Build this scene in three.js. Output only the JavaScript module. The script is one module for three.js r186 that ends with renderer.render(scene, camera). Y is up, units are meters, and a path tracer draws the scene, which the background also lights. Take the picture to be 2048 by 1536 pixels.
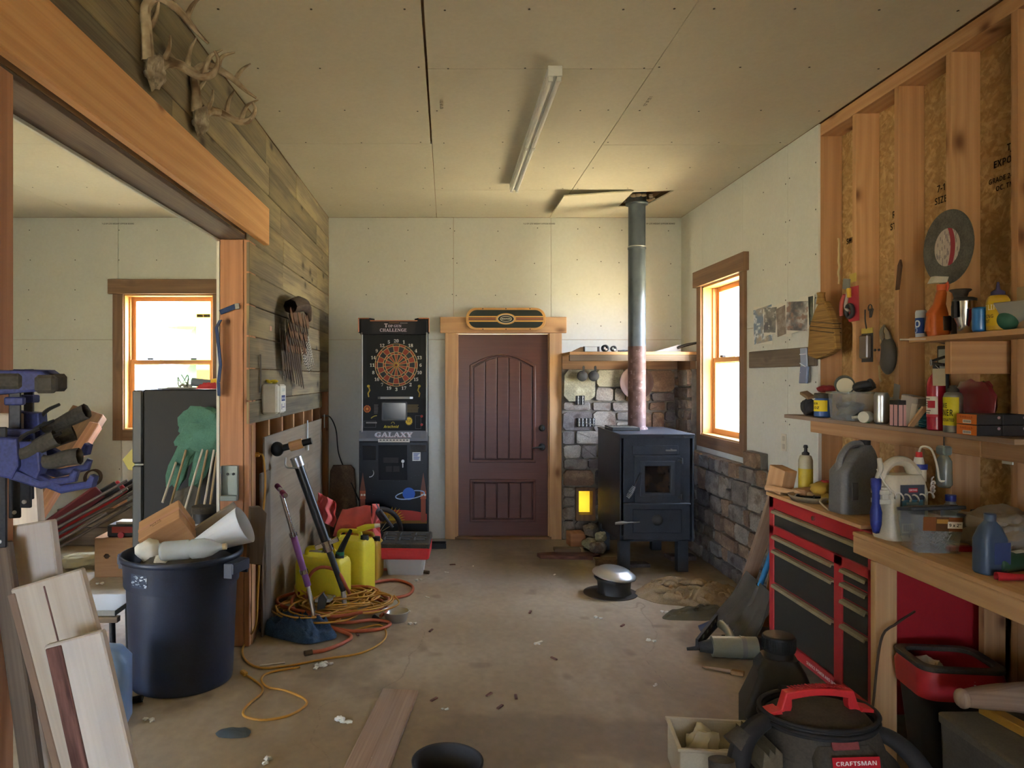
import * as THREE from 'three';
import { mergeGeometries, mergeVertices } from 'three/addons/utils/BufferGeometryUtils.js';
import { RectAreaLightUniformsLib } from 'three/addons/lights/RectAreaLightUniformsLib.js';

// ---------- camera, sky, sun, exposure ----------
const scene = new THREE.Scene();
const EYE = 1.62, FOC = 1479, VX = 893, VY = 755;               // eye height in metres; focal length and vanishing point in pixels of a 2048 x 1536 frame
const camera = new THREE.PerspectiveCamera(2 * Math.atan(768 / FOC) * 180 / Math.PI, 2048 / 1536, 0.05, 200);
camera.position.set(0, EYE, 0);
camera.lookAt(0, EYE, -5);
camera.setViewOffset(2048, 1536, 1024 - VX, 768 - VY, 2048, 1536);   // shift lens: upright walls stay upright
scene.background = new THREE.Color(0.8, 0.98, 1.3);
scene.backgroundIntensity = 34.0;
const sun = new THREE.DirectionalLight(0xfff4e4, 190);
sun.position.set(-5, 22, 15);
sun.target.position.set(0, 0, -3);
sun.castShadow = true;
sun.shadow.mapSize.set(4096, 4096);
Object.assign(sun.shadow.camera, { left: -16, right: 16, top: 16, bottom: -16, near: 1, far: 60 });
scene.add(sun, sun.target);
RectAreaLightUniformsLib.init();
const renderer = new THREE.WebGLRenderer({ antialias: true });
renderer.toneMapping = THREE.LinearToneMapping;
renderer.toneMappingExposure = 1.15;
renderer.shadowMap.enabled = true;

// ---------- helpers ----------
const V = (x, y, z) => new THREE.Vector3(x, y, z);
const at = (px, py, d) => V((px - VX) * d / FOC, EYE - (py - VY) * d / FOC, -d);      // the point at distance d that a photograph pixel shows
const onFloor = (px, py, y = 0) => at(px, py, (EYE - y) * FOC / (py - VY));
const onX = (px, py, X) => at(px, py, X * FOC / (px - VX));
let seedNow = 12345;
const rnd = () => { seedNow = (seedNow + 0x6d2b79f5) | 0; let t = Math.imul(seedNow ^ (seedNow >>> 15), 1 | seedNow); t = (t + Math.imul(t ^ (t >>> 7), 61 | t)) ^ t; return ((t ^ (t >>> 14)) >>> 0) / 4294967296; };
const rr = (a, b) => a + (b - a) * rnd();
const clamp = (x, a = 0, b = 1) => Math.min(b, Math.max(a, x));
const used = new Map();
const numbered = (n) => { const k = used.get(n) ?? 0; used.set(n, k + 1); return k ? n + '_' + String(k).padStart(3, '0') : n; };
function tag(o, label, category, group) { o.userData.label = label; o.userData.category = category; if (group) o.userData.group = group; return o; }
function thing(name, label, category, pos = V(0, 0, 0), turn = 0, group) {
  const o = new THREE.Group(); o.name = numbered(name); scene.add(o);
  o.position.copy(pos); o.rotation.y = turn;
  return tag(o, label, category, group);
}
function struct(name, label, category) { const o = thing(name, label, category); o.userData.kind = 'structure'; return o; }
function part(parent, name, geo, m, label) {
  const o = new THREE.Mesh(Array.isArray(geo) ? merge(geo) : geo, m); o.name = name; parent.add(o);
  o.castShadow = o.receiveShadow = true;
  if (label) o.userData.label = label;
  return o;
}
function single(name, label, category, geo, m, pos = V(0, 0, 0), turn = 0, group) {
  const o = part(scene, numbered(name), geo, m); o.position.copy(pos); o.rotation.y = turn;
  return tag(o, label, category, group);
}
const stuff = (o) => { o.userData.kind = 'stuff'; return o; };

function metreUV(g, keep) {                                       // uv in metres, u along the longest side
  if (g.index) g = g.toNonIndexed();
  if (keep) return g;
  g.computeBoundingBox();
  const s = g.boundingBox.getSize(new THREE.Vector3()).toArray(), p = g.attributes.position, uv = new Float32Array(p.count * 2);
  const ou = rnd() * 7, ov = rnd() * 7, a = V(), b = V(), c = V();
  for (let i = 0; i < p.count; i += 3) {
    a.fromBufferAttribute(p, i); b.fromBufferAttribute(p, i + 1).sub(a); c.fromBufferAttribute(p, i + 2).sub(a); b.cross(c);
    const n = [Math.abs(b.x), Math.abs(b.y), Math.abs(b.z)], k = n.indexOf(Math.max(...n));
    let [q, r] = [0, 1, 2].filter((x) => x !== k);
    if (s[r] > s[q]) [q, r] = [r, q];
    for (let j = 0; j < 3; j++) { uv[(i + j) * 2] = p.getComponent(i + j, q) + ou; uv[(i + j) * 2 + 1] = p.getComponent(i + j, r) + ov; }
  }
  g.setAttribute('uv', new THREE.BufferAttribute(uv, 2));
  return g;
}
function put(g, pos, rot) {
  if (rot) g.applyMatrix4(new THREE.Matrix4().makeRotationFromEuler(new THREE.Euler(...rot)));
  if (pos) g.translate(...(pos.toArray ? pos.toArray() : pos));
  return g;
}
function merge(list) { return mergeGeometries(list.flat(9).map((g) => { const h = g.index ? g.toNonIndexed() : g; for (const k of Object.keys(h.attributes)) if (!['position', 'normal', 'uv'].includes(k)) h.deleteAttribute(k); return h; })); }
function box(w, h, d, pos, rot, bevel = 0.002) {                  // a box with chamfered edges
  const e = [w / 2, h / 2, d / 2], c = Math.min(bevel, ...e.map((x) => x * 0.45));
  if (c <= 0) { const g0 = metreUV(new THREE.BoxGeometry(w, h, d)); return put(g0, pos, rot); }
  const v = [], tri = (...q) => { for (const t of q) v.push(...t); };
  const P = (sx, sy, sz, ax) => [sx * (e[0] - (ax === 0 ? 0 : c)), sy * (e[1] - (ax === 1 ? 0 : c)), sz * (e[2] - (ax === 2 ? 0 : c))];
  const quad = (A, B, C, D, out) => {
    const n = V(...B).sub(V(...A)).cross(V(...C).sub(V(...A)));
    if (n.dot(V(...out)) < 0) { tri(A, C, B, A, D, C); } else tri(A, B, C, A, C, D);
  };
  for (let ax = 0; ax < 3; ax++) for (const s of [-1, 1]) {
    const q = [[-1, -1], [1, -1], [1, 1], [-1, 1]].map(([i, j]) => { const t = [0, 0, 0]; t[ax] = s; t[(ax + 1) % 3] = i; t[(ax + 2) % 3] = j; return P(...t, ax); });
    const o = [0, 0, 0]; o[ax] = s; quad(...q, o);
  }
  for (let ax = 0; ax < 3; ax++) for (const i of [-1, 1]) for (const j of [-1, 1]) {
    const b1 = (ax + 1) % 3, b2 = (ax + 2) % 3, m = (s) => { const t = [0, 0, 0]; t[ax] = s; t[b1] = i; t[b2] = j; return t; };
    const o = [0, 0, 0]; o[b1] = i; o[b2] = j; quad(P(...m(-1), b1), P(...m(1), b1), P(...m(1), b2), P(...m(-1), b2), o);
  }
  for (const x of [-1, 1]) for (const y of [-1, 1]) for (const z of [-1, 1]) { const [A, B, C] = [0, 1, 2].map((k) => P(x, y, z, k)); if (x * y * z > 0) tri(A, B, C); else tri(A, C, B); }
  const g = new THREE.BufferGeometry(); g.setAttribute('position', new THREE.Float32BufferAttribute(v, 3));
  g.computeVertexNormals();
  return put(metreUV(g), pos, rot);
}
const b3 = (x0, x1, y0, y1, z0, z1, bevel = 0.002) => box(x1 - x0, y1 - y0, z1 - z0, [(x0 + x1) / 2, (y0 + y1) / 2, (z0 + z1) / 2], null, bevel);
const cyl = (r1, r2, h, pos, rot, seg = 20, open = false) => put(metreUV(new THREE.CylinderGeometry(r1, r2, h, seg, 1, open)), pos, rot);
const lathe = (pts, pos, rot, seg = 28) => put(metreUV(new THREE.LatheGeometry(pts.map(([r, y]) => new THREE.Vector2(r, y)), seg)), pos, rot);
const sph = (r, pos, scale = [1, 1, 1], rot, seg = 16) => { const g = metreUV(new THREE.SphereGeometry(r, seg, Math.ceil(seg * 0.7))); g.scale(...scale); if (scale.some((x) => x !== 1)) g.computeVertexNormals(), smooth(g); return put(g, pos, rot); };
function smooth(g) { const h = mergeVertices((() => { const k = new THREE.BufferGeometry(); k.setAttribute('position', g.attributes.position.clone()); return k; })(), 1e-5); h.computeVertexNormals(); const n = h.toNonIndexed().attributes.normal; g.setAttribute('normal', n); return g; }
function tube(pts, r, opt = {}) {
  const { closed = false, radial = 8, seg = Math.max(8, pts.length * 6), tension = 0.5 } = opt;
  const c = new THREE.CatmullRomCurve3(pts.map((p) => (p.isVector3 ? p : V(...p))), closed, 'catmullrom', tension);
  return metreUV(new THREE.TubeGeometry(c, seg, r, radial, closed));
}
function taperTube(pts, radii, radial = 8, seg) {                 // swept tube whose radius changes along it
  seg = seg ?? pts.length * 5;
  const c = new THREE.CatmullRomCurve3(pts.map((p) => (p.isVector3 ? p : V(...p)))), g = new THREE.TubeGeometry(c, seg, 1, radial);
  const p = g.attributes.position, cc = V(), q = V();
  for (let i = 0; i <= seg; i++) {
    c.getPointAt(i / seg, cc);
    const t = (i / seg) * (radii.length - 1), k = Math.min(radii.length - 2, Math.floor(t)), r = radii[k] + (radii[k + 1] - radii[k]) * (t - k);
    for (let j = 0; j <= radial; j++) { const n = i * (radial + 1) + j; q.fromBufferAttribute(p, n).sub(cc).multiplyScalar(r).add(cc); p.setXYZ(n, q.x, q.y, q.z); }
  }
  g.computeVertexNormals();
  return metreUV(g);
}
function ext(pts, depth, pos, rot, bevel = 0, holes = []) {       // outline in xy given depth in z, centred on z = 0
  const s = pts.isShape ? pts : new THREE.Shape(pts.map(([x, y]) => new THREE.Vector2(x, y)));
  for (const h of holes) s.holes.push(new THREE.Path(h.map(([x, y]) => new THREE.Vector2(x, y))));
  const g = new THREE.ExtrudeGeometry(s, { depth: depth - 2 * bevel, bevelEnabled: bevel > 0, bevelThickness: bevel, bevelSize: bevel, bevelOffset: -bevel, bevelSegments: 2, curveSegments: 12 });
  g.translate(0, 0, -(depth - 2 * bevel) / 2);
  return put(metreUV(g), pos, rot);
}
const rect = (x0, x1, y0, y1) => [[x0, y0], [x1, y0], [x1, y1], [x0, y1]];
function rrect(w, h, r, n = 5) { const o = []; for (const [cx, cy, a] of [[w / 2 - r, h / 2 - r, 0], [-w / 2 + r, h / 2 - r, 1], [-w / 2 + r, -h / 2 + r, 2], [w / 2 - r, -h / 2 + r, 3]]) for (let i = 0; i <= n; i++) { const t = (a + i / n) * Math.PI / 2; o.push([cx + r * Math.cos(t), cy + r * Math.sin(t)]); } return o; }
function bar(p, q, w, t, wdir = V(1, 0, 0), bevel = 0.002) {      // a board from p to q, w wide along wdir, t thick
  const y = q.clone().sub(p), L = y.length(); y.normalize();
  const x = wdir.clone().addScaledVector(y, -wdir.dot(y)).normalize(), z = x.clone().cross(y), g = box(w, L, t, null, null, bevel);
  g.applyMatrix4(new THREE.Matrix4().makeBasis(x, y, z)); return put(g, p.clone().add(q).multiplyScalar(0.5));
}
function rod(p, q, r1, r2 = r1, seg = 12) { const y = q.clone().sub(p), L = y.length(); const g = cyl(r2, r1, L, null, null, seg); g.applyQuaternion(new THREE.Quaternion().setFromUnitVectors(V(0, 1, 0), y.normalize())); return put(g, p.clone().add(q).multiplyScalar(0.5)); }
function loft(rings, cap = true) {                                // rings: arrays of Vector3 of equal length
  const n = rings[0].length, v = [], tri = (a, b, c) => v.push(...a.toArray(), ...b.toArray(), ...c.toArray());
  for (let i = 0; i + 1 < rings.length; i++) for (let j = 0; j < n; j++) { const a = rings[i][j], b = rings[i][(j + 1) % n], c = rings[i + 1][(j + 1) % n], d = rings[i + 1][j]; tri(a, b, c); tri(a, c, d); }
  if (cap) for (const [r, f] of [[rings[0], 1], [rings[rings.length - 1], 0]]) { const m = r.reduce((s, x) => s.add(x), V(0, 0, 0)).multiplyScalar(1 / n); for (let j = 0; j < n; j++) f ? tri(m, r[(j + 1) % n], r[j]) : tri(m, r[j], r[(j + 1) % n]); }
  const g = new THREE.BufferGeometry(); g.setAttribute('position', new THREE.Float32BufferAttribute(v, 3)); g.computeVertexNormals();
  return g;
}
// rounded-rectangle body lofted upward: levels are [y, width, depth, corner radius, x shift, z shift]
function jug(levels, n = 6, cap = true) {
  const g = loft(levels.map(([y, w, d, r, dx = 0, dz = 0]) => rrect(w, d, Math.min(r, w / 2 - 1e-4, d / 2 - 1e-4), n).map(([x, z]) => V(x + dx, y, -z + dz))), cap);
  return metreUV(creased(g, 0.7));
}
function creased(g, angle) {                                      // smooth normals except across sharp edges
  const p = g.attributes.position, n = p.count, fn = [], map = new Map(), key = (i) => `${Math.round(p.getX(i) * 1e4)},${Math.round(p.getY(i) * 1e4)},${Math.round(p.getZ(i) * 1e4)}`;
  const a = V(), b = V(), c = V();
  for (let i = 0; i < n; i += 3) { a.fromBufferAttribute(p, i); b.fromBufferAttribute(p, i + 1).sub(a); c.fromBufferAttribute(p, i + 2).sub(a); fn.push(b.clone().cross(c)); for (let j = 0; j < 3; j++) { const k = key(i + j); (map.get(k) ?? map.set(k, []).get(k)).push(i / 3); } }
  const un = fn.map((x) => x.clone().normalize()), out = new Float32Array(n * 3), cos = Math.cos(angle);
  for (let i = 0; i < n; i++) { const f = (i / 3) | 0, s = V(0, 0, 0); for (const k of map.get(key(i))) if (un[k].dot(un[f]) > cos) s.add(fn[k]); s.normalize().toArray(out, i * 3); }
  g.setAttribute('normal', new THREE.BufferAttribute(out, 3));
  return g;
}

// ---------- noise and textures ----------
const PERM = new Uint16Array(4096), VAL = new Float32Array(4096);
{ for (let i = 0; i < 4096; i++) { PERM[i] = i; VAL[i] = rnd(); } for (let i = 4095; i > 0; i--) { const j = (rnd() * (i + 1)) | 0, t = PERM[i]; PERM[i] = PERM[j]; PERM[j] = t; } }
const hash = (x, y, s) => VAL[PERM[(PERM[(x + s * 577) & 4095] + y + s * 91) & 4095]];
function vn(x, y, px, py, s) {
  const x0 = Math.floor(x), y0 = Math.floor(y); let fx = x - x0, fy = y - y0; fx = fx * fx * (3 - 2 * fx); fy = fy * fy * (3 - 2 * fy);
  const X0 = ((x0 % px) + px) % px, Y0 = ((y0 % py) + py) % py, X1 = (X0 + 1) % px, Y1 = (Y0 + 1) % py;
  const a = hash(X0, Y0, s), b = hash(X1, Y0, s), c = hash(X0, Y1, s), d = hash(X1, Y1, s);
  return a + (b - a) * fx + (c - a) * fy + (a - b - c + d) * fx * fy;
}
function fbm(u, v, fx, fy, oct, s) { let t = 0, a = 0.5, n = 0; for (let i = 0; i < oct; i++) { t += a * vn(u * fx, v * fy, fx, fy, s + i * 17); n += a; a *= 0.5; fx *= 2; fy *= 2; } return t / n; }
const n3 = (x, y, z, s = 1) => { const k = Math.floor(z), f = z - k, e = f * f * (3 - 2 * f); return vn(x, y, 4096, 4096, s + k * 31) * (1 - e) + vn(x, y, 4096, 4096, s + k * 31 + 31) * e; };
const lerp3 = (a, b, t) => [a[0] + (b[0] - a[0]) * t, a[1] + (b[1] - a[1]) * t, a[2] + (b[2] - a[2]) * t];
function tex(w, h, fn, mw, mh) {
  const data = new Uint8Array(w * h * 4);
  for (let y = 0, i = 0; y < h; y++) for (let x = 0; x < w; x++, i += 4) { const c = fn((x + 0.5) / w, (y + 0.5) / h); data[i] = clamp(c[0], 0, 255); data[i + 1] = clamp(c[1], 0, 255); data[i + 2] = clamp(c[2], 0, 255); data[i + 3] = 255; }
  const t = new THREE.DataTexture(data, w, h); t.colorSpace = THREE.SRGBColorSpace; t.wrapS = t.wrapT = THREE.RepeatWrapping; t.magFilter = THREE.LinearFilter; t.minFilter = THREE.LinearMipmapLinearFilter; t.generateMipmaps = true;
  if (mw) t.repeat.set(1 / mw, 1 / mh);
  t.needsUpdate = true;
  return t;
}
function woodTex({ a, b, seed = 1, len = 2.4, wid = 0.5, w = 1024, h = 256, rings = 9, knots = 3, streak = 0.5, patch = 0, patchCol = a, kcol = b }) {
  const ks = []; for (let i = 0; i < knots; i++) ks.push([hash(i, 1, seed), hash(i, 2, seed), 0.5 + hash(i, 3, seed)]);
  return tex(w, h, (u, v) => {
    let r = v * rings + 1.6 * fbm(u, v, 2, 3, 3, seed) + 0.25 * fbm(u, v, 10, 20, 2, seed + 5), k = 0;
    for (const [ku, kv, ks2] of ks) { let du = Math.abs(u - ku), dv = Math.abs(v - kv); du = Math.min(du, 1 - du) * len; dv = Math.min(dv, 1 - dv) * wid; const q = Math.sqrt(du * du * 0.35 + dv * dv) / (0.022 * ks2); r += 1.2 * Math.exp(-q * 0.7); k = Math.max(k, Math.exp(-q * q * 1.2)); }
    const band = 0.5 + 0.5 * Math.sin(r * 6.2832), fine = fbm(u, v, 6, 90, 3, seed + 9), t = clamp(band * (1 - streak) * 0.75 + fine * streak * 1.1 - 0.05);
    let c = lerp3(a, b, t);
    if (patch) c = lerp3(c, patchCol, patch * clamp((fbm(u, v, 4, 5, 4, seed + 40) - 0.45) * 4));
    return lerp3(c, kcol, k * 0.85);
  }, len, wid);
}
const std = (color, roughness = 0.8, o = {}) => new THREE.MeshStandardMaterial({ color, roughness, ...o });
const phys = (color, roughness = 0.5, o = {}) => new THREE.MeshPhysicalMaterial({ color, roughness, ...o });
const mapped = (t, roughness = 0.8, bump = 0, o = {}) => new THREE.MeshStandardMaterial({ map: t, roughness, ...(bump ? { bumpMap: t, bumpScale: bump } : {}), ...o });
function canvasTex(w, h, draw) { const c = document.createElement('canvas'); c.width = w; c.height = h; const x = c.getContext('2d'); draw(x, w, h); const t = new THREE.CanvasTexture(c); t.colorSpace = THREE.SRGBColorSpace; t.magFilter = THREE.LinearFilter; return t; }
const print = (w, h, draw, roughness = 0.6, o = {}) => new THREE.MeshPhysicalMaterial({ map: canvasTex(w, h, draw), roughness, specularIntensity: 0.5, ...o });
function sheet(w, h, pos, rot) { return put(new THREE.PlaneGeometry(w, h).toNonIndexed(), pos, rot); }   // flat print with uv 0..1, set a hair off the surface it is on
function textOn(x, s, cx, cy, font, fill, o = {}) { x.save(); x.font = font; x.fillStyle = fill; x.textAlign = o.align ?? 'center'; x.textBaseline = 'middle'; if (o.stroke) { x.strokeStyle = o.stroke; x.lineWidth = o.lw ?? 3; x.strokeText(s, cx, cy); } x.fillText(s, cx, cy); x.restore(); }
// a rumpled cloth lying on the floor: an irregular heap with folds
function heap(R, H, seed, squash = [1, 1], folds = 9, rings = 26, seg = 72) {
  const pts = [];
  for (let i = 0; i <= rings; i++) { const row = []; for (let j = 0; j < seg; j++) {
    const th = (j / seg) * Math.PI * 2, c = Math.cos(th), s = Math.sin(th), edge = R * (0.72 + 0.5 * n3(c * 1.6 + 9, s * 1.6 + 9, 3.3, seed)), q = i / rings, x = c * edge * q, z = s * edge * q;
    const w = n3(x * folds * 0.4 + 20, z * folds * 0.4 + 20, 1.5, seed + 3) * 6, f = 1 - Math.abs(2 * n3(x * folds + w * 0.6 + 20, z * folds * 0.55 - w * 0.5 + 30, 2.5, seed + 7) - 1), f2 = 1 - Math.abs(2 * n3(x * folds * 1.5 - w + 50, z * folds * 2.2 + w + 20, 5.5, seed + 11) - 1);
    row.push(V(x * squash[0], Math.max(0.004, H * (1 - Math.pow(q, 5)) * (0.1 + 0.6 * f * f + 0.35 * f2 * f2) * (0.5 + 0.8 * n3(x * 2.3 + 5, z * 2.3 + 5, 0.4, seed + 19))), z * squash[1]));
  } pts.push(row); }
  const last = pts[rings].map((p) => V(p.x, 0.0005, p.z)); pts.push(last);
  return metreUV(creased(loft(pts.map((r) => r.slice().reverse()), false), 1.2));
}
// a soft sack: a superellipsoid with dents
function sack(w, h, d, seed, dent = 0.12, pw = 0.6, seg = 40) {
  const rows = []; const sp = (x, e) => Math.sign(x) * Math.pow(Math.abs(x), e);
  for (let i = 0; i <= seg / 2; i++) { const ph = -Math.PI / 2 + (i / (seg / 2)) * Math.PI, row = []; for (let j = 0; j < seg; j++) { const th = (j / seg) * 2 * Math.PI; let x = sp(Math.cos(ph), pw) * sp(Math.cos(th), pw), y = sp(Math.sin(ph), pw), z = sp(Math.cos(ph), pw) * sp(Math.sin(th), pw); const k = 1 - dent * (2 * n3(x * 2.2 + 8, y * 2.2 + z * 1.3 + 8, z * 2.2 + 8, seed) + n3(x * 6 + 8, y * 6 + 8, z * 6 + 8, seed + 3) - 1.3); row.push(V(x * k * w / 2, (y * k * h) / 2 + h / 2, -z * k * d / 2)); } rows.push(row); }
  return metreUV(creased(loft(rows, false), 1.2));
}

// ---------- materials ----------
const M = {};
M.drywall = mapped(tex(512, 512, (u, v) => { const f = fbm(u, v, 6, 6, 4, 3), g = fbm(u, v, 128, 128, 2, 8); return lerp3([203, 203, 192], [215, 215, 205], clamp(f * 0.9 + (g - 0.5) * 0.5)); }, 2.4, 2.4), 0.92);
M.ceilPaper = mapped(tex(512, 512, (u, v) => { const f = fbm(u, v, 5, 5, 4, 13), g = fbm(u, v, 128, 128, 2, 18); return lerp3([202, 195, 171], [214, 207, 184], clamp(f * 0.9 + (g - 0.5) * 0.5)); }, 2.4, 2.4), 0.92);
M.gypsumEdge = std(0xd8d5cb, 0.95);
M.screw = std(0x3a352c, 0.6);
M.beam = mapped(woodTex({ a: [224, 174, 116], b: [198, 140, 84], seed: 3, len: 3.2, wid: 0.55, rings: 7, knots: 5, streak: 0.55, kcol: [105, 62, 30] }), 0.72, 0.0006);
M.fir = mapped(woodTex({ a: [200, 156, 110], b: [174, 128, 84], seed: 7, rings: 10, knots: 4, streak: 0.45, kcol: [96, 60, 34] }), 0.78, 0.0004);
M.firB = mapped(woodTex({ a: [190, 146, 102], b: [160, 116, 76], seed: 17, rings: 8, knots: 4, streak: 0.5, kcol: [90, 56, 34] }), 0.78, 0.0004);
M.post = mapped(woodTex({ a: [188, 138, 102], b: [152, 104, 74], seed: 23, rings: 9, knots: 9, streak: 0.5, wid: 0.6, kcol: [70, 42, 26] }), 0.8, 0.0006);
M.bench = mapped(woodTex({ a: [208, 168, 118], b: [184, 142, 96], seed: 27, rings: 9, knots: 4, streak: 0.5 }), 0.75, 0.0004);
const weather = (seed, k) => mapped(woodTex({ a: [146 * k, 134 * k, 108 * k], b: [98 * k, 88 * k, 72 * k], seed, rings: 6, knots: 4, streak: 0.75, patch: 0.55, patchCol: [172 * k, 156 * k, 112 * k], kcol: [48, 40, 32] }), 0.9, 0.0015);
M.plank = [weather(31, 0.95), weather(37, 0.85), weather(41, 1.05)];
M.soffit = mapped(woodTex({ a: [112, 98, 88], b: [78, 66, 60], seed: 43, rings: 5, knots: 3, streak: 0.8, patch: 0.4, patchCol: [140, 120, 96] }), 0.9, 0.001);
M.trim = mapped(woodTex({ a: [142, 110, 80], b: [106, 80, 58], seed: 47, rings: 7, knots: 4, streak: 0.6 }), 0.75, 0.0006);
M.doorTrim = mapped(woodTex({ a: [208, 166, 118], b: [180, 136, 92], seed: 53, rings: 6, knots: 5, streak: 0.5, kcol: [110, 70, 36] }), 0.7, 0.0006);
M.sash = mapped(woodTex({ a: [210, 158, 98], b: [184, 128, 72], seed: 59, rings: 6, knots: 0, streak: 0.6 }), 0.5);
M.jamb = mapped(woodTex({ a: [222, 172, 104], b: [200, 146, 80], seed: 61, rings: 5, knots: 1, streak: 0.6 }), 0.6);
M.greyBoard = mapped(woodTex({ a: [132, 116, 98], b: [92, 80, 68], seed: 67, rings: 6, knots: 2, streak: 0.7, patch: 0.4, patchCol: [84, 74, 62] }), 0.9, 0.001);
M.lumber = mapped(woodTex({ a: [230, 222, 208], b: [204, 193, 177], seed: 71, rings: 5, knots: 3, streak: 0.6, patch: 0.45, patchCol: [178, 172, 168], kcol: [128, 98, 70] }), 0.85, 0.0008);
M.lumberB = mapped(woodTex({ a: [222, 210, 190], b: [192, 175, 150], seed: 73, rings: 6, knots: 3, streak: 0.55, patch: 0.3, patchCol: [206, 196, 180], kcol: [110, 82, 56] }), 0.85, 0.0008);
M.bark = mapped(tex(256, 256, (u, v) => { const f = fbm(u, v, 6, 18, 4, 77); return lerp3([78, 52, 46], [142, 102, 90], clamp(f * 1.5 - 0.25)); }, 0.5, 0.2), 0.95, 0.004);
M.dirtyBoard = mapped(woodTex({ a: [168, 142, 116], b: [128, 102, 82], seed: 79, rings: 5, knots: 2, streak: 0.6, patch: 0.55, patchCol: [146, 128, 116] }), 0.9, 0.001);
M.plywood = mapped(woodTex({ a: [150, 132, 106], b: [116, 100, 80], seed: 83, rings: 4, knots: 2, streak: 0.55, len: 2.4, wid: 1.2, h: 512, patch: 0.5, patchCol: [136, 130, 122] }), 0.88, 0.0006);
M.kraft = mapped(tex(256, 256, (u, v) => lerp3([150, 116, 84], [170, 134, 100], fbm(u, v, 8, 8, 4, 88)), 0.6, 0.6), 0.95);
M.osb = mapped(canvasTex(1024, 1024, (x, w, h) => {
  x.fillStyle = '#b08c58'; x.fillRect(0, 0, w, h);
  for (let i = 0; i < 5200; i++) { const t = rnd(), c = lerp3([150, 114, 66], [214, 180, 128], t * t * 0.9 + 0.08 * rnd()); x.save(); x.translate(rnd() * w, rnd() * h); x.rotate(rr(-0.9, 0.9) + (rnd() < 0.3 ? 1.5 : 0)); x.globalAlpha = 0.5; x.fillStyle = `rgb(${c.map((q) => q | 0)})`; const a = rr(18, 70), b = rr(5, 18); x.fillRect(-a / 2, -b / 2, a, b); x.restore(); }
}), 0.85, 0.0012);
M.osb.map.wrapS = M.osb.map.wrapT = THREE.RepeatWrapping; M.osb.map.repeat.set(1 / 1.3, 1 / 1.3);
const stoneTex = (c1, c2, c3, seed) => mapped(tex(256, 256, (u, v) => { const f = fbm(u, v, 3, 4, 5, seed), g = fbm(u, v, 5, 5, 4, seed + 9), s = fbm(u, v, 60, 60, 2, seed + 3); return lerp3(lerp3(c1, c2, clamp(f * 2 - 0.5)), c3, clamp((g - 0.55) * 4)).map((q) => q * (0.85 + 0.3 * s)); }, 0.45, 0.45), 0.93, 0.006);
M.stone = [stoneTex([118, 110, 102], [146, 138, 126], [100, 84, 72], 91), stoneTex([100, 95, 90], [128, 120, 112], [84, 72, 64], 92), stoneTex([130, 106, 84], [104, 84, 70], [148, 126, 102], 93), stoneTex([88, 83, 81], [114, 105, 100], [74, 64, 60], 94), stoneTex([158, 152, 126], [136, 132, 112], [178, 172, 146], 95)];
M.mortar = mapped(tex(256, 256, (u, v) => lerp3([92, 86, 78], [142, 136, 126], fbm(u, v, 10, 10, 4, 97)), 0.5, 0.5), 0.98, 0.004);
M.concrete = mapped(tex(1400, 1600, (u, v) => {
  const big = fbm(u, v, 4, 5, 5, 101), mid = fbm(u, v, 9, 11, 5, 105), fine = fbm(u, v, 300, 300, 3, 109), scuff = fbm(u, v, 40, 12, 4, 113), spot = fbm(u, v, 60, 70, 2, 117);
  let c = lerp3([136, 117, 89], [171, 158, 136], clamp((big - 0.34) * 2.8));
  c = lerp3(c, [140, 120, 92], clamp((mid - 0.55) * 3.2) * 0.6);
  c = lerp3(c, [192, 182, 164], clamp((scuff - 0.58) * 3) * 0.35);
  c = lerp3(c, [112, 96, 78], clamp((spot - 0.76) * 7) * 0.5);
  const seal = clamp((fbm(u, v, 5, 7, 6, 151) - 0.5) * 9), blot = clamp((fbm(u, v, 10, 13, 6, 157) - 0.6) * 14);
  c = lerp3(c, [158, 151, 140], seal * 0.6); c = lerp3(c, [104, 90, 72], blot * 0.5);
  const cr = Math.abs(fbm(u, v, 7, 8, 4, 131) - 0.5); if (cr < 0.0012) c = lerp3(c, [92, 78, 62], 0.3);
  return c.map((q) => q * (0.94 + 0.12 * fine));
}), 0.62, 0);
M.concrete.roughnessMap = tex(512, 512, (u, v) => { const f = 170 + 80 * fbm(u, v, 9, 11, 4, 141) - 75 * clamp((fbm(u, v, 5, 7, 6, 151) - 0.5) * 9); return [f, f, f]; }); M.concrete.roughnessMap.colorSpace = THREE.NoColorSpace; M.concrete.roughness = 0.7;
const paint = (hex, r = 0.5, o) => std(hex, r, o);
// dusty black plastic and painted steel: a grain of dust over the base colour
const mottle = [0.9, 0.72, 0.5].map((lo, k) => tex(256, 256, (u, v) => { const f = fbm(u, v, 5, 5, 4, 201 + k), g = fbm(u, v, 70, 70, 2, 206 + k), q = 255 * Math.pow(lo + (1 - lo) * clamp((f * 0.7 + g * 0.5 - 0.35) * 2), 1 / 2.2); return [q, q, q * 0.995]; }, 0.35, 0.35));
function dusty(base, dust, amount, seed, rough = 0.65, o = {}) {
  const lum = (c) => 0.3 * c[0] + 0.6 * c[1] + 0.1 * c[2], top = lerp3(base, dust, amount * 0.75), ratio = Math.pow(lum(base) / Math.max(lum(top), 1), 2.2);
  return std(new THREE.Color().setRGB(...top.map((x) => x / 255), THREE.SRGBColorSpace), rough, { map: mottle[ratio > 0.85 ? 0 : ratio > 0.6 ? 1 : 2], ...o });
}
M.black = dusty([26, 27, 29], [72, 66, 56], 0.25, 201, 0.55);
M.blackDusty = dusty([44, 42, 38], [112, 100, 78], 0.6, 203, 0.8);
M.rubber = dusty([32, 32, 33], [70, 66, 60], 0.25, 205, 0.75);
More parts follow.
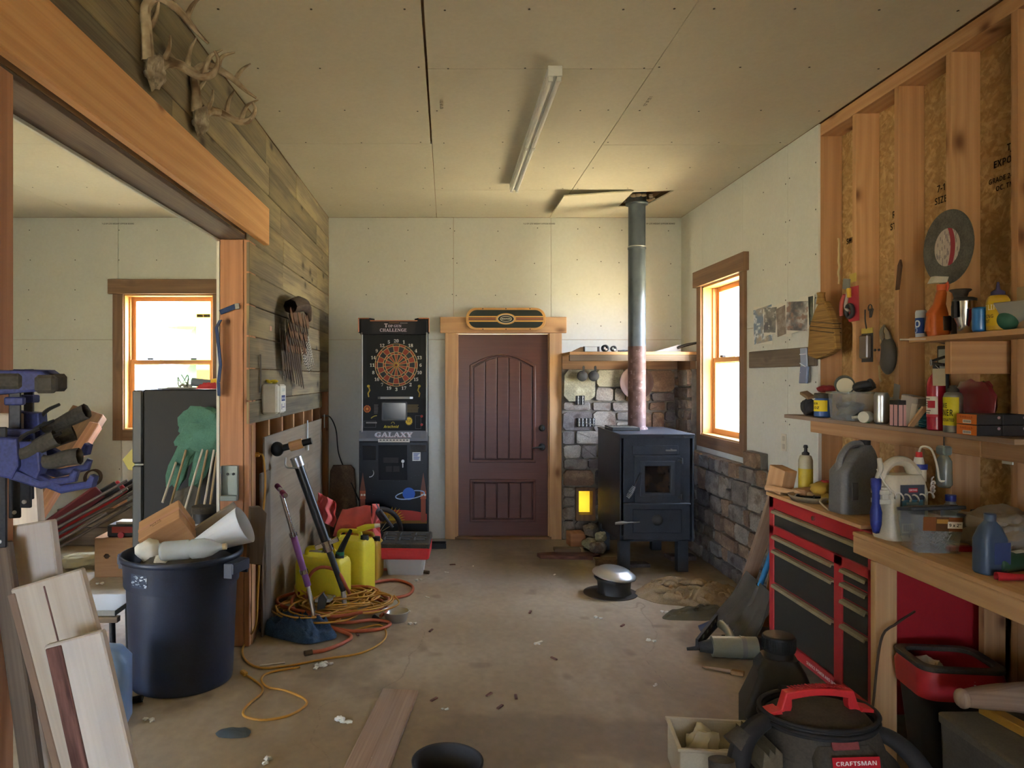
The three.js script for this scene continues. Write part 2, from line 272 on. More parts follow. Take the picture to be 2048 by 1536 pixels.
M.stove = dusty([58, 63, 72], [84, 90, 98], 0.3, 207, 0.46, { metalness: 0.4 });
M.steel = std(0xb9bab8, 0.35, { metalness: 0.9 });
M.steelDull = std(0x8d8c86, 0.5, { metalness: 0.75 });
M.chrome = std(0xd8d8d8, 0.15, { metalness: 1 });
M.iron = dusty([50, 52, 54], [86, 82, 76], 0.4, 209, 0.6, { metalness: 0.3 });
M.red = dusty([178, 28, 38], [150, 60, 54], 0.3, 211, 0.5);
M.redBright = dusty([214, 40, 46], [190, 70, 66], 0.25, 213, 0.55);
M.yellow = dusty([226, 208, 30], [196, 178, 60], 0.35, 215, 0.55);
M.white = dusty([226, 222, 208], [196, 186, 160], 0.5, 217, 0.6);
M.blue = dusty([34, 52, 148], [70, 78, 140], 0.35, 219, 0.5);
M.cardboard = mapped(tex(256, 256, (u, v) => lerp3([158, 118, 82], [176, 136, 98], fbm(u, v, 4, 40, 3, 221)), 0.5, 0.5), 0.9);
M.paper = std(0xd9d5c8, 0.9);
M.glass = new THREE.MeshPhysicalMaterial({ color: 0xffffff, roughness: 0.02, transmission: 1, thickness: 0, ior: 1.5 });
M.clearPlastic = new THREE.MeshPhysicalMaterial({ color: 0xe8ece8, roughness: 0.2, transmission: 0.82, thickness: 0, ior: 1.45 });

// ---------- the room ----------
const BZ = -7.43, RX = 2.357, PX = -1.185, PXL = -1.38, CY = 3.227;   // back wall, right wall, partition faces, ceiling
const slab = (pts, depth, pos, rot, holes) => ext(pts, depth, pos, rot, 0, holes);
{
  const f = struct('floor', 'bare stained concrete floor of the workshop', 'floor');
  const g = new THREE.BoxGeometry(8.6, 0.12, 11.4, 1, 1, 1); g.translate(-1.5, -0.06, -2.05);
  const p = g.attributes.position, uv = g.attributes.uv; for (let i = 0; i < p.count; i++) uv.setXY(i, (p.getX(i) + 5.8) / 8.6, (p.getZ(i) + 7.75) / 11.4);
  part(f, 'concrete_slab', g, M.concrete);
}
const WIN1 = { x0: -3.246, x1: -2.336, y0: 1.089, y1: 2.458 }, WIN2 = { s0: 5.9, s1: 6.81, y0: 1.089, y1: 2.458 };
const wallBack = struct('wall_back', 'end wall of bare drywall sheets with rough stone facing behind the stove', 'wall');
{
  part(wallBack, 'sheathing', slab(rect(-5.75, 2.66, -0.1, 3.42), 0.15, [0, 0, -7.52], null, [rect(WIN1.x0, WIN1.x1, WIN1.y0, WIN1.y1), rect(0.105, 1.03, 0, 2.06), rect(1.3, 1.457, 0.25, 0.505)]), M.kraft);
  const P = (x0, x1, y0, y1) => part(wallBack, 'drywall_panel', b3(x0 + 0.0015, x1 - 0.0015, y0 + 0.0015, y1 - 0.0015, BZ - 0.0125, BZ, 0.001), M.drywall);
  P(PX, 0.07, 2.0, CY); P(0.07, 1.05, 2.06, CY); P(1.05, RX + 0.1, 2.0, CY); P(PX, 0.09, 0, 2.0); P(1.05, RX + 0.1, 1.6, 2.0);
  P(-5.6, -3.3, 2.0, CY); P(-3.3, WIN1.x1 + 0.05, 2.46, CY); P(WIN1.x1 + 0.03, PXL, 2.0, CY); P(-5.6, WIN1.x0 - 0.02, 0, 2.0); P(WIN1.x0 - 0.02, WIN1.x1 + 0.03, 0, 1.085); P(WIN1.x1 + 0.03, PXL, 0, 2.0); P(-3.3, WIN1.x0 - 0.01, 2.0, 2.46);
}
const wallRight = struct('wall_right', 'side wall of drywall and open wooden studs over strand board', 'wall');
{
  part(wallRight, 'strand_board', slab(rect(-3.7, 7.6, -0.1, 3.42), 0.15, [2.585, 0, 0], [0, Math.PI / 2, 0], [rect(WIN2.s0, WIN2.s1, WIN2.y0, WIN2.y1)]), M.osb);
  const P = (s0, s1, y0, y1) => part(wallRight, 'drywall_panel', b3(RX, RX + 0.0125, y0 + 0.0015, y1 - 0.0015, -s1 + 0.0015, -s0 - 0.0015, 0.001), M.drywall);
  P(4.69, 5.11, 0, CY); P(5.11, 5.89, 0, 2.0); P(5.11, 5.89, 2.0, CY); P(5.89, 6.82, 2.46, CY); P(5.89, 6.82, 0, 1.087); P(6.82, 7.43, 0, CY);
  part(wallRight, 'drywall_edge', b3(RX, RX + 0.0127, 0, CY, -4.69, -4.686, 0), M.gypsumEdge);
  for (let i = 0; i < 13; i++) { const z = -4.686 + i * 0.4045; part(wallRight, 'stud', b3(RX + 0.013, 2.508, 0.04, 3.15, z - 0.038, z, 0.002), i % 2 ? M.fir : M.firB); }
  part(wallRight, 'top_plate', b3(RX + 0.013, 2.509, 3.15, CY, -4.73, 3.5, 0.002), M.fir);
  part(wallRight, 'bottom_plate', b3(RX + 0.013, 2.509, 0.0, 0.04, -4.73, 3.5, 0.002), M.firB);
  part(wallRight, 'trim_strip', b3(RX - 0.002, RX + 0.02, 0.9, 1.38, -4.70, -4.685, 0.001), M.gypsumEdge);
  // panel stamps printed on the strand board between the studs
  const stamp = (z, y, w, h, lines) => part(wallRight, 'board_stamp', sheet(w, h, [2.5065, y, z], [0, -Math.PI / 2, 0]), print(256, Math.round(256 * h / w), (x, W, H) => { x.clearRect(0, 0, W, H); lines.forEach((l, i) => textOn(x, l, W / 2, H * (i + 0.5) / lines.length, `bold ${Math.round(H / lines.length * 0.8)}px sans-serif`, '#241c12')); }, 0.85, { transparent: true }));
  stamp(-3.28, 2.62, 0.3, 0.11, ['TJI', 'EXPOSURE']); stamp(-3.32, 2.5, 0.26, 0.08, ['GRADE 24/16', 'OC. TM']); stamp(-3.68, 2.55, 0.3, 0.12, ['7-16 OSB', 'SIZED FOR']); stamp(-4.08, 2.5, 0.3, 0.13, ['RATED', 'STURD-I']); stamp(-4.5, 2.47, 0.28, 0.06, ['SHEATHING']);
}
const ceiling = struct('ceiling', 'ceiling of cream drywall sheets with dark open joints', 'ceiling');
{
  part(ceiling, 'joist_deck', slab([[-5.75, -3.65], [2.66, -3.65], [2.66, 7.6], [-5.75, 7.6]], 0.12, [0, CY + 0.11, 0], [-Math.PI / 2, 0, 0], [[[1.6, 6.43], [1.93, 6.4], [1.9, 6.98], [1.58, 6.95]]]), M.kraft);
  const P = (x0, x1, s0, s1, y = 0) => part(ceiling, 'drywall_panel', b3(x0 + 0.002, x1 - 0.002, CY + y, CY + 0.0127 + y, -s1 + 0.002, -s0 - 0.002, 0.001), M.ceilPaper);
  P(PX, -0.108, 2.0, 5.08); P(PX, -0.1, 5.08, 7.43); P(PX, -0.1, -3.5, 2.0);
  P(-0.1, 1.075, 3.85, 6.34, 0); P(-0.1, 1.075, -1.0, 3.85); P(-0.1, 1.075, 6.34, 7.43); P(-0.1, 1.075, -3.5, -1.0);
  P(1.075, RX, 2.7, 5.11); P(1.075, RX, 5.11, 6.34); P(1.075, RX, -3.5, 2.7);
  part(ceiling, 'drywall_panel', slab(rect(1.077, RX, 6.342, 7.43), 0.0127, [0, CY + 0.0065, 0], [-Math.PI / 2, 0, 0], [[[1.58, 6.42], [1.96, 6.36], [1.9, 6.72], [1.83, 7.0], [1.56, 6.97]]]), M.ceilPaper);
  for (const [a, b] of [[-3.5, 0.2], [0.2, 2.64], [2.64, 5.08], [5.08, 7.43]]) { P(-5.6, -3.6, a, b); P(-3.6, -2.4, a, b); P(-2.4, PXL, a, b); }
  part(ceiling, 'roof_deck', b3(-5.75, 2.66, CY + 0.6, CY + 0.7, -7.6, 5.0, 0), M.kraft);
  part(ceiling, 'roof_curb', [b3(-5.75, 2.66, CY + 0.1, CY + 0.6, -7.6, -7.45, 0), b3(-5.75, 2.66, CY + 0.1, CY + 0.6, 3.5, 3.65, 0), b3(2.5, 2.66, CY + 0.1, CY + 0.6, -7.45, 3.5, 0), b3(-5.75, -5.6, CY + 0.1, CY + 0.6, -7.45, 3.5, 0)], M.kraft);
  // rows of drywall screws, one under each joist
  const sc = [];
  for (let s = 3.23; s < 7.4; s += 0.61) for (const x of [-1.0, -0.62, -0.17, -0.03, 0.4, 0.78, 1.0, 1.14, 1.55, 1.9, 2.25]) { if (s > 6.3 && x > 1.5) continue; sc.push(cyl(0.0055, 0.0055, 0.0024, [x + rr(-0.04, 0.04), CY - 0.0005, -s + rr(-0.012, 0.012)], null, 6)); }
  for (let s = 3.2; s < 7.4; s += 0.61) for (let x = -3.5; x < -1.5; x += 0.5) sc.push(cyl(0.0055, 0.0055, 0.0024, [x + rr(-0.04, 0.04), CY - 0.0005, -s], null, 6));
  stuff(part(ceiling, 'drywall_screws', sc, M.screw));
  const ws = [], bs = [];
  for (const x of [-0.8, -0.4, 0.05, 0.09, 0.5, 0.9, 1.3, 1.55, 1.75, 2.25]) for (let y = 2.15; y < 3.25; y += 0.32) bs.push(cyl(0.0055, 0.0055, 0.0024, [x + rr(-0.02, 0.02), y + rr(-0.03, 0.03), BZ], [Math.PI / 2, 0, 0], 6));
  for (const x of [-4.2, -3.72, -3.3, -2.9, -2.1, -1.6]) for (let y = 0.7; y < 3.2; y += 0.3) if (!(x > -3.4 && x < -2.2 && y > 0.9 && y < 2.7)) bs.push(cyl(0.0055, 0.0055, 0.0024, [x + rr(-0.02, 0.02), y, BZ], [Math.PI / 2, 0, 0], 6));
  stuff(part(wallBack, 'drywall_screws', bs, M.screw));
  for (const s of [4.72, 5.08, 5.14, 5.5]) for (let y = 1.3; y < 3.2; y += 0.28) ws.push(cyl(0.0055, 0.0055, 0.0024, [RX, y + rr(-0.02, 0.02), -s], [0, 0, Math.PI / 2], 6));
  stuff(part(wallRight, 'drywall_screws', ws, M.screw));
  const marks = new Map(), mark = (w, h, s, pos, rot, parent) => part(parent, 'printed_mark', sheet(w, h, pos, rot), marks.get(s) ?? marks.set(s, print(512, Math.round(512 * h / w), (x, W, H) => { x.clearRect(0, 0, W, H); textOn(x, s, W / 2, H / 2, `bold ${Math.round(H * 0.85)}px sans-serif`, '#5c564a'); }, 0.9, { transparent: true })).get(s));
  mark(0.36, 0.022, '1-(2 OF LITE WEIGHT GYPSUM BOARD', [0.93, 3.165, BZ + 0.001], null, wallBack); mark(0.34, 0.022, 'OF LITE WEIGHT GYPSUM BOARD', [2.15, 3.165, BZ + 0.001], null, wallBack); mark(0.36, 0.022, '1-(2 OF LITE WEIGHT GYPSUM BOARD', [-3.3, 3.165, BZ + 0.001], null, wallBack);
  mark(0.3, 0.03, '1(2" OF (TE 1', [-0.03, CY - 0.001, -4.35], [Math.PI / 2, 0, Math.PI / 2], ceiling); mark(0.3, 0.03, '1(2" OF (TE 1', [1.17, CY - 0.001, -4.3], [Math.PI / 2, 0, Math.PI / 2], ceiling);
}
single('drywall_patch', 'loose square of drywall sagging under the ceiling beside the stovepipe', 'drywall', box(0.6, 0.0127, 0.86, null, null, 0.002), M.ceilPaper, V(1.3, 3.195, -6.75)).rotation.z = 0.07;
// outer walls behind and beside the viewer, each with its open garage doorway
part(struct('wall_front', 'wall behind the viewer with an open window bay', 'wall'), 'sheathing', slab(rect(-5.75, 2.66, -0.1, 3.42), 0.15, [0, 0, 3.58], null, [rect(-0.95, 0.1, 0.95, 1.85)]), M.drywall);
part(struct('wall_left', 'far side wall of the adjoining room with an open doorway', 'wall'), 'sheathing', slab(rect(-3.65, 7.6, -0.1, 3.42), 0.15, [-5.68, 0, 0], [0, Math.PI / 2, 0], [rect(-0.6, 0.6, 0, 2.05)]), M.drywall);

// ---------- stone facing ----------
function stoneGeo(w, h, t, seed) {
  const j = () => rr(-1, 1) * Math.min(0.012, 0.1 * Math.min(w, h)), a = w / 2, b = h / 2, c = Math.min(w, h) * 0.16;
  const o = [[a, -b + c], [a, b - c], [a - c, b], [-a + c, b], [-a, b - c], [-a, -b + c], [-a + c, -b], [a - c, -b]].map(([x, y]) => [x + j() * 0.7, y + j() * 0.7]);
  const k = 1 - rr(0.03, 0.06) * 0.12 / Math.min(w, h);
  return metreUV(loft([o.map(([x, y]) => V(x * 0.98, y * 0.98, 0)), o.map(([x, y]) => V(x, y, t * rr(0.55, 0.75))), o.map(([x, y]) => V(x * k, y * k, t * rr(0.88, 1.08)))]));
}
function stoneFill(parent, x0, x1, y0, y1, t, place, pick) {
  let y = y0;
  while (y < y1 - 0.01) {
    let h = Math.min(rr(0.085, 0.2), y1 - y); if (y1 - y - h < 0.07) h = y1 - y;
    let x = x0;
    while (x < x1 - 0.01) {
      let w = Math.min(rr(0.11, 0.36), x1 - x); if (x1 - x - w < 0.09) w = x1 - x;
      const parts = h > 0.15 && w < 0.2 && rnd() < 0.5 ? [[0, h * 0.5], [h * 0.5, h * 0.5]] : [[0, h]];
      for (const [dy, hh] of parts) { const o = part(parent, 'stone', stoneGeo(w - rr(0.008, 0.02), hh - rr(0.008, 0.018), t * rr(0.75, 1.1), 1), M.stone[pick(x + w / 2, y + dy)]); place(o, x + w / 2, y + dy + hh / 2); }
      x += w;
    }
    y += h;
  }
}
{
  part(wallBack, 'mortar', slab(rect(1.151, RX, 0, 1.705), 0.05, [0, 0, BZ + 0.025], null, [rect(1.3, 1.457, 0.25, 0.505)]), M.mortar);
  const put1 = (o, x, y) => o.position.set(x, y, BZ + 0.03), pick = (x, y) => (y > 1.35 && x < 1.85 ? (rnd() < 0.7 ? 4 : 0) : x > 1.9 ? [2, 3, 1][(rnd() * 3) | 0] : [0, 1, 1, 0, 2, 3][(rnd() * 6) | 0]);
  seedNow = 77;
  for (const [a, b, c, d] of [[1.155, 2.28, 0, 0.2], [1.155, 1.285, 0.2, 0.53], [1.475, 2.28, 0.2, 0.53], [1.155, 2.28, 0.53, 1.38]]) stoneFill(wallBack, a, b, c, d, 0.055, put1, pick);
  for (const [a, b, c, d, k] of [[1.155, 1.48, 1.38, 1.7, 4], [1.48, 1.78, 1.52, 1.7, 4], [1.48, 1.66, 1.38, 1.52, 0], [1.66, 1.78, 1.38, 1.52, 0]]) { const o = part(wallBack, 'stone', stoneGeo(b - a - 0.014, d - c - 0.014, 0.06, 1), M.stone[k]); put1(o, (a + b) / 2, (c + d) / 2); }
  stoneFill(wallBack, 1.78, 2.28, 1.38, 1.7, 0.055, put1, () => [2, 1, 3][(rnd() * 3) | 0]);
  const run = (s0, s1, y0, y1) => { part(wallRight, 'mortar', b3(RX - 0.05, RX, y0, y1, -s1, -s0, 0.004), M.mortar); stoneFill(wallRight, s0, s1, y0, y1, 0.06, (o, s, y) => { o.position.set(RX - 0.03, y, -s); o.rotation.y = -Math.PI / 2; }, () => [3, 1, 2, 1, 0][(rnd() * 5) | 0]); };
  run(5.32, 7.38, 0, 0.94); run(6.96, 7.38, 0.94, 1.7); run(5.42, 5.7, 0.94, 1.06);
}

// ---------- windows ----------
function makeWindow(name, label, pos, turn) {
  const g = struct(name, label, 'window'), w = 0.91, h = 1.369; g.position.copy(pos); g.rotation.y = turn;       // inside wall face at z = 0, outdoors towards -z
  const a = w / 2, D = 0.17;
  for (const s of [-1, 1]) part(g, 'jamb', b3(s > 0 ? a - 0.018 : -a, s > 0 ? a : -a + 0.018, 0, h, -D, 0.001), M.jamb);
  part(g, 'head_jamb', b3(-a, a, h - 0.018, h, -D, 0.001), M.jamb); part(g, 'sill', b3(-a, a, 0, 0.02, -D, 0.012), M.jamb);
  for (const s of [-1, 1]) part(g, 'stop', b3(s > 0 ? a - 0.034 : -a + 0.018, s > 0 ? a - 0.018 : -a + 0.034, 0.02, h - 0.018, -0.155, -0.085), M.sash);
  const sash = (y0, y1, z, nm) => {
    const f = part(g, nm, [b3(-a + 0.03, -a + 0.075, y0, y1, z - 0.032, z), b3(a - 0.075, a - 0.03, y0, y1, z - 0.032, z), b3(-a + 0.07, a - 0.07, y0, y0 + 0.05, z - 0.032, z), b3(-a + 0.07, a - 0.07, y1 - 0.042, y1, z - 0.032, z)], M.sash);
    part(f, 'pane', b3(-a + 0.07, a - 0.07, y0 + 0.045, y1 - 0.04, z - 0.018, z - 0.014, 0), M.glass);
  };
  sash(0.66, h - 0.018, -0.125, 'upper_sash'); sash(0.02, 0.71, -0.09, 'lower_sash');
  for (const x of [-0.22, 0.22]) part(g, 'sash_lock', box(0.06, 0.018, 0.03, [x, 0.72, -0.1]), M.iron);
  for (const s of [-1, 1]) part(g, 'casing', b3(s > 0 ? a - 0.004 : -a - 0.1, s > 0 ? a + 0.1 : -a + 0.004, -0.1, h, 0, 0.022), M.trim);
  part(g, 'casing', b3(-a - 0.004, a + 0.004, -0.1, 0.006, 0, 0.022), M.trim); part(g, 'head_casing', b3(-a - 0.14, a + 0.14, h, h + 0.145, 0, 0.045), M.trim);
  return g;
}
makeWindow('window_1', 'double-hung window with brown casing in the adjoining room, behind the black fridge', V(-2.791, 1.089, BZ), 0);
makeWindow('window_2', 'double-hung window with brown casing above the low stone wall', V(RX, 1.089, -6.355), -Math.PI / 2);

// ---------- the partition: planks above, open studs below ----------
const part1 = struct('wall_middle', 'partition clad in weathered planks over open studs', 'wall');
{
  seedNow = 5;
  const plank = (y0, y1, s0, s1) => { const dx = rr(0, 0.005); part(part1, 'plank', b3(PX - 0.022, PX + dx - 0.002, y0 + 0.002, y1 - 0.002, -s1 + 0.0015, -s0 - 0.0015, 0.004), M.plank[(rnd() * 3) | 0]); };
  const ys = [1.478]; while (ys[ys.length - 1] < 3.2) ys.push(Math.min(CY, ys[ys.length - 1] + rr(0.186, 0.2))); ys[ys.length - 1] = CY;
  for (let i = 0; i + 1 < ys.length; i++) {
    const y0 = ys[i], y1 = ys[i + 1]; let s = y0 > 2.46 ? 1.55 : 4.45; const seams = [];
    while (s < 7.43 - 0.3) { const L = rr(0.9, 2.3); seams.push(s); s += L; } seams.push(7.428);
    for (let k = 0; k + 1 < seams.length; k++) plank(Math.max(y0, seams[k] < 4.4 && y0 < 2.47 ? 2.46 : y0), y1, seams[k], seams[k + 1]);
  }
  plank(1.335, 1.478, 4.45, 5.3); plank(1.335, 1.478, 5.3, 7.05);
  for (let i = 0; i < 8; i++) { const s = 4.62 + i * 0.405; part(part1, 'stud', b3(PX - 0.115, PX - 0.024, 0.04, 2.9, -s - 0.038, -s, 0.002), i % 2 ? M.fir : M.firB); }
  part(part1, 'bottom_plate', b3(PX - 0.115, PX - 0.024, 0, 0.04, -7.43, -4.6), M.firB);
  part(part1, 'corner_stud', b3(PX - 0.08, PX + 0.0, 0, 1.476, -7.42, -7.37), M.post);
  part(part1, 'kraft_backing', b3(PX - 0.13, PX - 0.118, 0, 2.46, -7.43, -4.6, 0), M.kraft);
  part(part1, 'drywall_panel', b3(PXL - 0.0, PXL + 0.0125, 0, 3.24, -7.43, -4.452, 0.001), M.drywall);
  part(part1, 'drywall_panel', b3(PXL - 0.0, PXL + 0.0125, 2.44, 3.24, -4.45, 3.5, 0.001), M.drywall);
  part(part1, 'wall_core', b3(PXL + 0.0135, PX - 0.14, 2.47, CY + 0.02, -7.4, 3.5, 0), M.kraft);
  part(part1, 'header_core', b3(PX - 0.135, PX - 0.024, 2.475, CY, -4.44, 3.5, 0), M.kraft);
  part(part1, 'soffit_board', b3(PXL, PX - 0.024, 2.452, 2.473, -4.44, -1.6, 0.002), M.soffit);
  part(part1, 'near_wall', b3(PXL + 0.001, PX - 0.024, 0, 2.45, -1.86, 3.5, 0), M.drywall);
  // cleft stub log of a joist end between two planks
}
{
  const t = struct('door_post', 'reddish built-up wooden post at the end of the wide opening', 'post');
  part(t, 'post_board', b3(PXL + 0.016, -1.222, 0, 2.452, -4.6, -4.45, 0.004), M.post);
  part(t, 'edge_board', b3(-1.22, -1.187, 0, 2.452, -4.6, -4.452, 0.003), M.post);
  part(t, 'edge_board', b3(-1.186, PX + 0.004, 0, 1.33, -4.53, -4.49, 0.003), M.fir);
  part(t, 'drywall_edge', b3(PXL - 0.004, PXL + 0.014, 0, 2.452, -4.46, -4.448, 0.001), M.gypsumEdge);
}
{
  const t = struct('jamb_post', 'brown wooden post by the bar clamps and leaning boards', 'post');
  part(t, 'post_board', b3(PXL, PX, 0, 2.45, -2.026, -1.87, 0.004), M.post);
}
single('header_beam', 'long orange pine beam across the top of the wide opening', 'beam', b3(PX + 0.001, PX + 0.04, 2.473, 2.712, -4.78, -1.55, 0.004), M.beam).userData.kind = 'structure';

// ---------- entry door ----------
{
  const t = struct('door_1', 'dark brown arched panel entry door with plank grooves', 'door'), x0 = 0.105, x1 = 1.03, z = BZ - 0.03;
  const brown = mapped(tex(256, 512, (u, v) => lerp3([86, 46, 33], [98, 56, 41], clamp(fbm(u, v, 40, 4, 3, 301))), 0.5, 1), 0.36, 0.0004);
  const xm = (x0 + x1) / 2, w = x1 - x0;
  // slab with two openings, each filled by a raised panel of five grooved planks
  const arch = (i) => { const a = [], L = -0.325 + i, R = 0.325 - i, b = 0.77 + i, t1 = 1.74 - i * 0.6, k = 0.115; for (let q = 0; q <= 14; q++) { const u = q / 14; a.push([R + (L - R) * u, t1 + k * Math.sin(Math.PI * u)]); } return [[L, b], [R, b], ...a]; };
  const low = (i) => rect(-0.325 + i, 0.325 - i, 0.17 + i, 0.585 - i);
  part(t, 'slab', ext(rect(-w / 2, w / 2, 0, 2.055), 0.03, [xm, 0, z - 0.015], null, 0.001, [arch(0), low(0)]), brown);
  part(t, 'slab_core', b3(x0, x1, 0, 2.055, z - 0.045, z - 0.03, 0), brown);
  for (const f of [arch, low]) {
    const mold = ext(f(-0.008), 0.03, [xm, 0, z - 0.008], null, 0.007, [f(0.022)]); part(t, 'panel_moulding', mold, brown);
    const o = f(0.026);
    for (let k = 0; k < 5; k++) {
      const L = -0.297 + k * 0.1188 + 0.003, R = L + 0.1128; let pts;
      if (f === low) pts = rect(L, R, 0.199, 0.556);
      else { const top = (x) => 1.715 + 0.112 * Math.sin(Math.PI * (x + 0.3) / 0.6), n = 6, up = []; for (let q = 0; q <= n; q++) { const x = R + (L - R) * q / n; up.push([x, top(x)]); } pts = [[L, 0.8], [R, 0.8], ...up]; }
      part(t, 'panel_plank', ext(pts, 0.024, [xm, 0, z - 0.016], null, 0.006), brown);
    }
  }
  for (const y of [1.28, 1.09]) { const k = part(t, y > 1.2 ? 'deadbolt' : 'door_knob', lathe([[0, 0.04], [0.02, 0.04], [0.024, 0.03], [0.033, 0.012], [0.034, 0], [0, 0]], [x1 - 0.067, y - 0.17, z], [Math.PI / 2, 0, 0]), M.iron); if (y < 1.2) part(k, 'lever', taperTube([V(x1 - 0.067, y - 0.17, z + 0.05), V(x1 - 0.1, y - 0.17, z + 0.055), V(x1 - 0.17, y - 0.178, z + 0.05)], [0.011, 0.009, 0.006]), M.iron); else part(k, 'thumb_turn', box(0.008, 0.028, 0.02, [x1 - 0.067, y - 0.17, z + 0.045]), M.iron); }
  for (const y of [1.85, 1.05, 0.2]) part(t, 'hinge', cyl(0.008, 0.008, 0.1, [x0 - 0.004, y, z + 0.008]), M.steelDull);
  part(t, 'threshold', b3(x0 - 0.02, x1 + 0.02, 0, 0.025, BZ - 0.05, BZ + 0.04), M.trim);
  for (const [a, b] of [[-0.015, 0.105], [1.03, 1.155]]) part(t, 'casing', b3(a, b, 0, 2.065, BZ, BZ + 0.028, 0.003), M.doorTrim);
  part(t, 'door_stop', [b3(0.105, 0.12, 0, 2.06, BZ - 0.028, BZ - 0.005), b3(1.02, 1.035, 0, 2.06, BZ - 0.028, BZ - 0.005)], M.doorTrim);
  part(t, 'head_casing', b3(-0.065, 1.2, 2.065, 2.225, BZ, BZ + 0.042, 0.004), M.doorTrim);
}
// ---------- outdoors ----------
{
  const g = struct('ground', 'sunlit dry yard outside the workshop', 'ground');
  const gm = mapped(tex(512, 512, (u, v) => { const f = fbm(u, v, 8, 8, 5, 401); return lerp3([178, 162, 122], [206, 194, 160], clamp(f * 1.4 - 0.2)); }, 8, 8), 0.95);
  part(g, 'yard', slab([[-60, -60], [60, -60], [60, 60], [-60, 60]], 0.1, [0, -0.17, 0], [-Math.PI / 2, 0, 0]), gm);
}

// ---------- wood stove ----------
{
  const X0 = 1.44, X1 = 2.055, ZF = -6.14, ZB = -7.03, xm = (X0 + X1) / 2, w = X1 - X0;
  const t = thing('wood_stove', 'black steel wood stove on legs in the stone corner', 'stove', V(xm, 0, (ZF + ZB) / 2)), L = ZF - ZB, zf = L / 2;
  part(t, 'firebox', [b3(-w / 2 + 0.03, w / 2 - 0.03, 0.27, 1.13, -zf + 0.04, zf - 0.004, 0.004)], M.stove);
  for (const s of [-1, 1]) part(t, 'side_shield', [b3(s > 0 ? w / 2 - 0.012 : -w / 2, s > 0 ? w / 2 : -w / 2 + 0.012, 0.26, 1.145, -zf, zf, 0.003)], M.stove);
  part(t, 'base_pan', ext([[-zf, 0.2], [zf - 0.02, 0.255], [zf - 0.02, 0.3], [-zf, 0.3]], w - 0.03, [0, 0, 0], [0, -Math.PI / 2, 0]), M.stove);
  const top = part(t, 'top_plate', b3(-w / 2 - 0.004, w / 2 + 0.004, 1.138, 1.152, -zf - 0.005, zf + 0.012, 0.003), M.stove);
  part(top, 'front_lip', b3(-w / 2, w / 2, 1.115, 1.14, zf, zf + 0.006), M.stove);
  for (const x of [-0.16, 0.05, 0.22]) part(top, 'rivet', sph(0.006, [x, 1.127, zf + 0.008], [1, 1, 0.6], null, 8), M.iron);
  for (const sx of [-1, 1]) for (const sz of [-1, 1]) part(t, 'leg', b3(sx > 0 ? w / 2 - 0.13 : -w / 2 + 0.0, sx > 0 ? w / 2 - 0.04 : -w / 2 + 0.09, 0, 0.28, sz > 0 ? zf - 0.1 : -zf + 0.02, sz > 0 ? zf - 0.02 : -zf + 0.1), M.stove);
  // front, measured in millimetres from the left edge and the floor
  const Y = (py) => EYE - (py - VY) * 6.14 / FOC, X = (px) => (px - VX) * 6.14 / FOC - xm;
  const slot = part(t, 'baffle_plate', b3(X(1264), X(1356), Y(909), Y(891), zf, zf + 0.014, 0.003), M.stove);
  part(slot, 'draft_slide', [b3(X(1330), X(1352), Y(902), Y(899), zf + 0.014, zf + 0.02), cyl(0.008, 0.008, 0.02, [X(1341), Y(899), zf + 0.024], [Math.PI / 2, 0, 0], 10)], M.steelDull);
  const door = part(t, 'fire_door', [ext(rect(X(1267), X(1359), Y(1005), Y(911)), 0.03, [0, 0, zf + 0.015], null, 0.004, [rect(X(1287), X(1338), Y(984), Y(931))])], M.stove);
  part(door, 'glass_frame', ext(rect(X(1278), X(1347), Y(991), Y(921)), 0.022, [0, 0, zf + 0.04], null, 0.005, [rect(X(1287), X(1338), Y(984), Y(931))]), M.stove);
  part(door, 'sooty_glass', b3(X(1286), X(1339), Y(985), Y(930), zf + 0.012, zf + 0.018, 0), mapped(tex(128, 128, (u, v) => { const f = fbm(u, v, 2, 3, 4, 511); return lerp3([26, 22, 20], [96, 70, 46], clamp(f * 2 - 0.8)); }, 0.25, 0.25), 0.25), 'brown sooty glass');
  for (const y of [921, 993]) part(door, 'hinge', [cyl(0.011, 0.011, 0.045, [X(1361), Y(y), zf + 0.03], null, 10), box(0.03, 0.02, 0.015, [X(1357), Y(y), zf + 0.03])], M.iron);
  const h1 = part(door, 'door_handle', rod(V(X(1278), Y(944), zf + 0.05), V(X(1257), Y(982), zf + 0.085), 0.007), M.iron);
  part(h1, 'coil_grip', (() => { const a = V(X(1264), Y(970), zf + 0.075), b = V(X(1250), Y(992), zf + 0.09), p = []; const d = b.clone().sub(a), u = V(1, 0, 0).addScaledVector(d.clone().normalize(), -d.clone().normalize().x).normalize(), v = u.clone().cross(d.clone().normalize()); for (let i = 0; i <= 70; i++) { const q = i / 70, r = 0.013 + 0.006 * Math.sin(Math.PI * q), an = q * Math.PI * 2 * 9; p.push(a.clone().addScaledVector(d, q).addScaledVector(u, r * Math.cos(an)).addScaledVector(v, r * Math.sin(an))); } return tube(p, 0.0028, { seg: 280, radial: 5 }); })(), M.steel);
  part(t, 'ash_ledge', [b3(X(1246), X(1378), Y(1008), Y(1004.5), zf, zf + 0.055, 0.003)], M.stove);
  const ash = part(t, 'ash_door', b3(X(1265), X(1362), Y(1065), Y(1018), zf, zf + 0.016, 0.004), M.stove);
  part(ash, 'draft_knob', lathe([[0, 0.03], [0.02, 0.03], [0.034, 0.02], [0.045, 0.012], [0.045, 0.004], [0.03, 0]], [X(1313), Y(1039), zf + 0.016], [Math.PI / 2, 0, 0], 12), M.iron);
  const lev = part(ash, 'ash_handle', rod(V(X(1278), Y(1043), zf + 0.02), V(X(1243), Y(1042), zf + 0.08), 0.006), M.steelDull);
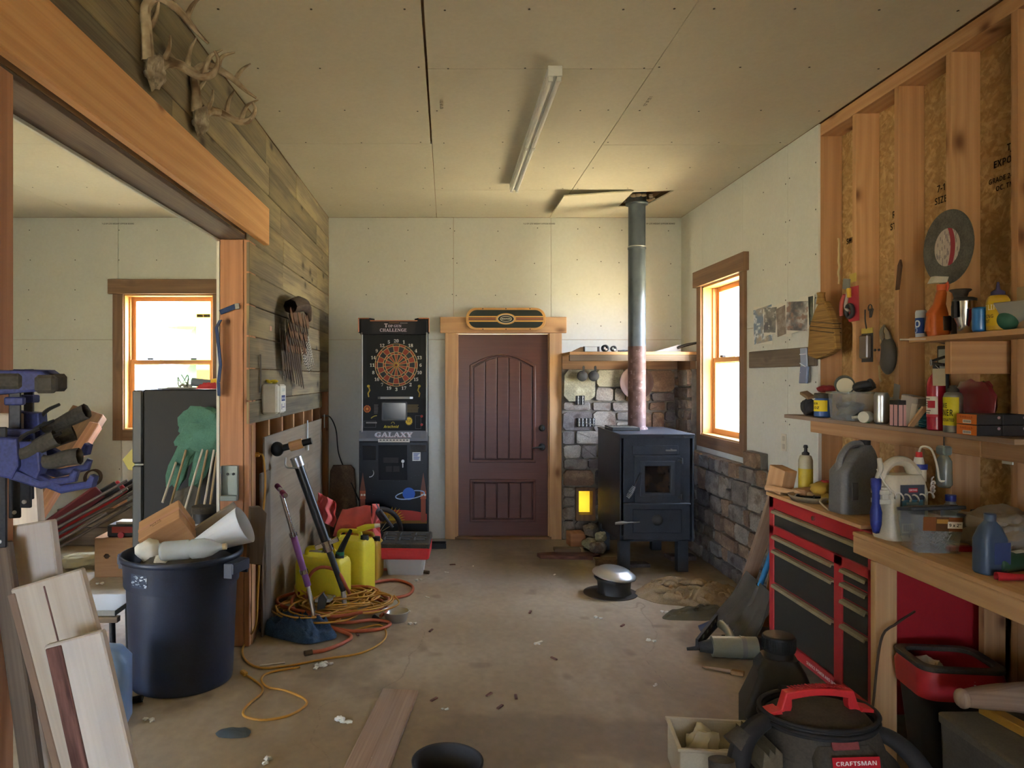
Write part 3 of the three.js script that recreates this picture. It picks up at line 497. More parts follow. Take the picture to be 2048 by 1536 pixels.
  part(lev, 'grip', taperTube([V(X(1250), Y(1042), zf + 0.075), V(X(1238), Y(1042), zf + 0.08), V(X(1226), Y(1043), zf + 0.085)], [0.008, 0.016, 0.01]), M.steelDull);
}
{
  const rust = mapped(tex(256, 512, (u, v) => { const f = fbm(u, v, 10, 14, 4, 521), g = fbm(u, v, 30, 30, 2, 523); return lerp3(lerp3([78, 54, 50], [108, 84, 80], clamp(f * 2 - 0.6)), [150, 138, 140], clamp((g - 0.66) * 5) * 0.6); }, 0.5, 0.7), 0.6, 0.0008, { metalness: 0.25 });
  const galv = mapped(tex(256, 256, (u, v) => lerp3([74, 82, 90], [98, 108, 116], fbm(u, v, 6, 6, 4, 525)), 0.5, 0.5), 0.42, 0, { metalness: 0.5 });
  const t = thing('stovepipe', 'tall round stovepipe rising from the stove through the ceiling', 'pipe', V(1.73, 1.152, -6.72));
  part(t, 'lower_section', lathe([[0.098, 0], [0.092, 0.016], [0.08, 0.022], [0.079, 0.75], [0.0785, 0.75]], null, null, 36), rust, 'rust-stained lower section');
  part(t, 'middle_section', lathe([[0.0785, 0.745], [0.078, 1.63], [0.082, 1.632], [0.083, 1.645], [0.078, 1.65]], null, null, 36), galv);
  part(t, 'upper_section', lathe([[0.077, 1.64], [0.077, 2.03], [0.1, 2.035], [0.102, 2.055], [0.085, 2.06], [0.085, 2.3]], null, null, 36), galv);
  part(t, 'joint_ring', lathe([[0.079, 1.648], [0.0825, 1.651], [0.0825, 1.657], [0.079, 1.66]], null, null, 36), M.steel);
  part(t, 'seam', b3(0.055, 0.062, 1.66, 2.02, 0.046, 0.055, 0.001), galv);
}
{ // pink insulation tufts showing in the ceiling cut around the pipe
  const g = []; for (let i = 0; i < 14; i++) { const a = i / 14 * 6.28; g.push(sph(rr(0.02, 0.04), [1.73 + 0.12 * Math.cos(a) + rr(-0.02, 0.02), CY + rr(-0.005, 0.04), -6.7 + 0.16 * Math.sin(a)], [1, 0.5, 1], null, 8)); }
  stuff(single('ceiling_insulation', 'shreds of insulation round the stovepipe hole in the ceiling', 'insulation', g, std(0x8a7a66, 1)));
}
// ---------- mantel shelf and the things hung on the stone ----------
{
  const t = thing('mantel_shelf', 'thick weathered plank shelf above the stone behind the stove', 'shelf', V(1.75, 1.775, -7.18));
  part(t, 'shelf_board', b3(-0.597, 0.605, 0.058, 0.087, -0.25, 0.25, 0.004), M.doorTrim);
  part(t, 'front_board', b3(-0.597, 0.605, 0, 0.058, 0.21, 0.248, 0.004), M.greyBoard);
  part(t, 'ledger', b3(-0.597, 0.605, -0.075, 0.056, -0.25, -0.19, 0.003), M.trim);
  part(t, 'side_ledger', b3(0.55, 0.605, -0.09, 0.056, -0.19, 0.2, 0.003), M.trim);
}
const panMat = M.iron;
for (const [px, k] of [[1165, 0], [1188, 1]]) {
  const d = 7.28, p = at(px, 752, d), t = thing('frying_pan', k ? 'small cast iron pan on the stone, the one beside the copper platter' : 'small cast iron pan on the stone, the one beside the door casing', 'pan', p, 0, 'little pans hung under the mantel');
  part(t, 'bowl', lathe([[0, 0.004], [0.044, 0.004], [0.05, 0.02], [0.053, 0.022], [0.047, 0.0], [0, 0]], [0, 0, 0.012], [-Math.PI / 2, 0, 0], 24), panMat);
  part(t, 'handle', [ext([[-0.008, 0.045], [0.008, 0.045], [0.012, 0.085], [0.006, 0.1], [-0.006, 0.1], [-0.012, 0.085]], 0.006, [k ? 0.012 : 0.01, 0, 0.006], null, 0.001)], panMat);
}
{ const t = thing('copper_platter', 'round copper platter hung on the stones behind the stovepipe', 'platter', at(1272, 765, 7.29)); part(t, 'dish', lathe([[0, 0.012], [0.11, 0.01], [0.14, 0.022], [0.165, 0.03], [0.167, 0.026], [0.14, 0.015], [0.11, 0.002], [0, 0]], null, [Math.PI / 2, 0, 0], 40), std(0x40281e, 0.5, { metalness: 0.4 })); }
{ // small things along the mantel
  const y = 1.862;
  single('wood_offcut', 'small wood wedge on the mantel shelf end by the door', 'wood', ext([[-0.06, 0], [0.05, 0], [0.05, 0.045], [0.03, 0.045]], 0.06), M.dirtyBoard, V(1.24, y, -7.0));
  const r = thing('metal_tray', 'thin white wire tray on the mantel shelf', 'tray', V(1.37, y, -7.0)); part(r, 'frame', [b3(-0.07, 0.07, 0, 0.004, -0.05, 0.05), b3(-0.07, 0.07, 0.05, 0.054, -0.05, -0.046), b3(-0.07, -0.066, 0, 0.05, -0.05, 0.05), b3(0.066, 0.07, 0, 0.05, -0.05, 0.05)], M.steelDull);
  for (const [x, c] of [[1.5, 0], [1.58, 1]]) { const q = thing('tape_roll', c ? 'dark tape roll on the mantel, the smaller one' : 'dark tape roll on the mantel, the larger one', 'tape', V(x, y + (c ? 0.03 : 0.034), -7.0)); part(q, 'roll', lathe([[0.014, -0.02], [c ? 0.028 : 0.034, -0.02], [c ? 0.028 : 0.034, 0.02], [0.014, 0.02], [0.014, -0.02]], null, [Math.PI / 2, 0, 0], 24), M.iron); part(q, 'core', cyl(0.01, 0.01, 0.05, [0.005, -0.012, 0.02], [Math.PI / 2, 0, 0], 10), M.paper); }
  single('pliers', 'dark pliers lying flat on the mantel beside the tape rolls', 'pliers', [taperTube([V(-0.06, 0.008, 0), V(0, 0.01, 0.01), V(0.06, 0.008, 0.02)], [0.006, 0.01, 0.004]), taperTube([V(-0.06, 0.008, 0.04), V(0, 0.01, 0.015), V(0.06, 0.008, 0.0)], [0.006, 0.01, 0.004])], M.iron, V(1.68, y, -6.99));
  const s = thing('hand_saw', 'old hand saw with metal grip resting on the mantel under the window side', 'saw', V(2.12, y, -7.05)); part(s, 'blade', ext([[-0.16, 0], [0.12, 0.0], [0.1, 0.075], [0.06, 0.06]], 0.002), M.steelDull); part(s, 'handle', taperTube([V(0.08, 0.04, 0), V(0.15, 0.065, 0.03), V(0.24, 0.085, 0.08)], [0.012, 0.014, 0.01]), M.iron);
}
{ // cat flap: a small opening through the stone to the yard
  const t = struct('window_3', 'small wood framed pet opening low in the stone wall beside the stove', 'window');
  part(t, 'frame', ext(rect(1.283, 1.474, 0.2, 0.525), 0.2, [0, 0, BZ + 0.01], null, 0.002, [rect(1.31, 1.447, 0.26, 0.495)]), M.trim);
  part(t, 'flap', b3(1.308, 1.449, 0.258, 0.497, BZ - 0.05, BZ - 0.046, 0), new THREE.MeshPhysicalMaterial({ color: 0xd8c060, roughness: 1, transmission: 0.5, thickness: 0 }), 'yellowed plastic flap');
}
// ---------- electronic dart machine ----------
{
  const D = 6.8, X0 = -0.805, X1 = -0.17, xm = (X0 + X1) / 2, W = X1 - X0, k = D / FOC;
  const t = thing('dart_machine', 'tall black arcade dart cabinet beside the brown door', 'dart machine', V(xm, 0, -7.1));
  const zf = 0.3, X = (px) => (px - VX) * k - xm, Y = (py) => EYE - (py - VY) * k;
  const cab = phys(0x1b1d21, 0.55, { specularIntensity: 0.45 });
  part(t, 'lower_cabinet', b3(-W / 2 + 0.0, W / 2 - 0.006, 0.02, Y(881), -0.26, zf, 0.004), cab);
  part(t, 'upper_cabinet', b3(-W / 2 + 0.02, W / 2 - 0.01, Y(881), Y(664), -0.26, zf - 0.05, 0.004), cab);
  for (const s of [-1, 1]) part(t, 'side_trim', b3(s > 0 ? W / 2 - 0.022 : -W / 2 + 0.016, s > 0 ? W / 2 - 0.008 : -W / 2 + 0.03, Y(868), Y(664), zf - 0.06, zf - 0.03), M.steelDull);
  // crown with projecting side lamps and copper edging
  const cr = part(t, 'crown', [b3(-W / 2 + 0.01, W / 2 - 0.01, Y(669), Y(640), -0.26, zf - 0.03, 0.004)], cab);
  for (const s of [-1, 1]) part(cr, 'wing', ext([[0, 0], [0.1, 0], [0.14, -0.11], [0, -0.11]].map(([a, b]) => [s * (W / 2 + 0.01 - a), b]), Y(635) - Y(665), [0, (Y(635) + Y(665)) / 2, zf - 0.04], [Math.PI / 2, 0, 0], 0.002).scale(1, 1, 1), cab);
  part(cr, 'copper_edge', [b3(-W / 2 - 0.012, -W / 2 + 0.09, Y(637), Y(635), zf - 0.045, zf - 0.03), b3(W / 2 - 0.09, W / 2 + 0.012, Y(637), Y(635), zf - 0.045, zf - 0.03), b3(-W / 2 + 0.1, W / 2 - 0.1, Y(642), Y(640), zf - 0.03, zf - 0.026), b3(-W / 2 - 0.012, -W / 2 - 0.004, Y(664), Y(636), zf - 0.045, zf - 0.03), b3(W / 2 + 0.004, W / 2 + 0.012, Y(664), Y(636), zf - 0.045, zf - 0.03)], std(0xb0704a, 0.4, { metalness: 0.4 }));
  part(cr, 'marquee', sheet(0.4, 0.105, [0, Y(655), zf - 0.0285]), print(512, 134, (x, w, h) => {
    x.fillStyle = '#15131a'; x.fillRect(0, 0, w, h); textOn(x, 'T', 165, 40, 'bold 62px serif', '#e8e2ee'); textOn(x, 'OP GUN', 268, 48, 'bold 40px serif', '#cfc0d2'); textOn(x, 'CHALLENGE', 250, 96, 'bold 50px serif', '#d9cad6'); x.fillStyle = '#8a6a3a'; x.fillRect(200, 6, 120, 6); x.fillStyle = '#c8c0c0'; x.fillRect(330, 10, 90, 4);
  }, 0.4));
  // dart panel with printed numbers
  const zp = zf - 0.049, cx = X(792), cyy = Y(730), R = 0.195;
  part(t, 'number_panel', sheet(W - 0.06, Y(668) - Y(797), [0, (Y(668) + Y(797)) / 2, zp]), print(640, 640, (x, w, h) => {
    x.fillStyle = '#151a19'; x.fillRect(0, 0, w, h); x.fillStyle = '#1d2221'; x.fillRect(0, 0, 40, h); x.fillRect(w - 40, 0, 40, h);
    const pw = (W - 0.06) / w, ph = (Y(668) - Y(797)) / h, ox = w / 2 + cx / pw, oy = (Y(668) - cyy) / ph;
    [20, 1, 18, 4, 13, 6, 10, 15, 2, 17, 3, 19, 7, 16, 8, 11, 14, 9, 12, 5].forEach((n, i) => { const a = i * Math.PI / 10, r = R * 1.15; textOn(x, String(n), ox + r * Math.sin(a) / pw, oy - r * Math.cos(a) / ph, 'bold 46px serif', '#f4f3ea'); });
    for (const s of [-1, 1]) { x.save(); x.translate(w / 2 + s * 262, 560); x.fillStyle = '#b8a23c'; x.beginPath(); x.ellipse(0, -42, 15, 13, 0, 0, 7); x.fill(); x.lineWidth = 13; x.strokeStyle = '#a8923a'; x.lineCap = 'round'; x.beginPath(); x.moveTo(-s * 4, -30); x.lineTo(-s * 14, 0); x.lineTo(s * 4, 30); x.lineTo(-s * 2, 62); x.stroke(); x.restore(); }
  }, 0.5));
  const bd = part(t, 'dartboard', cyl(R * 1.02, R * 1.02, 0.02, [cx, cyy, zp + 0.008], [Math.PI / 2, 0, 0], 60), std(0x15161a, 0.6));
  const seg = { red: std(0x9a3a22, 0.55), blk: std(0x14161c, 0.5) };
  const ring = (r0, r1, i) => { const a0 = (i - 0.5) * Math.PI / 10 + 0.02, a1 = (i + 0.5) * Math.PI / 10 - 0.02, pts = []; for (let q = 0; q <= 4; q++) { const a = a0 + (a1 - a0) * q / 4; pts.push([r1 * Math.sin(a), r1 * Math.cos(a)]); } for (let q = 4; q >= 0; q--) { const a = a0 + (a1 - a0) * q / 4; pts.push([r0 * Math.sin(a), r0 * Math.cos(a)]); } return pts.reverse(); };
  for (let i = 0; i < 20; i++) [[0.135, 0.5, 0], [0.53, 0.6, 1], [0.63, 0.88, 0], [0.91, 0.98, 1]].forEach(([r0, r1, f]) => part(bd, 'segment', ext(ring(R * r0, R * r1, i), 0.008, [cx, cyy, zp + 0.02]), (i + f) % 2 ? seg.blk : seg.red));
  const wire = std(0xc8a66a, 0.45, { metalness: 0.3 });
  part(bd, 'divider_grid', [...[0.515, 0.615, 0.895, 1.0].map((r) => put(new THREE.TorusGeometry(R * r, 0.0028, 6, 60), [cx, cyy, zp + 0.024])), ...Array.from({ length: 20 }, (_, i) => { const a = (i + 0.5) * Math.PI / 10; return rod(V(cx + 0.13 * R * Math.sin(a), cyy + 0.13 * R * Math.cos(a), zp + 0.0245), V(cx + R * Math.sin(a), cyy + R * Math.cos(a), zp + 0.0245), 0.0022, 0.0022, 5); })], wire);
  part(bd, 'bullseye', [lathe([[0, 0.03], [0.011, 0.03], [0.011, 0.026]], [cx, cyy, zp], [Math.PI / 2, 0, 0], 20)], std(0x6a1c18, 0.5)); part(bd, 'outer_bull', lathe([[0.011, 0.027], [0.024, 0.027], [0.025, 0.02]], [cx, cyy, zp], [Math.PI / 2, 0, 0], 24), std(0xb08a36, 0.5));
  // score panel
  const sp = part(t, 'score_panel', sheet(W - 0.07, Y(797) - Y(860), [0, (Y(797) + Y(860)) / 2, zf - 0.048]), print(640, 320, (x, w, h) => {
    x.fillStyle = '#131517'; x.fillRect(0, 0, w, h);
    const ox = 40, oy = 108; x.fillStyle = '#c06a34'; for (let i = 0; i < 10; i++) { const a = i * Math.PI / 5; x.beginPath(); x.arc(ox + 26 * Math.cos(a), oy + 26 * Math.sin(a), 13, 0, 7); x.fill(); } x.beginPath(); x.arc(ox, oy, 28, 0, 7); x.fill(); x.fillStyle = '#3a1a10'; for (let i = 0; i < 10; i++) { const a = i * Math.PI / 5; x.beginPath(); x.arc(ox + 22 * Math.cos(a), oy + 22 * Math.sin(a), 5, 0, 7); x.fill(); } x.fillStyle = '#e8c060'; x.beginPath(); x.arc(ox, oy, 6, 0, 7); x.fill();
    x.fillStyle = '#8a8a84'; for (let i = 0; i < 7; i++) x.fillRect(112, 66 + i * 14, 34 + 12 * hash(i, 3, 3), 4); x.fillStyle = '#8a7a4a'; for (let i = 0; i < 6; i++) x.fillRect(446, 66 + i * 14, 120 + 20 * hash(i, 4, 3), 5);
    x.strokeStyle = '#b8a83c'; x.lineWidth = 9; x.beginPath(); x.moveTo(80, 205); x.quadraticCurveTo(110, 176, 142, 178); x.stroke();
    textOn(x, 'Arachnid', 290, 290, 'bold italic 36px sans-serif', '#d8c23a'); x.lineWidth = 5; x.beginPath(); x.arc(310, 258, 16, 3, 6.6); x.stroke();
    x.fillStyle = '#d8b83c'; x.beginPath(); for (let i = 0; i < 32; i++) { const a = i * Math.PI / 16, r = i % 2 ? 30 : 42; x.lineTo(478 + r * Math.cos(a), 232 + r * 1.15 * Math.sin(a)); } x.fill(); textOn(x, '1Z', 478, 232, 'bold 36px serif', '#6a4a20');
    x.strokeStyle = '#6a6c6c'; x.lineWidth = 3; x.strokeRect(6, 232, 124, 64); x.strokeRect(546, 178, 58, 132);
  }, 0.5));
  const scr = part(t, 'screen_bezel', ext(rrect(0.235, 0.175, 0.012), 0.02, [X(788), Y(823), zf - 0.042], null, 0.004, [rrect(0.212, 0.152, 0.01)]), std(0x3c4042, 0.4)); part(scr, 'screen', box(0.216, 0.156, 0.006, [X(788), Y(823), zf - 0.046], null, 0.001), std(0x23282a, 0.12));
  part(t, 'dart_ledge', ext([[-0.135, 0], [0.135, 0], [0.17, 0.03], [-0.17, 0.03]], 0.02, [X(790), Y(796), zf - 0.025], [-Math.PI / 2, 0, 0], 0.002), M.steelDull);
  part(t, 'coin_tray', box(0.1, 0.012, 0.02, [X(742), Y(846), zf - 0.04]), M.steelDull);
  for (const y of [833, 850]) part(t, 'select_button', cyl(0.012, 0.012, 0.012, [X(843), Y(y), zf - 0.04], [Math.PI / 2, 0, 0], 14), std(0x9a2a2e, 0.5));
  // sloped name plate between the two cabinets
  const zs = 0.03; part(t, 'name_plate', [ext([[zf + 0.01, Y(882)], [zf + 0.01, Y(877)], [zf - 0.04, Y(862)], [zf - 0.04, Y(882)]], W - 0.002, [-0.002, 0, 0], [0, -Math.PI / 2, 0])], std(0x6c7076, 0.45));
  { const y0 = Y(876), y1 = Y(863), z0 = zf + 0.0095, z1 = zf - 0.038; const g = sheet(0.5, Math.hypot(y1 - y0, z1 - z0) * 0.92, [0, (y0 + y1) / 2 + 0.001, (z0 + z1) / 2 + 0.002], [-Math.atan2(z0 - z1, y1 - y0), 0, 0]); part(t, 'name_print', g, print(512, 80, (x, w, h) => { x.fillStyle = '#6c7076'; x.fillRect(0, 0, w, h); textOn(x, 'GALAXY', w / 2, h / 2 + 4, 'bold 84px serif', '#d4d8de'); textOn(x, 'GALAXY', w / 2, h / 2 + 10, 'bold 80px serif', '#b89aa0'); textOn(x, 'GALAXY', w / 2, h / 2, 'bold 80px serif', '#cfd6de'); }, 0.45)); }
  // printed lower door
  part(t, 'front_art', sheet(W - 0.014, Y(885) - Y(1047), [-0.003, (Y(885) + Y(1047)) / 2, zf + 0.001]), print(560, 680, (x, w, h) => {
    x.fillStyle = '#0f1318'; x.fillRect(0, 0, w, h);
    x.strokeStyle = '#c8d0d8'; x.lineWidth = 7; x.beginPath(); x.arc(85, 255, 34, -0.7, 1.7); x.stroke(); for (let i = 0; i < 40; i++) { x.fillStyle = '#8aa0b4'; x.fillRect(hash(i, 1, 8) * w, hash(i, 2, 8) * h * 0.7, 2, 2); }
    x.fillStyle = '#a83c34'; x.beginPath(); x.ellipse(w / 2 + 30, 665, 330, 100, 0, 0, 7); x.fill();
    x.fillStyle = '#c9a92e'; x.beginPath(); for (let i = 0; i < 30; i++) { const a = Math.PI + i * Math.PI / 29, r = i % 2 ? 78 : 130 + 30 * hash(i, 5, 2); x.lineTo(250 + r * Math.cos(a), 660 + r * 0.85 * Math.sin(a)); } x.fill(); textOn(x, 'DART', 230, 622, 'bold 40px sans-serif', '#8a7c50');
    x.fillStyle = '#7c5c20'; x.fillRect(0, 655, w, 25);
    const tower = (cx) => { x.fillStyle = '#8a4a34'; x.fillRect(cx - 20, 470, 40, 200); x.fillStyle = '#a05a3c'; x.fillRect(cx - 24, 405, 48, 70); x.fillStyle = '#e8e4d4'; x.beginPath(); x.arc(cx - 9, 440, 9, 0, 7); x.arc(cx + 14, 440, 9, 0, 7); x.fill(); x.fillStyle = '#6a4436'; x.beginPath(); x.moveTo(cx - 24, 405); x.lineTo(cx, 250); x.lineTo(cx + 24, 405); x.fill(); }; tower(28); tower(w - 30);
    x.strokeStyle = '#8fb0dc'; x.lineWidth = 9; x.beginPath(); x.ellipse(420, 440, 120, 32, -0.15, 0, 7); x.stroke(); x.fillStyle = '#2a62c8'; x.beginPath(); x.arc(410, 430, 52, 0, 7); x.fill(); x.strokeStyle = '#a9c4e8'; x.beginPath(); x.ellipse(420, 440, 120, 32, -0.15, 0.2, 2.9); x.stroke();
  }, 0.3));
  const cd = part(t, 'coin_door', b3(X(757), X(815), Y(960), Y(890), zf + 0.001, zf + 0.016, 0.003), cab);
  part(cd, 'coin_slots', [b3(X(767), X(797), Y(925), Y(915), zf + 0.016, zf + 0.02), b3(X(772), X(784), Y(943), Y(932), zf + 0.016, zf + 0.022), b3(X(787), X(799), Y(943), Y(932), zf + 0.016, zf + 0.022)], M.black); part(cd, 'lock', [cyl(0.014, 0.014, 0.02, [X(806), Y(922), zf + 0.022], [Math.PI / 2, 0, 0], 14), box(0.008, 0.04, 0.01, [X(806), Y(930), zf + 0.032])], M.steel);
  part(t, 'speaker_plate', b3(X(725), X(752), Y(920), Y(891), zf + 0.001, zf + 0.008), cab); part(t, 'return_slot', b3(X(820), X(853), Y(903), Y(890), zf + 0.001, zf + 0.014), M.iron);
  part(t, 'notice_strip', sheet(0.29, 0.03, [X(788), Y(881), zf + 0.0115]), print(256, 28, (x, w, h) => { x.fillStyle = '#d8d6cc'; x.fillRect(0, 0, w, h); x.fillStyle = '#3c4042'; for (let i = 0; i < 9; i++) x.fillRect(12 + i * 27, 6, 16, 8); }, 0.6));
  part(t, 'notice_sticker', sheet(0.075, 0.08, [X(833), Y(913), zf + 0.002]), print(96, 96, (x, w, h) => { x.fillStyle = '#e8ecf0'; x.fillRect(0, 0, w, h); x.fillStyle = '#5a74b8'; for (let i = 0; i < 6; i++) x.fillRect(12, 12 + i * 13, 50 + 24 * hash(i, 7, 1), 7); }, 0.6));
}
// ---------- skateboard leaning on the door casing ----------
{
  const t = thing('skateboard', 'longboard deck with dark grip and oval emblem laid on the door head casing', 'skateboard', V(0.592, 2.175, BZ + 0.062)); t.rotation.x = -0.08;
  const w = 0.795, h = 0.225;
  part(t, 'deck', ext(rrect(w, h, 0.1, 10), 0.014, [0, 0.028, 0], null, 0.004), M.jamb);
  part(t, 'grip_print', put((() => { const s = new THREE.ShapeGeometry(new THREE.Shape(rrect(w - 0.05, h - 0.045, 0.085, 10).map(([a, b]) => new THREE.Vector2(a, b)))); const p = s.attributes.position, uv = s.attributes.uv; for (let i = 0; i < p.count; i++) uv.setXY(i, p.getX(i) / (w - 0.05) + 0.5, p.getY(i) / (h - 0.045) + 0.5); return s.toNonIndexed(); })(), [0, 0.028, 0.0078]), print(768, 184, (x, W, H) => {
    x.fillStyle = '#2f3630'; x.fillRect(0, 0, W, H); x.fillStyle = '#d8a65a'; x.fillRect(0, 62, W, 60); x.fillStyle = '#3a2a3c'; x.fillRect(0, 78, W, 8); x.fillRect(0, 98, W, 8); x.fillStyle = '#8a2a3a'; x.fillRect(0, 88, W, 6);
    x.fillStyle = '#d8a65a'; x.beginPath(); x.ellipse(W / 2, H / 2, 104, 58, 0, 0, 7); x.fill(); x.fillStyle = '#20201c'; x.beginPath(); x.ellipse(W / 2, H / 2, 84, 44, 0, 0, 7); x.fill(); x.strokeStyle = '#d9d0b8'; x.lineWidth = 6; x.stroke(); x.beginPath(); x.ellipse(W / 2, H / 2, 58, 26, 0, 0, 7); x.stroke(); textOn(x, 'BOSTON', W / 2, H / 2, 'bold 24px sans-serif', '#e4dcc4');
  }, 0.6));
  for (const x of [-0.23, 0, 0.24]) part(t, 'bolt', [cyl(0.006, 0.006, 0.006, [x, 0.13, 0.006], [Math.PI / 2, 0, 0], 8), cyl(0.006, 0.006, 0.006, [x, -0.075, 0.006], [Math.PI / 2, 0, 0], 8)], M.iron);
}
// ---------- strip light (off) ----------
{
  const t = thing('ceiling_light', 'unlit white two tube strip light under the ceiling', 'light', V(0.56, CY, -4.97));
  part(t, 'housing', ext([[-0.034, 0], [0.034, 0], [0.034, -0.03], [0.018, -0.05], [-0.018, -0.05], [-0.034, -0.03]], 2.3, null, null, 0.001), std(0xe6e6e0, 0.45));
  for (const z of [-0.58, 0.58]) for (const s of [-1, 1]) part(t, 'tube', cyl(0.0127, 0.0127, 1.12, [s * 0.022, -0.06, z], [Math.PI / 2, 0, 0], 14), std(0xf0f0ea, 0.35));
  for (const z of [-1.155, 1.155]) part(t, 'end_cap', b3(-0.037, 0.037, -0.055, 0, z - 0.008, z + 0.008), std(0xe2e2dc, 0.5));
  for (const z of [-1.145, -0.012, 0.012, 1.145]) for (const s of [-1, 1]) part(t, 'lamp_holder', b3(s * 0.022 - 0.012, s * 0.022 + 0.012, -0.078, -0.03, z - 0.008, z + 0.008), std(0xdcdcd6, 0.5));
}

{ // broiler rack on the stove top and iron vents let into the stone
  const t = thing('broiler_rack', 'black slotted broiler rack lying on the stove top', 'rack', V(1.56, 1.153, -6.62)); part(t, 'tray', [b3(-0.11, 0.13, 0, 0.004, -0.16, 0.16), b3(-0.11, -0.105, 0, 0.03, -0.16, 0.16), b3(0.125, 0.13, 0, 0.03, -0.16, 0.16), b3(-0.11, 0.13, 0, 0.03, -0.16, -0.155), b3(-0.11, 0.13, 0, 0.03, 0.155, 0.16)], M.iron); for (let i = 0; i < 9; i++) part(t, 'slat', box(0.014, 0.004, 0.3, [-0.09 + i * 0.025, 0.028, 0], null, 0.001), M.steelDull); part(t, 'handle', tube([V(-0.11, 0.02, 0), V(-0.2, 0.035, -0.03), V(-0.3, 0.05, -0.08)], 0.004), M.steelDull);
  for (const [x, y, w, h, n, l] of [[1.326, 1.395, 0.09, 0.09, 2, 'small iron vent with two bars set in the stone below the pans'], [1.385, 1.175, 0.18, 0.085, 5, 'wider iron vent with scrolled bars set in the stone above the pet opening']]) { const g = thing('iron_vent', l, 'vent', V(x, y, BZ + 0.088)); part(g, 'backing', box(w, h, 0.012, null, null, 0.002), M.black); for (let i = 0; i < n; i++) part(g, 'scroll_bar', lathe([[0.004, -h / 2], [0.011, -h / 3], [0.004, -h / 6], [0.01, 0], [0.004, h / 6], [0.011, h / 3], [0.004, h / 2]], [-w / 2 + (i + 0.5) * w / n, 0, 0.008], null, 10), M.steelDull); }
}

// ---------- antlers on the plank wall ----------
const bone = mapped(tex(256, 128, (u, v) => { const f = fbm(u, v, 5, 5, 4, 601); return lerp3([112, 92, 70], [204, 190, 162], clamp(f * 1.7 - 0.35)); }, 0.3, 0.3), 0.8, 0.001);
const skull = mapped(tex(128, 128, (u, v) => lerp3([96, 82, 66], [200, 188, 164], fbm(u, v, 6, 6, 4, 603)), 0.15, 0.15), 0.9, 0.002);
function antlers(label, pos, turn, near, far) {
  const t = thing('antlers', label, 'antlers', pos); t.rotation.y = turn;
  part(t, 'skull_plate', sack(0.07, 0.13, 0.13, 8, 0.3, 0.8, 24).translate(0.035, -0.09, 0), skull);
  for (const beams of [near, far]) {
    const main = part(t, 'antler', taperTube(beams[0].map((p) => V(...p)), [0.027, 0.022, 0.021, 0.018, 0.013, 0.005], 9, 40), bone);
    for (const tine of beams.slice(1)) part(main, 'tine', taperTube(tine.map((p) => V(...p)), [0.014, 0.01, 0.0035], 7, 14), bone);
  }
  return t;
}
{ // points: out from the wall, up, along the wall
  const near = [[[0.03, 0, 0.03], [0.03, 0.1, 0.045], [0.025, 0.18, 0.04], [0.08, 0.215, 0.03], [0.18, 0.185, 0.0], [0.27, 0.12, -0.03], [0.31, 0.1, -0.06]], [[0.03, 0.09, 0.045], [0.07, 0.15, 0.03], [0.09, 0.21, 0.03]], [[0.13, 0.205, 0.015], [0.15, 0.27, 0.0], [0.21, 0.3, -0.02]], [[0.21, 0.16, -0.01], [0.25, 0.22, -0.02], [0.29, 0.25, -0.03]]];
  const far = [[[0.03, 0, -0.03], [0.05, 0.06, -0.12], [0.09, 0.07, -0.18], [0.16, 0.04, -0.2], [0.24, 0.03, -0.17], [0.29, 0.07, -0.12], [0.28, 0.1, -0.1]], [[0.04, 0.04, -0.08], [0.07, 0.1, -0.08], [0.08, 0.15, -0.07]], [[0.11, 0.06, -0.19], [0.13, 0.14, -0.18], [0.16, 0.19, -0.18]], [[0.19, 0.035, -0.19], [0.23, 0.11, -0.18], [0.29, 0.14, -0.18]]];
  const sc = (b, k, kx = k) => b.map((l) => l.map((p) => [p[0] * kx, p[1] * k, p[2] * k]));
  antlers('deer antlers on the planks above the beam, the set with the larger skull plate', V(PX, 2.855, -2.92), 0, sc(near, 1.15, 0.72), sc(far, 1, 0.85));
  antlers('deer antlers on the planks above the beam, the set farther from the jamb post', V(PX, 2.85, -3.46), 0, sc(near, 1, 0.9), sc(far, 0.95, 0.9));
}
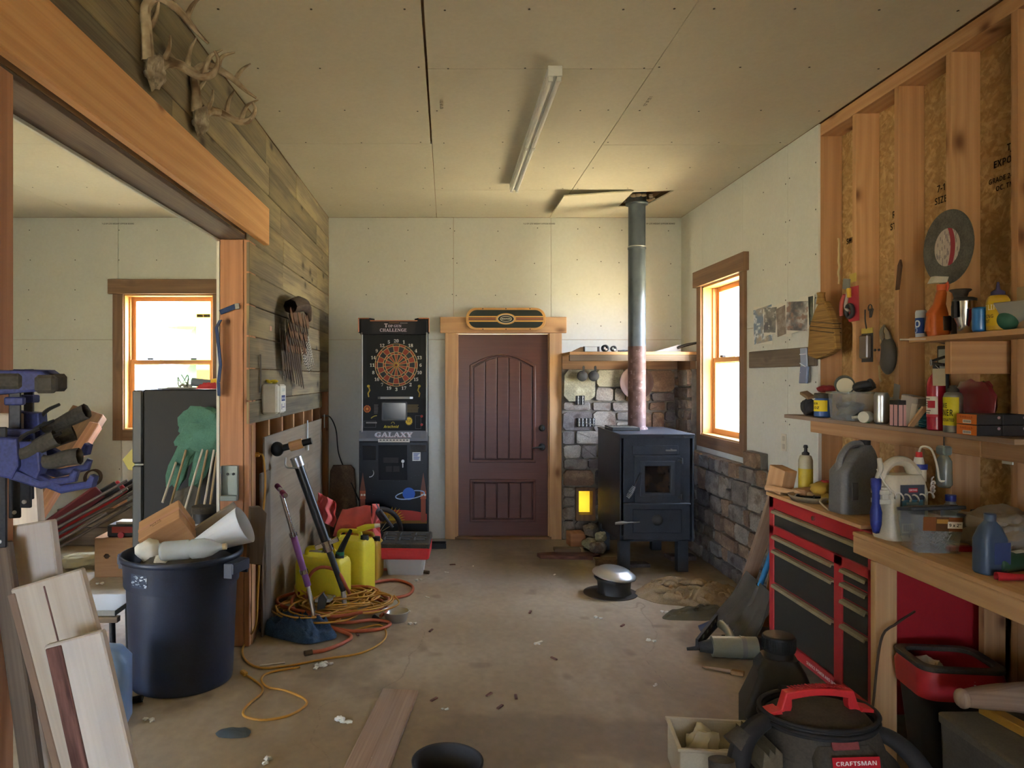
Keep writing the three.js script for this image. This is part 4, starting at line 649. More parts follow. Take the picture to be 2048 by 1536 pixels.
// ---------- feathered wing, feather and boxed kit on the planks ----------
{
  const t = thing('bird_wing', 'dried turkey wing with striped feathers pinned to the planks', 'wing', V(PX + 0.02, 0, 0));
  const dark = mapped(tex(256, 64, (u, v) => lerp3([44, 34, 26], [92, 70, 48], fbm(u, v, 4, 30, 3, 611)), 0.2, 0.06), 0.8), bar1 = mapped(tex(128, 32, (u, v) => ((u * 14) % 1 < 0.45 ? [206, 200, 184] : [52, 46, 40]), 0.35, 0.1), 0.85), tan = std(0x6a4a32, 0.85);
  // at a wall point: y up, s away from the viewer along the wall
  const fe = (y0, s0, y1, s1, w, out, m, nm) => { const p = V(out, y0, -s0), q = V(out + 0.012, y1, -s1), d = q.clone().sub(p), L = d.length(), n = 7, shp = []; for (let i = 0; i <= n; i++) { const u = i / n; shp.push([w * Math.sin(Math.PI * (0.12 + 0.83 * u)) ** 0.6, u * L]); } const pts = [...shp, ...shp.slice().reverse().map(([a, b]) => [-a * 0.7, b])]; const g = ext(pts, 0.003); const y = d.normalize(), x = V(0, 0, -1).addScaledVector(y, y.z).normalize(), z = x.clone().cross(y); g.applyMatrix4(new THREE.Matrix4().makeBasis(x, y, z)); g.translate(p.x, p.y, p.z); part(t, nm, g, m); };
  seedNow = 31;
  const S = (px) => -PX * FOC / (VX - px), Yw = (px, py) => EYE - (py - VY) * S(px) / FOC;
  for (let i = 0; i < 9; i++) fe(Yw(560, 660) - i * 0.005, S(552) + i * 0.05, Yw(560, 735) - 0.012 * i - 0.06, S(552) + 0.06 + i * 0.075, 0.034, 0.01 + 0.003 * i, dark, 'flight_feather');
  for (let i = 0; i < 7; i++) fe(Yw(590, 665), S(585) + i * 0.03, Yw(590, 745) + 0.02 * Math.abs(i - 3), S(590) + 0.02 + i * 0.05, 0.03, 0.04 + 0.003 * i, bar1, 'striped_feather');
  for (let r = 0; r < 5; r++) for (let i = 0; i < 8; i++) fe(Yw(565, 622 + r * 13), S(552) + i * 0.085 + rr(-0.01, 0.01), Yw(565, 650 + r * 14), S(554) + i * 0.085 + rr(0, 0.03), 0.04, 0.045 + 0.006 * (5 - r) + rr(0, 0.006), r % 2 ? dark : tan, 'covert_feather');
  part(t, 'wing_bone', [taperTube([V(0.07, Yw(560, 615), -S(555)), V(0.08, Yw(580, 612), -S(572)), V(0.07, Yw(598, 622), -S(592)), V(0.06, Yw(598, 640), -S(598))], [0.05, 0.06, 0.045, 0.02])], dark);
  t.updateMatrix();
}
{ const g = (() => { const pts = []; for (let i = 0; i <= 8; i++) { const u = i / 8; pts.push([0.02 * Math.sin(Math.PI * (0.1 + 0.88 * u)) ** 0.7 + 0.02 * u * u, 0.24 * u]); } return ext([...pts, ...pts.slice().reverse().map(([a, b]) => [a - 0.03, b])], 0.003); })(); const p = onX(520, 785, PX + 0.01); single('feather', 'single dark feather stuck upright behind the white kit box', 'feather', g, std(0x4a4238, 0.85), V(PX + 0.012, p.y, p.z), Math.PI / 2); }
{
  const a = onX(530, 835, PX + 0.03), t = thing('kit_box', 'small white plastic kit box hung on the planks beside the post', 'box', V(PX + 0.052, 1.385, -4.86));
  part(t, 'case', box(0.1, 0.19, 0.27, [0, 0.095, 0], null, 0.012), M.white);
  part(t, 'front_seam', box(0.104, 0.192, 0.004, [0, 0.095, 0.06], null, 0.001), std(0xb8b4a4, 0.6));
  part(t, 'print', sheet(0.15, 0.17, [0.0512, 0.095, -0.04], [0, Math.PI / 2, 0]), print(160, 180, (x, w, h) => { x.fillStyle = '#e2dfd2'; x.fillRect(0, 0, w, h); textOn(x, 'CLARK', 88, 28, 'bold 30px sans-serif', '#a8b4b0'); x.fillStyle = '#2c3c72'; x.fillRect(28, 66, 112, 40); textOn(x, 'FIRST AID', 84, 87, 'bold 20px sans-serif', '#e8e8ee'); x.fillStyle = '#2c3c72'; x.fillRect(30, 124, 14, 40); x.fillRect(122, 122, 10, 34); x.fillRect(54, 146, 60, 5); }, 0.6));
  const f = thing('yellow_flower', 'little yellow cloth flower lying on the white kit box', 'flower', V(PX + 0.045, 1.577, -4.83)); const y = std(0xe0c628, 0.8); for (let i = 0; i < 6; i++) part(f, 'petal', sph(0.02, [0.022 * Math.cos(i * 1.05), 0.014 + 0.006 * (i % 2), 0.03 * Math.sin(i * 1.05)], [1, 0.45, 1], [0, 0, 0.3 * Math.cos(i)], 8), y); part(f, 'stem', tube([[0, 0.01, 0], [0.01, 0.012, -0.06], [0.0, 0.02, -0.11]], 0.003), std(0x4a4a30, 0.8));
  single('paper_tag', 'tiny pink paper tag pinned beside the turkey wing', 'tag', box(0.001, 0.032, 0.045), std(0xb88a78, 0.9), V(PX + 0.006, onX(540, 657, PX).y, onX(540, 657, PX).z));
}
// ---------- plywood and boards against the partition, outlet ----------
single('plywood_sheet', 'grey plywood sheet standing against the open studs below the planks', 'plywood', box(0.014, 1.235, 2.2, null, null, 0.002), M.plywood, V(PX + 0.012, 0.618, -5.86)).rotation.z = 0.006;
single('old_board', 'narrow grimy board standing between the post and the plywood sheet', 'board', box(0.016, 1.02, 0.22, null, null, 0.003), M.greyBoard, V(PX + 0.03, 0.51, -4.72)).rotation.z = 0.01;
{ const p = onX(511, 895, PX - 0.02), t = thing('wall_outlet', 'white outlet on the stud below the kit box with a yellow cord plugged in', 'outlet', V(PX - 0.022, 1.16, -4.6)); part(t, 'plate', box(0.006, 0.115, 0.07, [0.004, 0, 0], null, 0.002), M.white); part(t, 'box', box(0.03, 0.09, 0.05, [-0.014, 0, 0]), M.black); part(t, 'plug', cyl(0.016, 0.014, 0.035, [0.024, -0.02, 0], [0, 0, Math.PI / 2], 12), std(0xc88a28, 0.6)); }
{ // switch tags on the plywood
  for (const [px, py, h] of [[613, 860, 0.16], [647, 842, 0.13]]) { const p = onX(px, py, PX + 0.022); single('cable_strip', px < 630 ? 'pale plastic strip over the plywood edge with a dangling switch' : 'pale plastic strip over the plywood edge by the room corner', 'strip', px < 630 ? [box(0.006, h, 0.03, [0, 0, 0]), box(0.01, 0.1, 0.05, [0.004, -0.12, 0])] : box(0.006, h, 0.03), std(0xb9c2c0, 0.5), V(PX + 0.03, p.y, p.z)); }
}
// blue strap hooked on the post, galvanised bracket, wood cleat
{
  const strapM = dusty([34, 58, 104], [70, 88, 120], 0.4, 621, 0.85), t = thing('ratchet_strap', 'blue webbing strap hooked round the wooden post', 'strap', V(0, 0, 0));
  const q = (px, py, d) => at(px, py, d);
  const path = [q(441, 640, 4.42), q(433, 655, 4.4), q(437, 690, 4.41), q(441, 730, 4.42), q(437, 765, 4.41), q(438, 792, 4.42)];
  part(t, 'webbing', [...path.slice(1).map((p, i) => bar(path[i], p, 0.036, 0.004, V(0.7, 0, 0.7)))], strapM);
  part(t, 'band', bar(q(440, 625, 4.425), q(472, 612, 4.435), 0.03, 0.005, V(0, 1, 0)), strapM); part(t, 'buckle', bar(q(470, 613, 4.43), q(479, 612, 4.43), 0.036, 0.008, V(0, 1, 0)), M.steelDull);
}
{
  const p = at(460, 965, 4.43), t = thing('steel_bracket', 'galvanised steel bracket screwed to the wooden post', 'bracket', p), m = std(0x8f9893, 0.45, { metalness: 0.6 });
  part(t, 'back_plate', box(0.1, 0.2, 0.006, [0.0, 0, -0.01]), m); for (const s of [-1, 1]) part(t, 'flange', box(0.005, 0.2, 0.035, [s * 0.048, 0, 0.008]), m); part(t, 'ledge', box(0.1, 0.03, 0.05, [0, -0.09, 0.014]), m); part(t, 'bolt', [cyl(0.008, 0.008, 0.014, [-0.015, 0.05, -0.004], [Math.PI / 2, 0, 0], 6), cyl(0.008, 0.008, 0.014, [0.02, 0.05, -0.004], [Math.PI / 2, 0, 0], 6)], M.iron);
}
single('wood_cleat', 'tapered wooden cleat fixed to the post above the trash can', 'cleat', ext([[-0.05, -0.16], [0.03, -0.18], [0.055, 0.12], [0.02, 0.16], [-0.035, 0.16]], 0.06, null, [0, 0.5, 0], 0.003), M.greyBoard, at(512, 1068, 4.3));

// ---------- bar clamps hung on the jamb post ----------
{
  const bm = dusty([36, 50, 132], [92, 96, 128], 0.55, 631, 0.6), gm = dusty([46, 47, 46], [110, 104, 90], 0.75, 633, 0.85), steelBar = dusty([34, 36, 42], [80, 78, 74], 0.4, 635, 0.5, { metalness: 0.4 });
  // one clamp: upright bar, fixed jaw with a pad at the top, sliding trigger body with pistol grip lower down
  function clampTool(label, bx, by, d, bar0, bodyY, turn, grip, headOn = true) {
    const p = at(bx, by, d), t = thing('bar_clamp', label, 'clamp', p, turn, 'bar clamps on the jamb post'), k = d / FOC;
    part(t, 'bar', box(0.026, bar0, 0.009, [0, -bar0 / 2 + 0.03, 0]), steelBar);
    part(bm && t, 'rivet', cyl(0.005, 0.005, 0.012, [0, -bar0 + 0.045, 0.003], [Math.PI / 2, 0, 0], 8), M.steel);
    if (headOn) { const h = part(t, 'fixed_jaw', ext([[-0.035, -0.03], [0.075, -0.02], [0.085, 0.012], [0.06, 0.028], [-0.03, 0.03], [-0.045, 0]], 0.044, [0, 0, 0], null, 0.006), bm); part(h, 'jaw_pad', box(0.045, 0.045, 0.06, [0.068, -0.004, 0], null, 0.008), gm); part(h, 'jaw_cap', box(0.06, 0.04, 0.05, [-0.01, 0.003, 0.004], null, 0.008), gm); part(h, 'collar', box(0.042, 0.02, 0.03, [0, -0.045, 0], null, 0.003), bm); }
    const b = part(t, 'trigger_body', [ext([[-0.045, -0.035], [0.03, -0.05], [0.045, -0.02], [0.04, 0.045], [-0.03, 0.05], [-0.05, 0.02]], 0.034, [0, bodyY, 0], null, 0.005)], bm);
    part(b, 'grip_handle', taperTube([V(0.02, bodyY + 0.01, 0), V(grip[0] * 0.4, bodyY + grip[1] * 0.3 - 0.006, 0), V(grip[0] * 0.75, bodyY + grip[1] * 0.65, 0), V(grip[0], bodyY + grip[1], 0)], [0.013, 0.016, 0.019, 0.02], 8).scale(1, 1, 0.85), gm);
    part(b, 'trigger', ext([[0.02, -0.05], [0.09, -0.075], [0.165, -0.06], [0.172, -0.035], [0.16, -0.03], [0.15, -0.046], [0.09, -0.055], [0.03, -0.026]].map(([a, c]) => [a * Math.sign(grip[0]), c + bodyY]), 0.026, null, null, 0.005), bm);
    part(b, 'release_lever', taperTube([V(0.03, bodyY + 0.03, 0), V(0.05, bodyY + 0.05, 0), V(0.085, bodyY + 0.066, 0)], [0.006, 0.005, 0.004], 6), M.iron);
    return t;
  }
  clampTool('blue bar clamp with its grip swung out past the other clamps', 58, 762, 1.88, 0.33, -0.125, -0.15, [0.16, 0.05]);
  clampTool('blue bar clamp, the one with the largest grey jaw pads', 30, 765, 1.8, 0.36, -0.16, 0.35, [0.13, 0.035]);
  clampTool('blue bar clamp tucked lowest among the clamps on the jamb post', 52, 905, 1.74, 0.16, -0.02, -0.05, [0.13, 0.012], false);
  clampTool('blue bar clamp cut by the jamb edge with two dark bars', 2, 880, 1.72, 0.28, -0.04, 0.15, [0.12, 0.045], false);
  const peg = single('clamp_rail', 'short pale batten on the jamb post that carries the bar clamps', 'batten', b3(-0.09, 0.035, -0.04, 0.03, -0.02, 0.02, 0.003), M.lumberB, V(-1.1, 1.5, -1.85));
}
// ---------- rough lumber leaning on the jamb post ----------
{
  const lean = (name, label, top, foot, w, t, m, wdir) => { const g = thing(name, label, 'board', V(0, 0, 0), 0, 'rough boards leaning on the jamb post'); part(g, 'board_face', bar(foot, top, w, t, wdir, 0.004), m); return g; };
  const wd = V(1, 0, 0);
  lean('rough_board', 'pale rough board with the highest square end, behind the other leaning boards', at(52, 962, 2.2), V(-1.12, 0.02, -2.12), 0.088, 0.03, M.lumber, V(1, 0, 0.1));
  lean('rough_board', 'wide pale board with a long crack, leaning behind the split slabs', at(60, 1046, 2.06), V(-0.97, 0.02, -1.98), 0.138, 0.034, M.lumber, V(1, 0, 0.05));
  const c = lean('rough_board', 'wide split slab with a sloping sawn top end leaning in the stack', at(96, 1156, 1.9), V(-0.7, 0.02, -1.84), 0.186, 0.028, M.lumberB, V(1, 0.06, 0)); part(c, 'split_seam', bar(V(-0.712, 0.02, -1.8245), at(88, 1172, 1.8845), 0.004, 0.003, V(1, 0, 0)), M.bark); part(c, 'bark_edge', bar(V(-0.795, 0.02, -1.836), at(28, 1186, 1.896), 0.02, 0.03, V(1, 0.06, 0)), M.dirtyBoard);
  const e = lean('rough_board', 'pale plank with a purple bark edge at the front of the leaning stack', at(150, 1274, 1.72), V(-0.6, 0.02, -1.66), 0.138, 0.026, M.lumber, V(1, 0.06, 0)); part(e, 'bark_edge', bar(V(-0.652, 0.02, -1.6445), at(107, 1294, 1.7045), 0.036, 0.008, V(1, 0.06, 0)), M.bark, 'purple brown bark edge');
  lean('rough_board', 'narrow dark edged lath showing at the side of the leaning boards', at(2, 1085, 1.95), V(-0.92, 0.02, -1.8), 0.05, 0.03, M.greyBoard, wd);
}
// ---------- trash can and what is in it ----------
{
  const cx = -1.42, cz = -3.98, t = thing('trash_can', 'large navy blue plastic trash can overflowing in front of the post', 'trash can', V(cx, 0, cz)), m = dusty([30, 39, 60], [62, 74, 100], 0.3, 641, 0.45);
  part(t, 'tub', lathe([[0, 0.02], [0.245, 0.02], [0.25, 0], [0.258, 0.004], [0.262, 0.03], [0.282, 0.52], [0.294, 0.53], [0.3, 0.66], [0.312, 0.662], [0.316, 0.675], [0.313, 0.69], [0.302, 0.69], [0.296, 0.66], [0.272, 0.5], [0.25, 0.04], [0, 0.035]], null, null, 56), m);
  for (const a of [0.25, 0.25 + Math.PI]) { const h = part(t, 'handle', [box(0.05, 0.012, 0.15, [0.335, 0.655, 0]), box(0.05, 0.075, 0.012, [0.33, 0.62, 0.07]), box(0.05, 0.075, 0.012, [0.33, 0.62, -0.07]), box(0.012, 0.05, 0.15, [0.358, 0.63, 0])], m); h.rotation.y = a - 0.55; }
  part(t, 'torn_label', (() => { const g = new THREE.CylinderGeometry(0.3, 0.297, 0.07, 10, 1, true, -0.62, 0.36); g.translate(0, 0.595, 0); return g.toNonIndexed(); })(), print(128, 64, (x, w, h) => { x.fillStyle = '#3a4458'; x.fillRect(0, 0, w, h); for (let i = 0; i < 60; i++) { x.fillStyle = ['#c8d4dc', '#8a9aac', '#2a3444'][i % 3]; x.fillRect(hash(i, 1, 4) * w, 4 + hash(i, 2, 4) * h * 0.8, 14, 5); } }, 0.6));
  const rot = (o, x, y, z) => (o.rotation.set(x, y, z), o);
  const b = thing('cardboard_box', 'tilted brown cardboard carton sticking out of the trash can', 'box', at(335, 1062, 4.02)); rot(b, 0.35, 0.35, 0.42); part(b, 'carton', box(0.24, 0.17, 0.2, null, null, 0.003), M.cardboard); part(b, 'flap_print', sheet(0.15, 0.04, [0, 0.0862, 0.02], [-Math.PI / 2, 0, 0.1]), print(192, 52, (x, w, h) => { x.clearRect(0, 0, w, h); textOn(x, 'BOX 24', 70, 16, 'bold 22px serif', '#4a3424'); textOn(x, 'Renwal', 80, 38, 'bold 18px serif', '#4a3424'); }, 0.9, { transparent: true })); part(b, 'tape', box(0.242, 0.172, 0.03, [0, 0, 0], null, 0.001), std(0xa8795a, 0.6));
  const ringOf = (c, ra, rb) => Array.from({ length: 28 }, (_, i) => { const a = -i / 28 * 6.283; return c.clone().add(V(0.45 * ra * Math.cos(a), -0.89 * ra * Math.cos(a), rb * Math.sin(a))); });
  const cA = at(372, 1104, 3.95), cB = at(490, 1049, 4.0), wm = phys(0xdde3ea, 0.45), wt = thing('white_sleeve', 'white open ended plastic sleeve lying across the trash can', 'sleeve', V(0, 0, 0));
  part(wt, 'sleeve_wall', metreUV(creased(merge([loft([ringOf(cA, 0.03, 0.06), ringOf(cB, 0.105, 0.09)], false), loft([ringOf(cB, 0.102, 0.087), ringOf(cA, 0.027, 0.057)], false)]), 0.6)), wm);
  const gb = single('grey_carton', 'long grey cardboard carton behind the white sleeve in the trash can', 'box', [box(0.12, 0.34, 0.11, null, null, 0.002)], std(0x8d8173, 0.85), at(425, 1058, 4.14)); rot(gb, 0, 0.2, -1.0);
  const pb = thing('plastic_bottle', 'crumpled clear drink bottle on the trash can rim', 'bottle', at(385, 1098, 3.78)); rot(pb, 0, 0, -1.49); part(pb, 'bottle_body', (() => { const g = lathe([[0, -0.16], [0.045, -0.158], [0.05, -0.14], [0.05, -0.02], [0.043, -0.01], [0.05, 0.0], [0.05, 0.06], [0.04, 0.1], [0.018, 0.14], [0.015, 0.16]], null, null, 20); return g; })(), phys(0xdfe6ea, 0.25, { transmission: 0.55, thickness: 0 })); part(pb, 'cap', cyl(0.016, 0.016, 0.018, [0, 0.165, 0]), std(0xb9a27a, 0.6));
  const pa = single('crumpled_paper', 'crumpled paper cup and scraps in the trash can by the carton', 'paper', [sack(0.13, 0.12, 0.12, 12, 0.3, 0.8, 18), sack(0.1, 0.08, 0.16, 15, 0.3, 0.8, 18).translate(0.09, -0.03, 0.03)], M.paper, at(300, 1122, 3.9));
  const tr = single('trash_bag', 'dark bagged rubbish filling the trash can below the rim', 'rubbish', sack(0.5, 0.2, 0.5, 21, 0.2, 0.9, 30), std(0x55504a, 0.8), V(cx, 0.5, cz));
}
// ---------- refrigerator and things round it ----------
{
  const t = thing('refrigerator', 'black refrigerator standing sideways in the adjoining room', 'refrigerator', V(-1.74, 0, -5.22)), m = dusty([14, 14, 15], [30, 29, 28], 0.3, 651, 0.6);
  part(t, 'cabinet', b3(-0.27, 0.33, 0.02, 1.54, -0.32, 0.32, 0.008), m);
  for (const [y0, y1] of [[0.05, 1.035], [1.05, 1.535]]) { const d = part(t, 'door', b3(-0.345, -0.276, y0, y1, -0.32, 0.32, 0.01), std(0x4a4c4c, 0.4)); part(d, 'handle', box(0.03, 0.3, 0.03, [-0.36, y0 > 1 ? 1.2 : 0.88, -0.26], null, 0.006), M.black); }
  part(t, 'hinge', [box(0.06, 0.012, 0.05, [-0.3, 1.0425, 0.29])], M.steelDull); part(t, 'foot', [cyl(0.02, 0.02, 0.02, [-0.25, 0.01, 0.28], null, 10), cyl(0.02, 0.02, 0.02, [0.3, 0.01, 0.28], null, 10)], M.black);
  const y = 1.545;
  single('magazine', 'thin white papers lying on the refrigerator top', 'paper', [box(0.24, 0.006, 0.2), box(0.2, 0.006, 0.2, [0.06, 0.006, 0.02], [0, 0.2, 0])], M.paper, V(-1.86, y, -5.1));
  const w = single('wire_coil', 'small loose wire coil on the refrigerator', 'wire', tube(Array.from({ length: 24 }, (_, i) => V(0.035 * Math.cos(i * 0.9), 0.012 + 0.002 * i * (i % 3), 0.03 * Math.sin(i * 0.9))), 0.003, { seg: 120, radial: 5 }), std(0x8a8478, 0.6), V(-1.78, y, -5.0));
  const b = thing('caulk_tube', 'grey caulk tube lying on the refrigerator', 'tube', V(-1.62, y + 0.035, -5.0)); part(b, 'tube_body', cyl(0.028, 0.028, 0.2, null, [0, 0, Math.PI / 2 - 0.1], 16), std(0x5a6670, 0.5)); part(b, 'nozzle', cyl(0.004, 0.012, 0.08, [-0.14, -0.012, 0], [0, 0, Math.PI / 2 - 0.1], 10), std(0x9a9a94, 0.5));
  single('yellow_bottle', 'yellow plastic bottle on its side on the refrigerator by the post', 'bottle', [lathe([[0, -0.09], [0.035, -0.088], [0.037, 0.04], [0.016, 0.075], [0.016, 0.1], [0, 0.1]], null, [0, 0, -Math.PI / 2 + 0.15], 18)], std(0xd8ac2c, 0.45), V(-1.49, y + 0.044, -4.98));
  single('red_rag', 'crumpled red rag on the refrigerator edge', 'rag', heap(0.09, 0.06, 61, [1, 0.7], 40, 14, 36), std(0xb03038, 0.9), V(-1.58, y, -4.93));
  single('foam_block', 'pale yellow foam block hung beside the refrigerator door', 'foam', ext([[-0.02, -0.07], [0.05, -0.08], [0.05, 0.08], [0.02, 0.09], [-0.06, 0.0]], 0.12, null, null, 0.004), std(0xc9bf72, 0.9), V(-2.15, 1.06, -5.1));
}
{ // folded beach umbrella and camp poles in front of the refrigerator
  const t = thing('folded_umbrella', 'folded green canvas umbrella leaning upside down on the refrigerator', 'umbrella', V(0, 0, 0)), m = dusty([70, 118, 102], [98, 142, 124], 0.6, 661, 0.9);
  const a = at(398, 868, 4.78);
  part(t, 'canopy', sack(0.32, 0.3, 0.16, 31, 0.3, 0.75, 36).applyMatrix4(new THREE.Matrix4().makeRotationZ(-0.25)).translate(a.x, a.y - 0.13, a.z), m);
  part(t, 'canopy_flap', [sack(0.13, 0.42, 0.06, 35, 0.3, 0.8, 24).applyMatrix4(new THREE.Matrix4().makeRotationZ(-0.35)).translate(at(345, 960, 4.75).x, at(345, 960, 4.75).y - 0.05, -4.75), sack(0.1, 0.4, 0.05, 37, 0.3, 0.8, 24).applyMatrix4(new THREE.Matrix4().makeRotationZ(-0.3)).translate(at(385, 960, 4.75).x, at(385, 960, 4.75).y - 0.08, -4.74)], m);
  const pole = std(0x9a8668, 0.6), poleW = std(0xbfbab0, 0.45);
  [[372, 900, 330, 1050, 0], [408, 890, 362, 1045, 1], [416, 895, 385, 1040, 0], [428, 900, 405, 1030, 1], [352, 925, 325, 1005, 1], [434, 905, 418, 1030, 0]].forEach(([x0, y0, x1, y1, w], i) => part(t, 'pole', rod(at(x0, y0, 4.72), at(x1, y1, 4.52), 0.0075, 0.0075, 8), w ? poleW : pole));
  part(t, 'bag_skirt', sack(0.2, 0.3, 0.07, 39, 0.25, 0.8, 24).applyMatrix4(new THREE.Matrix4().makeRotationZ(-0.3)).translate(at(355, 1020, 4.66).x, at(355, 1030, 4.66).y - 0.12, -4.66), std(0x55524a, 0.9));
  part(t, 'lower_poles', [rod(at(330, 1050, 4.52), V(-1.72, 0.01, -4.42), 0.01), rod(at(385, 1040, 4.52), V(-1.6, 0.01, -4.42), 0.01)], pole);
  const c = thing('round_canister', 'black lidded canister between the umbrella poles and the post', 'canister', V(-1.475, 0.62, -4.5)); part(c, 'body', cyl(0.068, 0.06, 0.2, [0, 0.1, 0], null, 24), M.black); part(c, 'lid', lathe([[0, 0.22], [0.07, 0.22], [0.076, 0.21], [0.076, 0.18], [0.068, 0.18]], null, null, 24), M.blackDusty); part(c, 'ring', lathe([[0.066, 0.1], [0.072, 0.1], [0.072, 0.12], [0.066, 0.12]], null, null, 24), M.steelDull);
  const s = thing('plastic_stool', 'dark stool under the black canister behind the trash can', 'stool', V(-1.5, 0, -4.5)); part(s, 'seat', box(0.26, 0.03, 0.2, [0, 0.605, 0], null, 0.006), M.blackDusty); for (const x of [-0.1, 0.1]) for (const z of [-0.07, 0.07]) part(s, 'leg', rod(V(x, 0.59, z), V(x * 1.15, 0, z * 1.15), 0.014), M.blackDusty);
  single('blue_tarp', 'folded blue tarp wedged behind the grey carton', 'tarp', sack(0.24, 0.12, 0.12, 44, 0.3, 0.8, 24), std(0x3a4a7c, 0.8), V(-1.62, 0.635, -4.48));
}
// ---------- back of the adjoining room ----------
{
  const lean = (label, top, foot, w, th, m) => { const g = thing('timber', label, 'timber', V(0, 0, 0), 0, 'timbers against the end wall'); part(g, 'beam_face', bar(foot, top, w, th, V(1, 0, 0.0), 0.006), m); };
  const F6 = (px, py) => onFloor(px, py);
  lean('widest weathered timber leaning on the end wall of the adjoining room', at(180, 824, 7.15), V(-3.95, 0.03, -6.35), 0.34, 0.1, M.trim);
  lean('orange edged beam leaning against the wide weathered timber', at(192, 850, 6.95), V(-3.62, 0.03, -6.0), 0.1, 0.09, M.post);
  lean('short wide timber end low beside the orange edged beam', at(135, 930, 6.9), V(-4.12, 0.03, -6.1), 0.24, 0.06, M.trim);
  const b = single('wood_block', 'squared wood block on the sill timber in the adjoining room', 'block', box(0.26, 0.16, 0.2, [0, 0.08, 0], null, 0.005), M.post, V(-3.28, 0.36, -7.2));
  const sill = single('timber_stack', 'low stacked sill timber under the squared wood block', 'timber', [box(0.9, 0.17, 0.22, [0, 0.09, 0]), box(0.8, 0.17, 0.2, [0.05, 0.265, 0])], M.greyBoard, V(-3.4, 0, -7.22));
  single('wreath', 'small dry twig wreath hung above the wood block', 'wreath', [...Array.from({ length: 5 }, (_, i) => put(new THREE.TorusGeometry(0.07 + 0.004 * i, 0.008, 5, 22), [0.003 * i, 0, 0.006 * i], [0.1 * i, 0.2 * i, 0]))].map((g) => metreUV(g)), std(0x4a3a30, 0.95), at(186, 955, 7.38));
  const sk = single('feed_sack', 'pale flattened sack lying on the floor of the adjoining room', 'sack', sack(0.36, 0.13, 0.2, 51, 0.2, 0.75), std(0xa79e80, 0.9), onFloor(168, 1136), 0.2);
  const cb = thing('moving_box', 'plain cardboard moving box on the floor left of the refrigerator', 'box', V(-2.66, 0, -6.15), 0.05); part(cb, 'carton', box(0.4, 0.32, 0.3, [0, 0.16, 0], null, 0.004), M.cardboard); part(cb, 'printed_logo', sheet(0.06, 0.06, [-0.1, 0.17, 0.1515]), print(64, 64, (x, w, h) => { x.clearRect(0, 0, w, h); x.fillStyle = '#4a3a2a'; x.beginPath(); for (let i = 0; i < 6; i++) x.lineTo(32 + 24 * Math.cos(i * 1.047), 30 + 22 * Math.sin(i * 1.047)); x.fill(); x.fillRect(4, 26, 56, 8); }, 0.9, { transparent: true }));
  const ch = thing('battery_charger', 'black and red tool charger resting on the moving box', 'charger', V(-2.62, 0.322, -6.1)); part(ch, 'case', box(0.28, 0.1, 0.18, [0, 0.05, 0], null, 0.01), M.black); part(ch, 'label_plate', box(0.2, 0.05, 0.004, [0, 0.06, 0.091]), std(0x9a3a34, 0.6)); part(ch, 'knob', cyl(0.025, 0.025, 0.02, [-0.02, 0.02, 0.1], [Math.PI / 2, 0, 0], 14), std(0xb02838, 0.5)); part(ch, 'cell', box(0.2, 0.02, 0.12, [0.02, 0.11, 0]), M.white);
  // folded lawn chairs
  const lawn = (label, dx, dz, tone) => { const t = thing('lawn_chair', label, 'chair', V(dx, 0, dz), 0, 'folded lawn chairs'); const a = V(-3.55, 0.06, -5.55), b = V(-2.35, 0.72, -5.75); const off = (k, y) => V(0.02 * k, y, 0.05 * k); const tm = std(0x5c5048, 0.5, { metalness: 0.2 }); part(t, 'frame', [0, 1, 2].map((k) => rod(a.clone().add(off(k, k * 0.05)), b.clone().add(off(k, k * 0.07)), 0.011, 0.011, 8)), tm); part(t, 'leg', [rod(a.clone().add(V(0.1, -0.03, 0.15)), b.clone().add(V(-0.1, -0.1, 0.12)), 0.011, 0.011, 8), rod(a.clone().add(V(0.02, 0.04, 0.2)), b.clone().add(V(0.0, 0.05, 0.1)), 0.011, 0.011, 8)], tm); part(t, 'seat_fabric', bar(a.clone().add(V(0.2, 0.1, 0.02)), b.clone().add(V(-0.2, 0.05, 0.02)), 0.12, 0.03, V(0, 1, 0.4), 0.01), std(tone, 0.9)); part(t, 'back_fabric', bar(a.clone().add(V(0.4, 0.3, -0.05)), b.clone().add(V(-0.1, 0.08, -0.05)), 0.08, 0.02, V(0, 1, 0.3), 0.008), std(0x2a2624, 0.9)); };
  lawn('folded lawn chair with bright red fabric leaning by the refrigerator', 0, -0.1, 0xa82c2c); lawn('folded lawn chair with dark maroon fabric under the red one', -0.05, 0.18, 0x5c2024);
  // low stand behind the trash can, jug, hose end
  const st = thing('work_stand', 'low metal topped stand half hidden by the trash can', 'stand', V(-1.95, 0, -4.1)); part(st, 'top', box(0.36, 0.03, 0.3, [0, 0.36, 0]), M.steelDull); part(st, 'edge', box(0.4, 0.03, 0.04, [0, 0.33, 0.15]), M.greyBoard); for (const x of [-0.14, 0.14]) part(st, 'leg', rod(V(x, 0.34, 0.1), V(x + 0.02, 0, 0.12), 0.016), M.black); part(st, 'rear_leg', [rod(V(-0.14, 0.34, -0.1), V(-0.14, 0, -0.12), 0.016), rod(V(0.14, 0.34, -0.1), V(0.14, 0, -0.12), 0.016)], M.black);
  const jg = thing('blue_jug', 'pale blue plastic jug behind the leaning boards', 'jug', V(-1.62, 0, -3.45), 0.2); part(jg, 'body', jug([[0, 0.24, 0.16, 0.04], [0.02, 0.27, 0.19, 0.05], [0.3, 0.27, 0.19, 0.05], [0.35, 0.2, 0.15, 0.05], [0.37, 0.08, 0.08, 0.03]]), phys(0x7fa0c8, 0.4, { transmission: 0.2, thickness: 0 })); part(jg, 'cap', cyl(0.03, 0.03, 0.03, [0, 0.385, 0]), std(0x8a8aa0, 0.5));
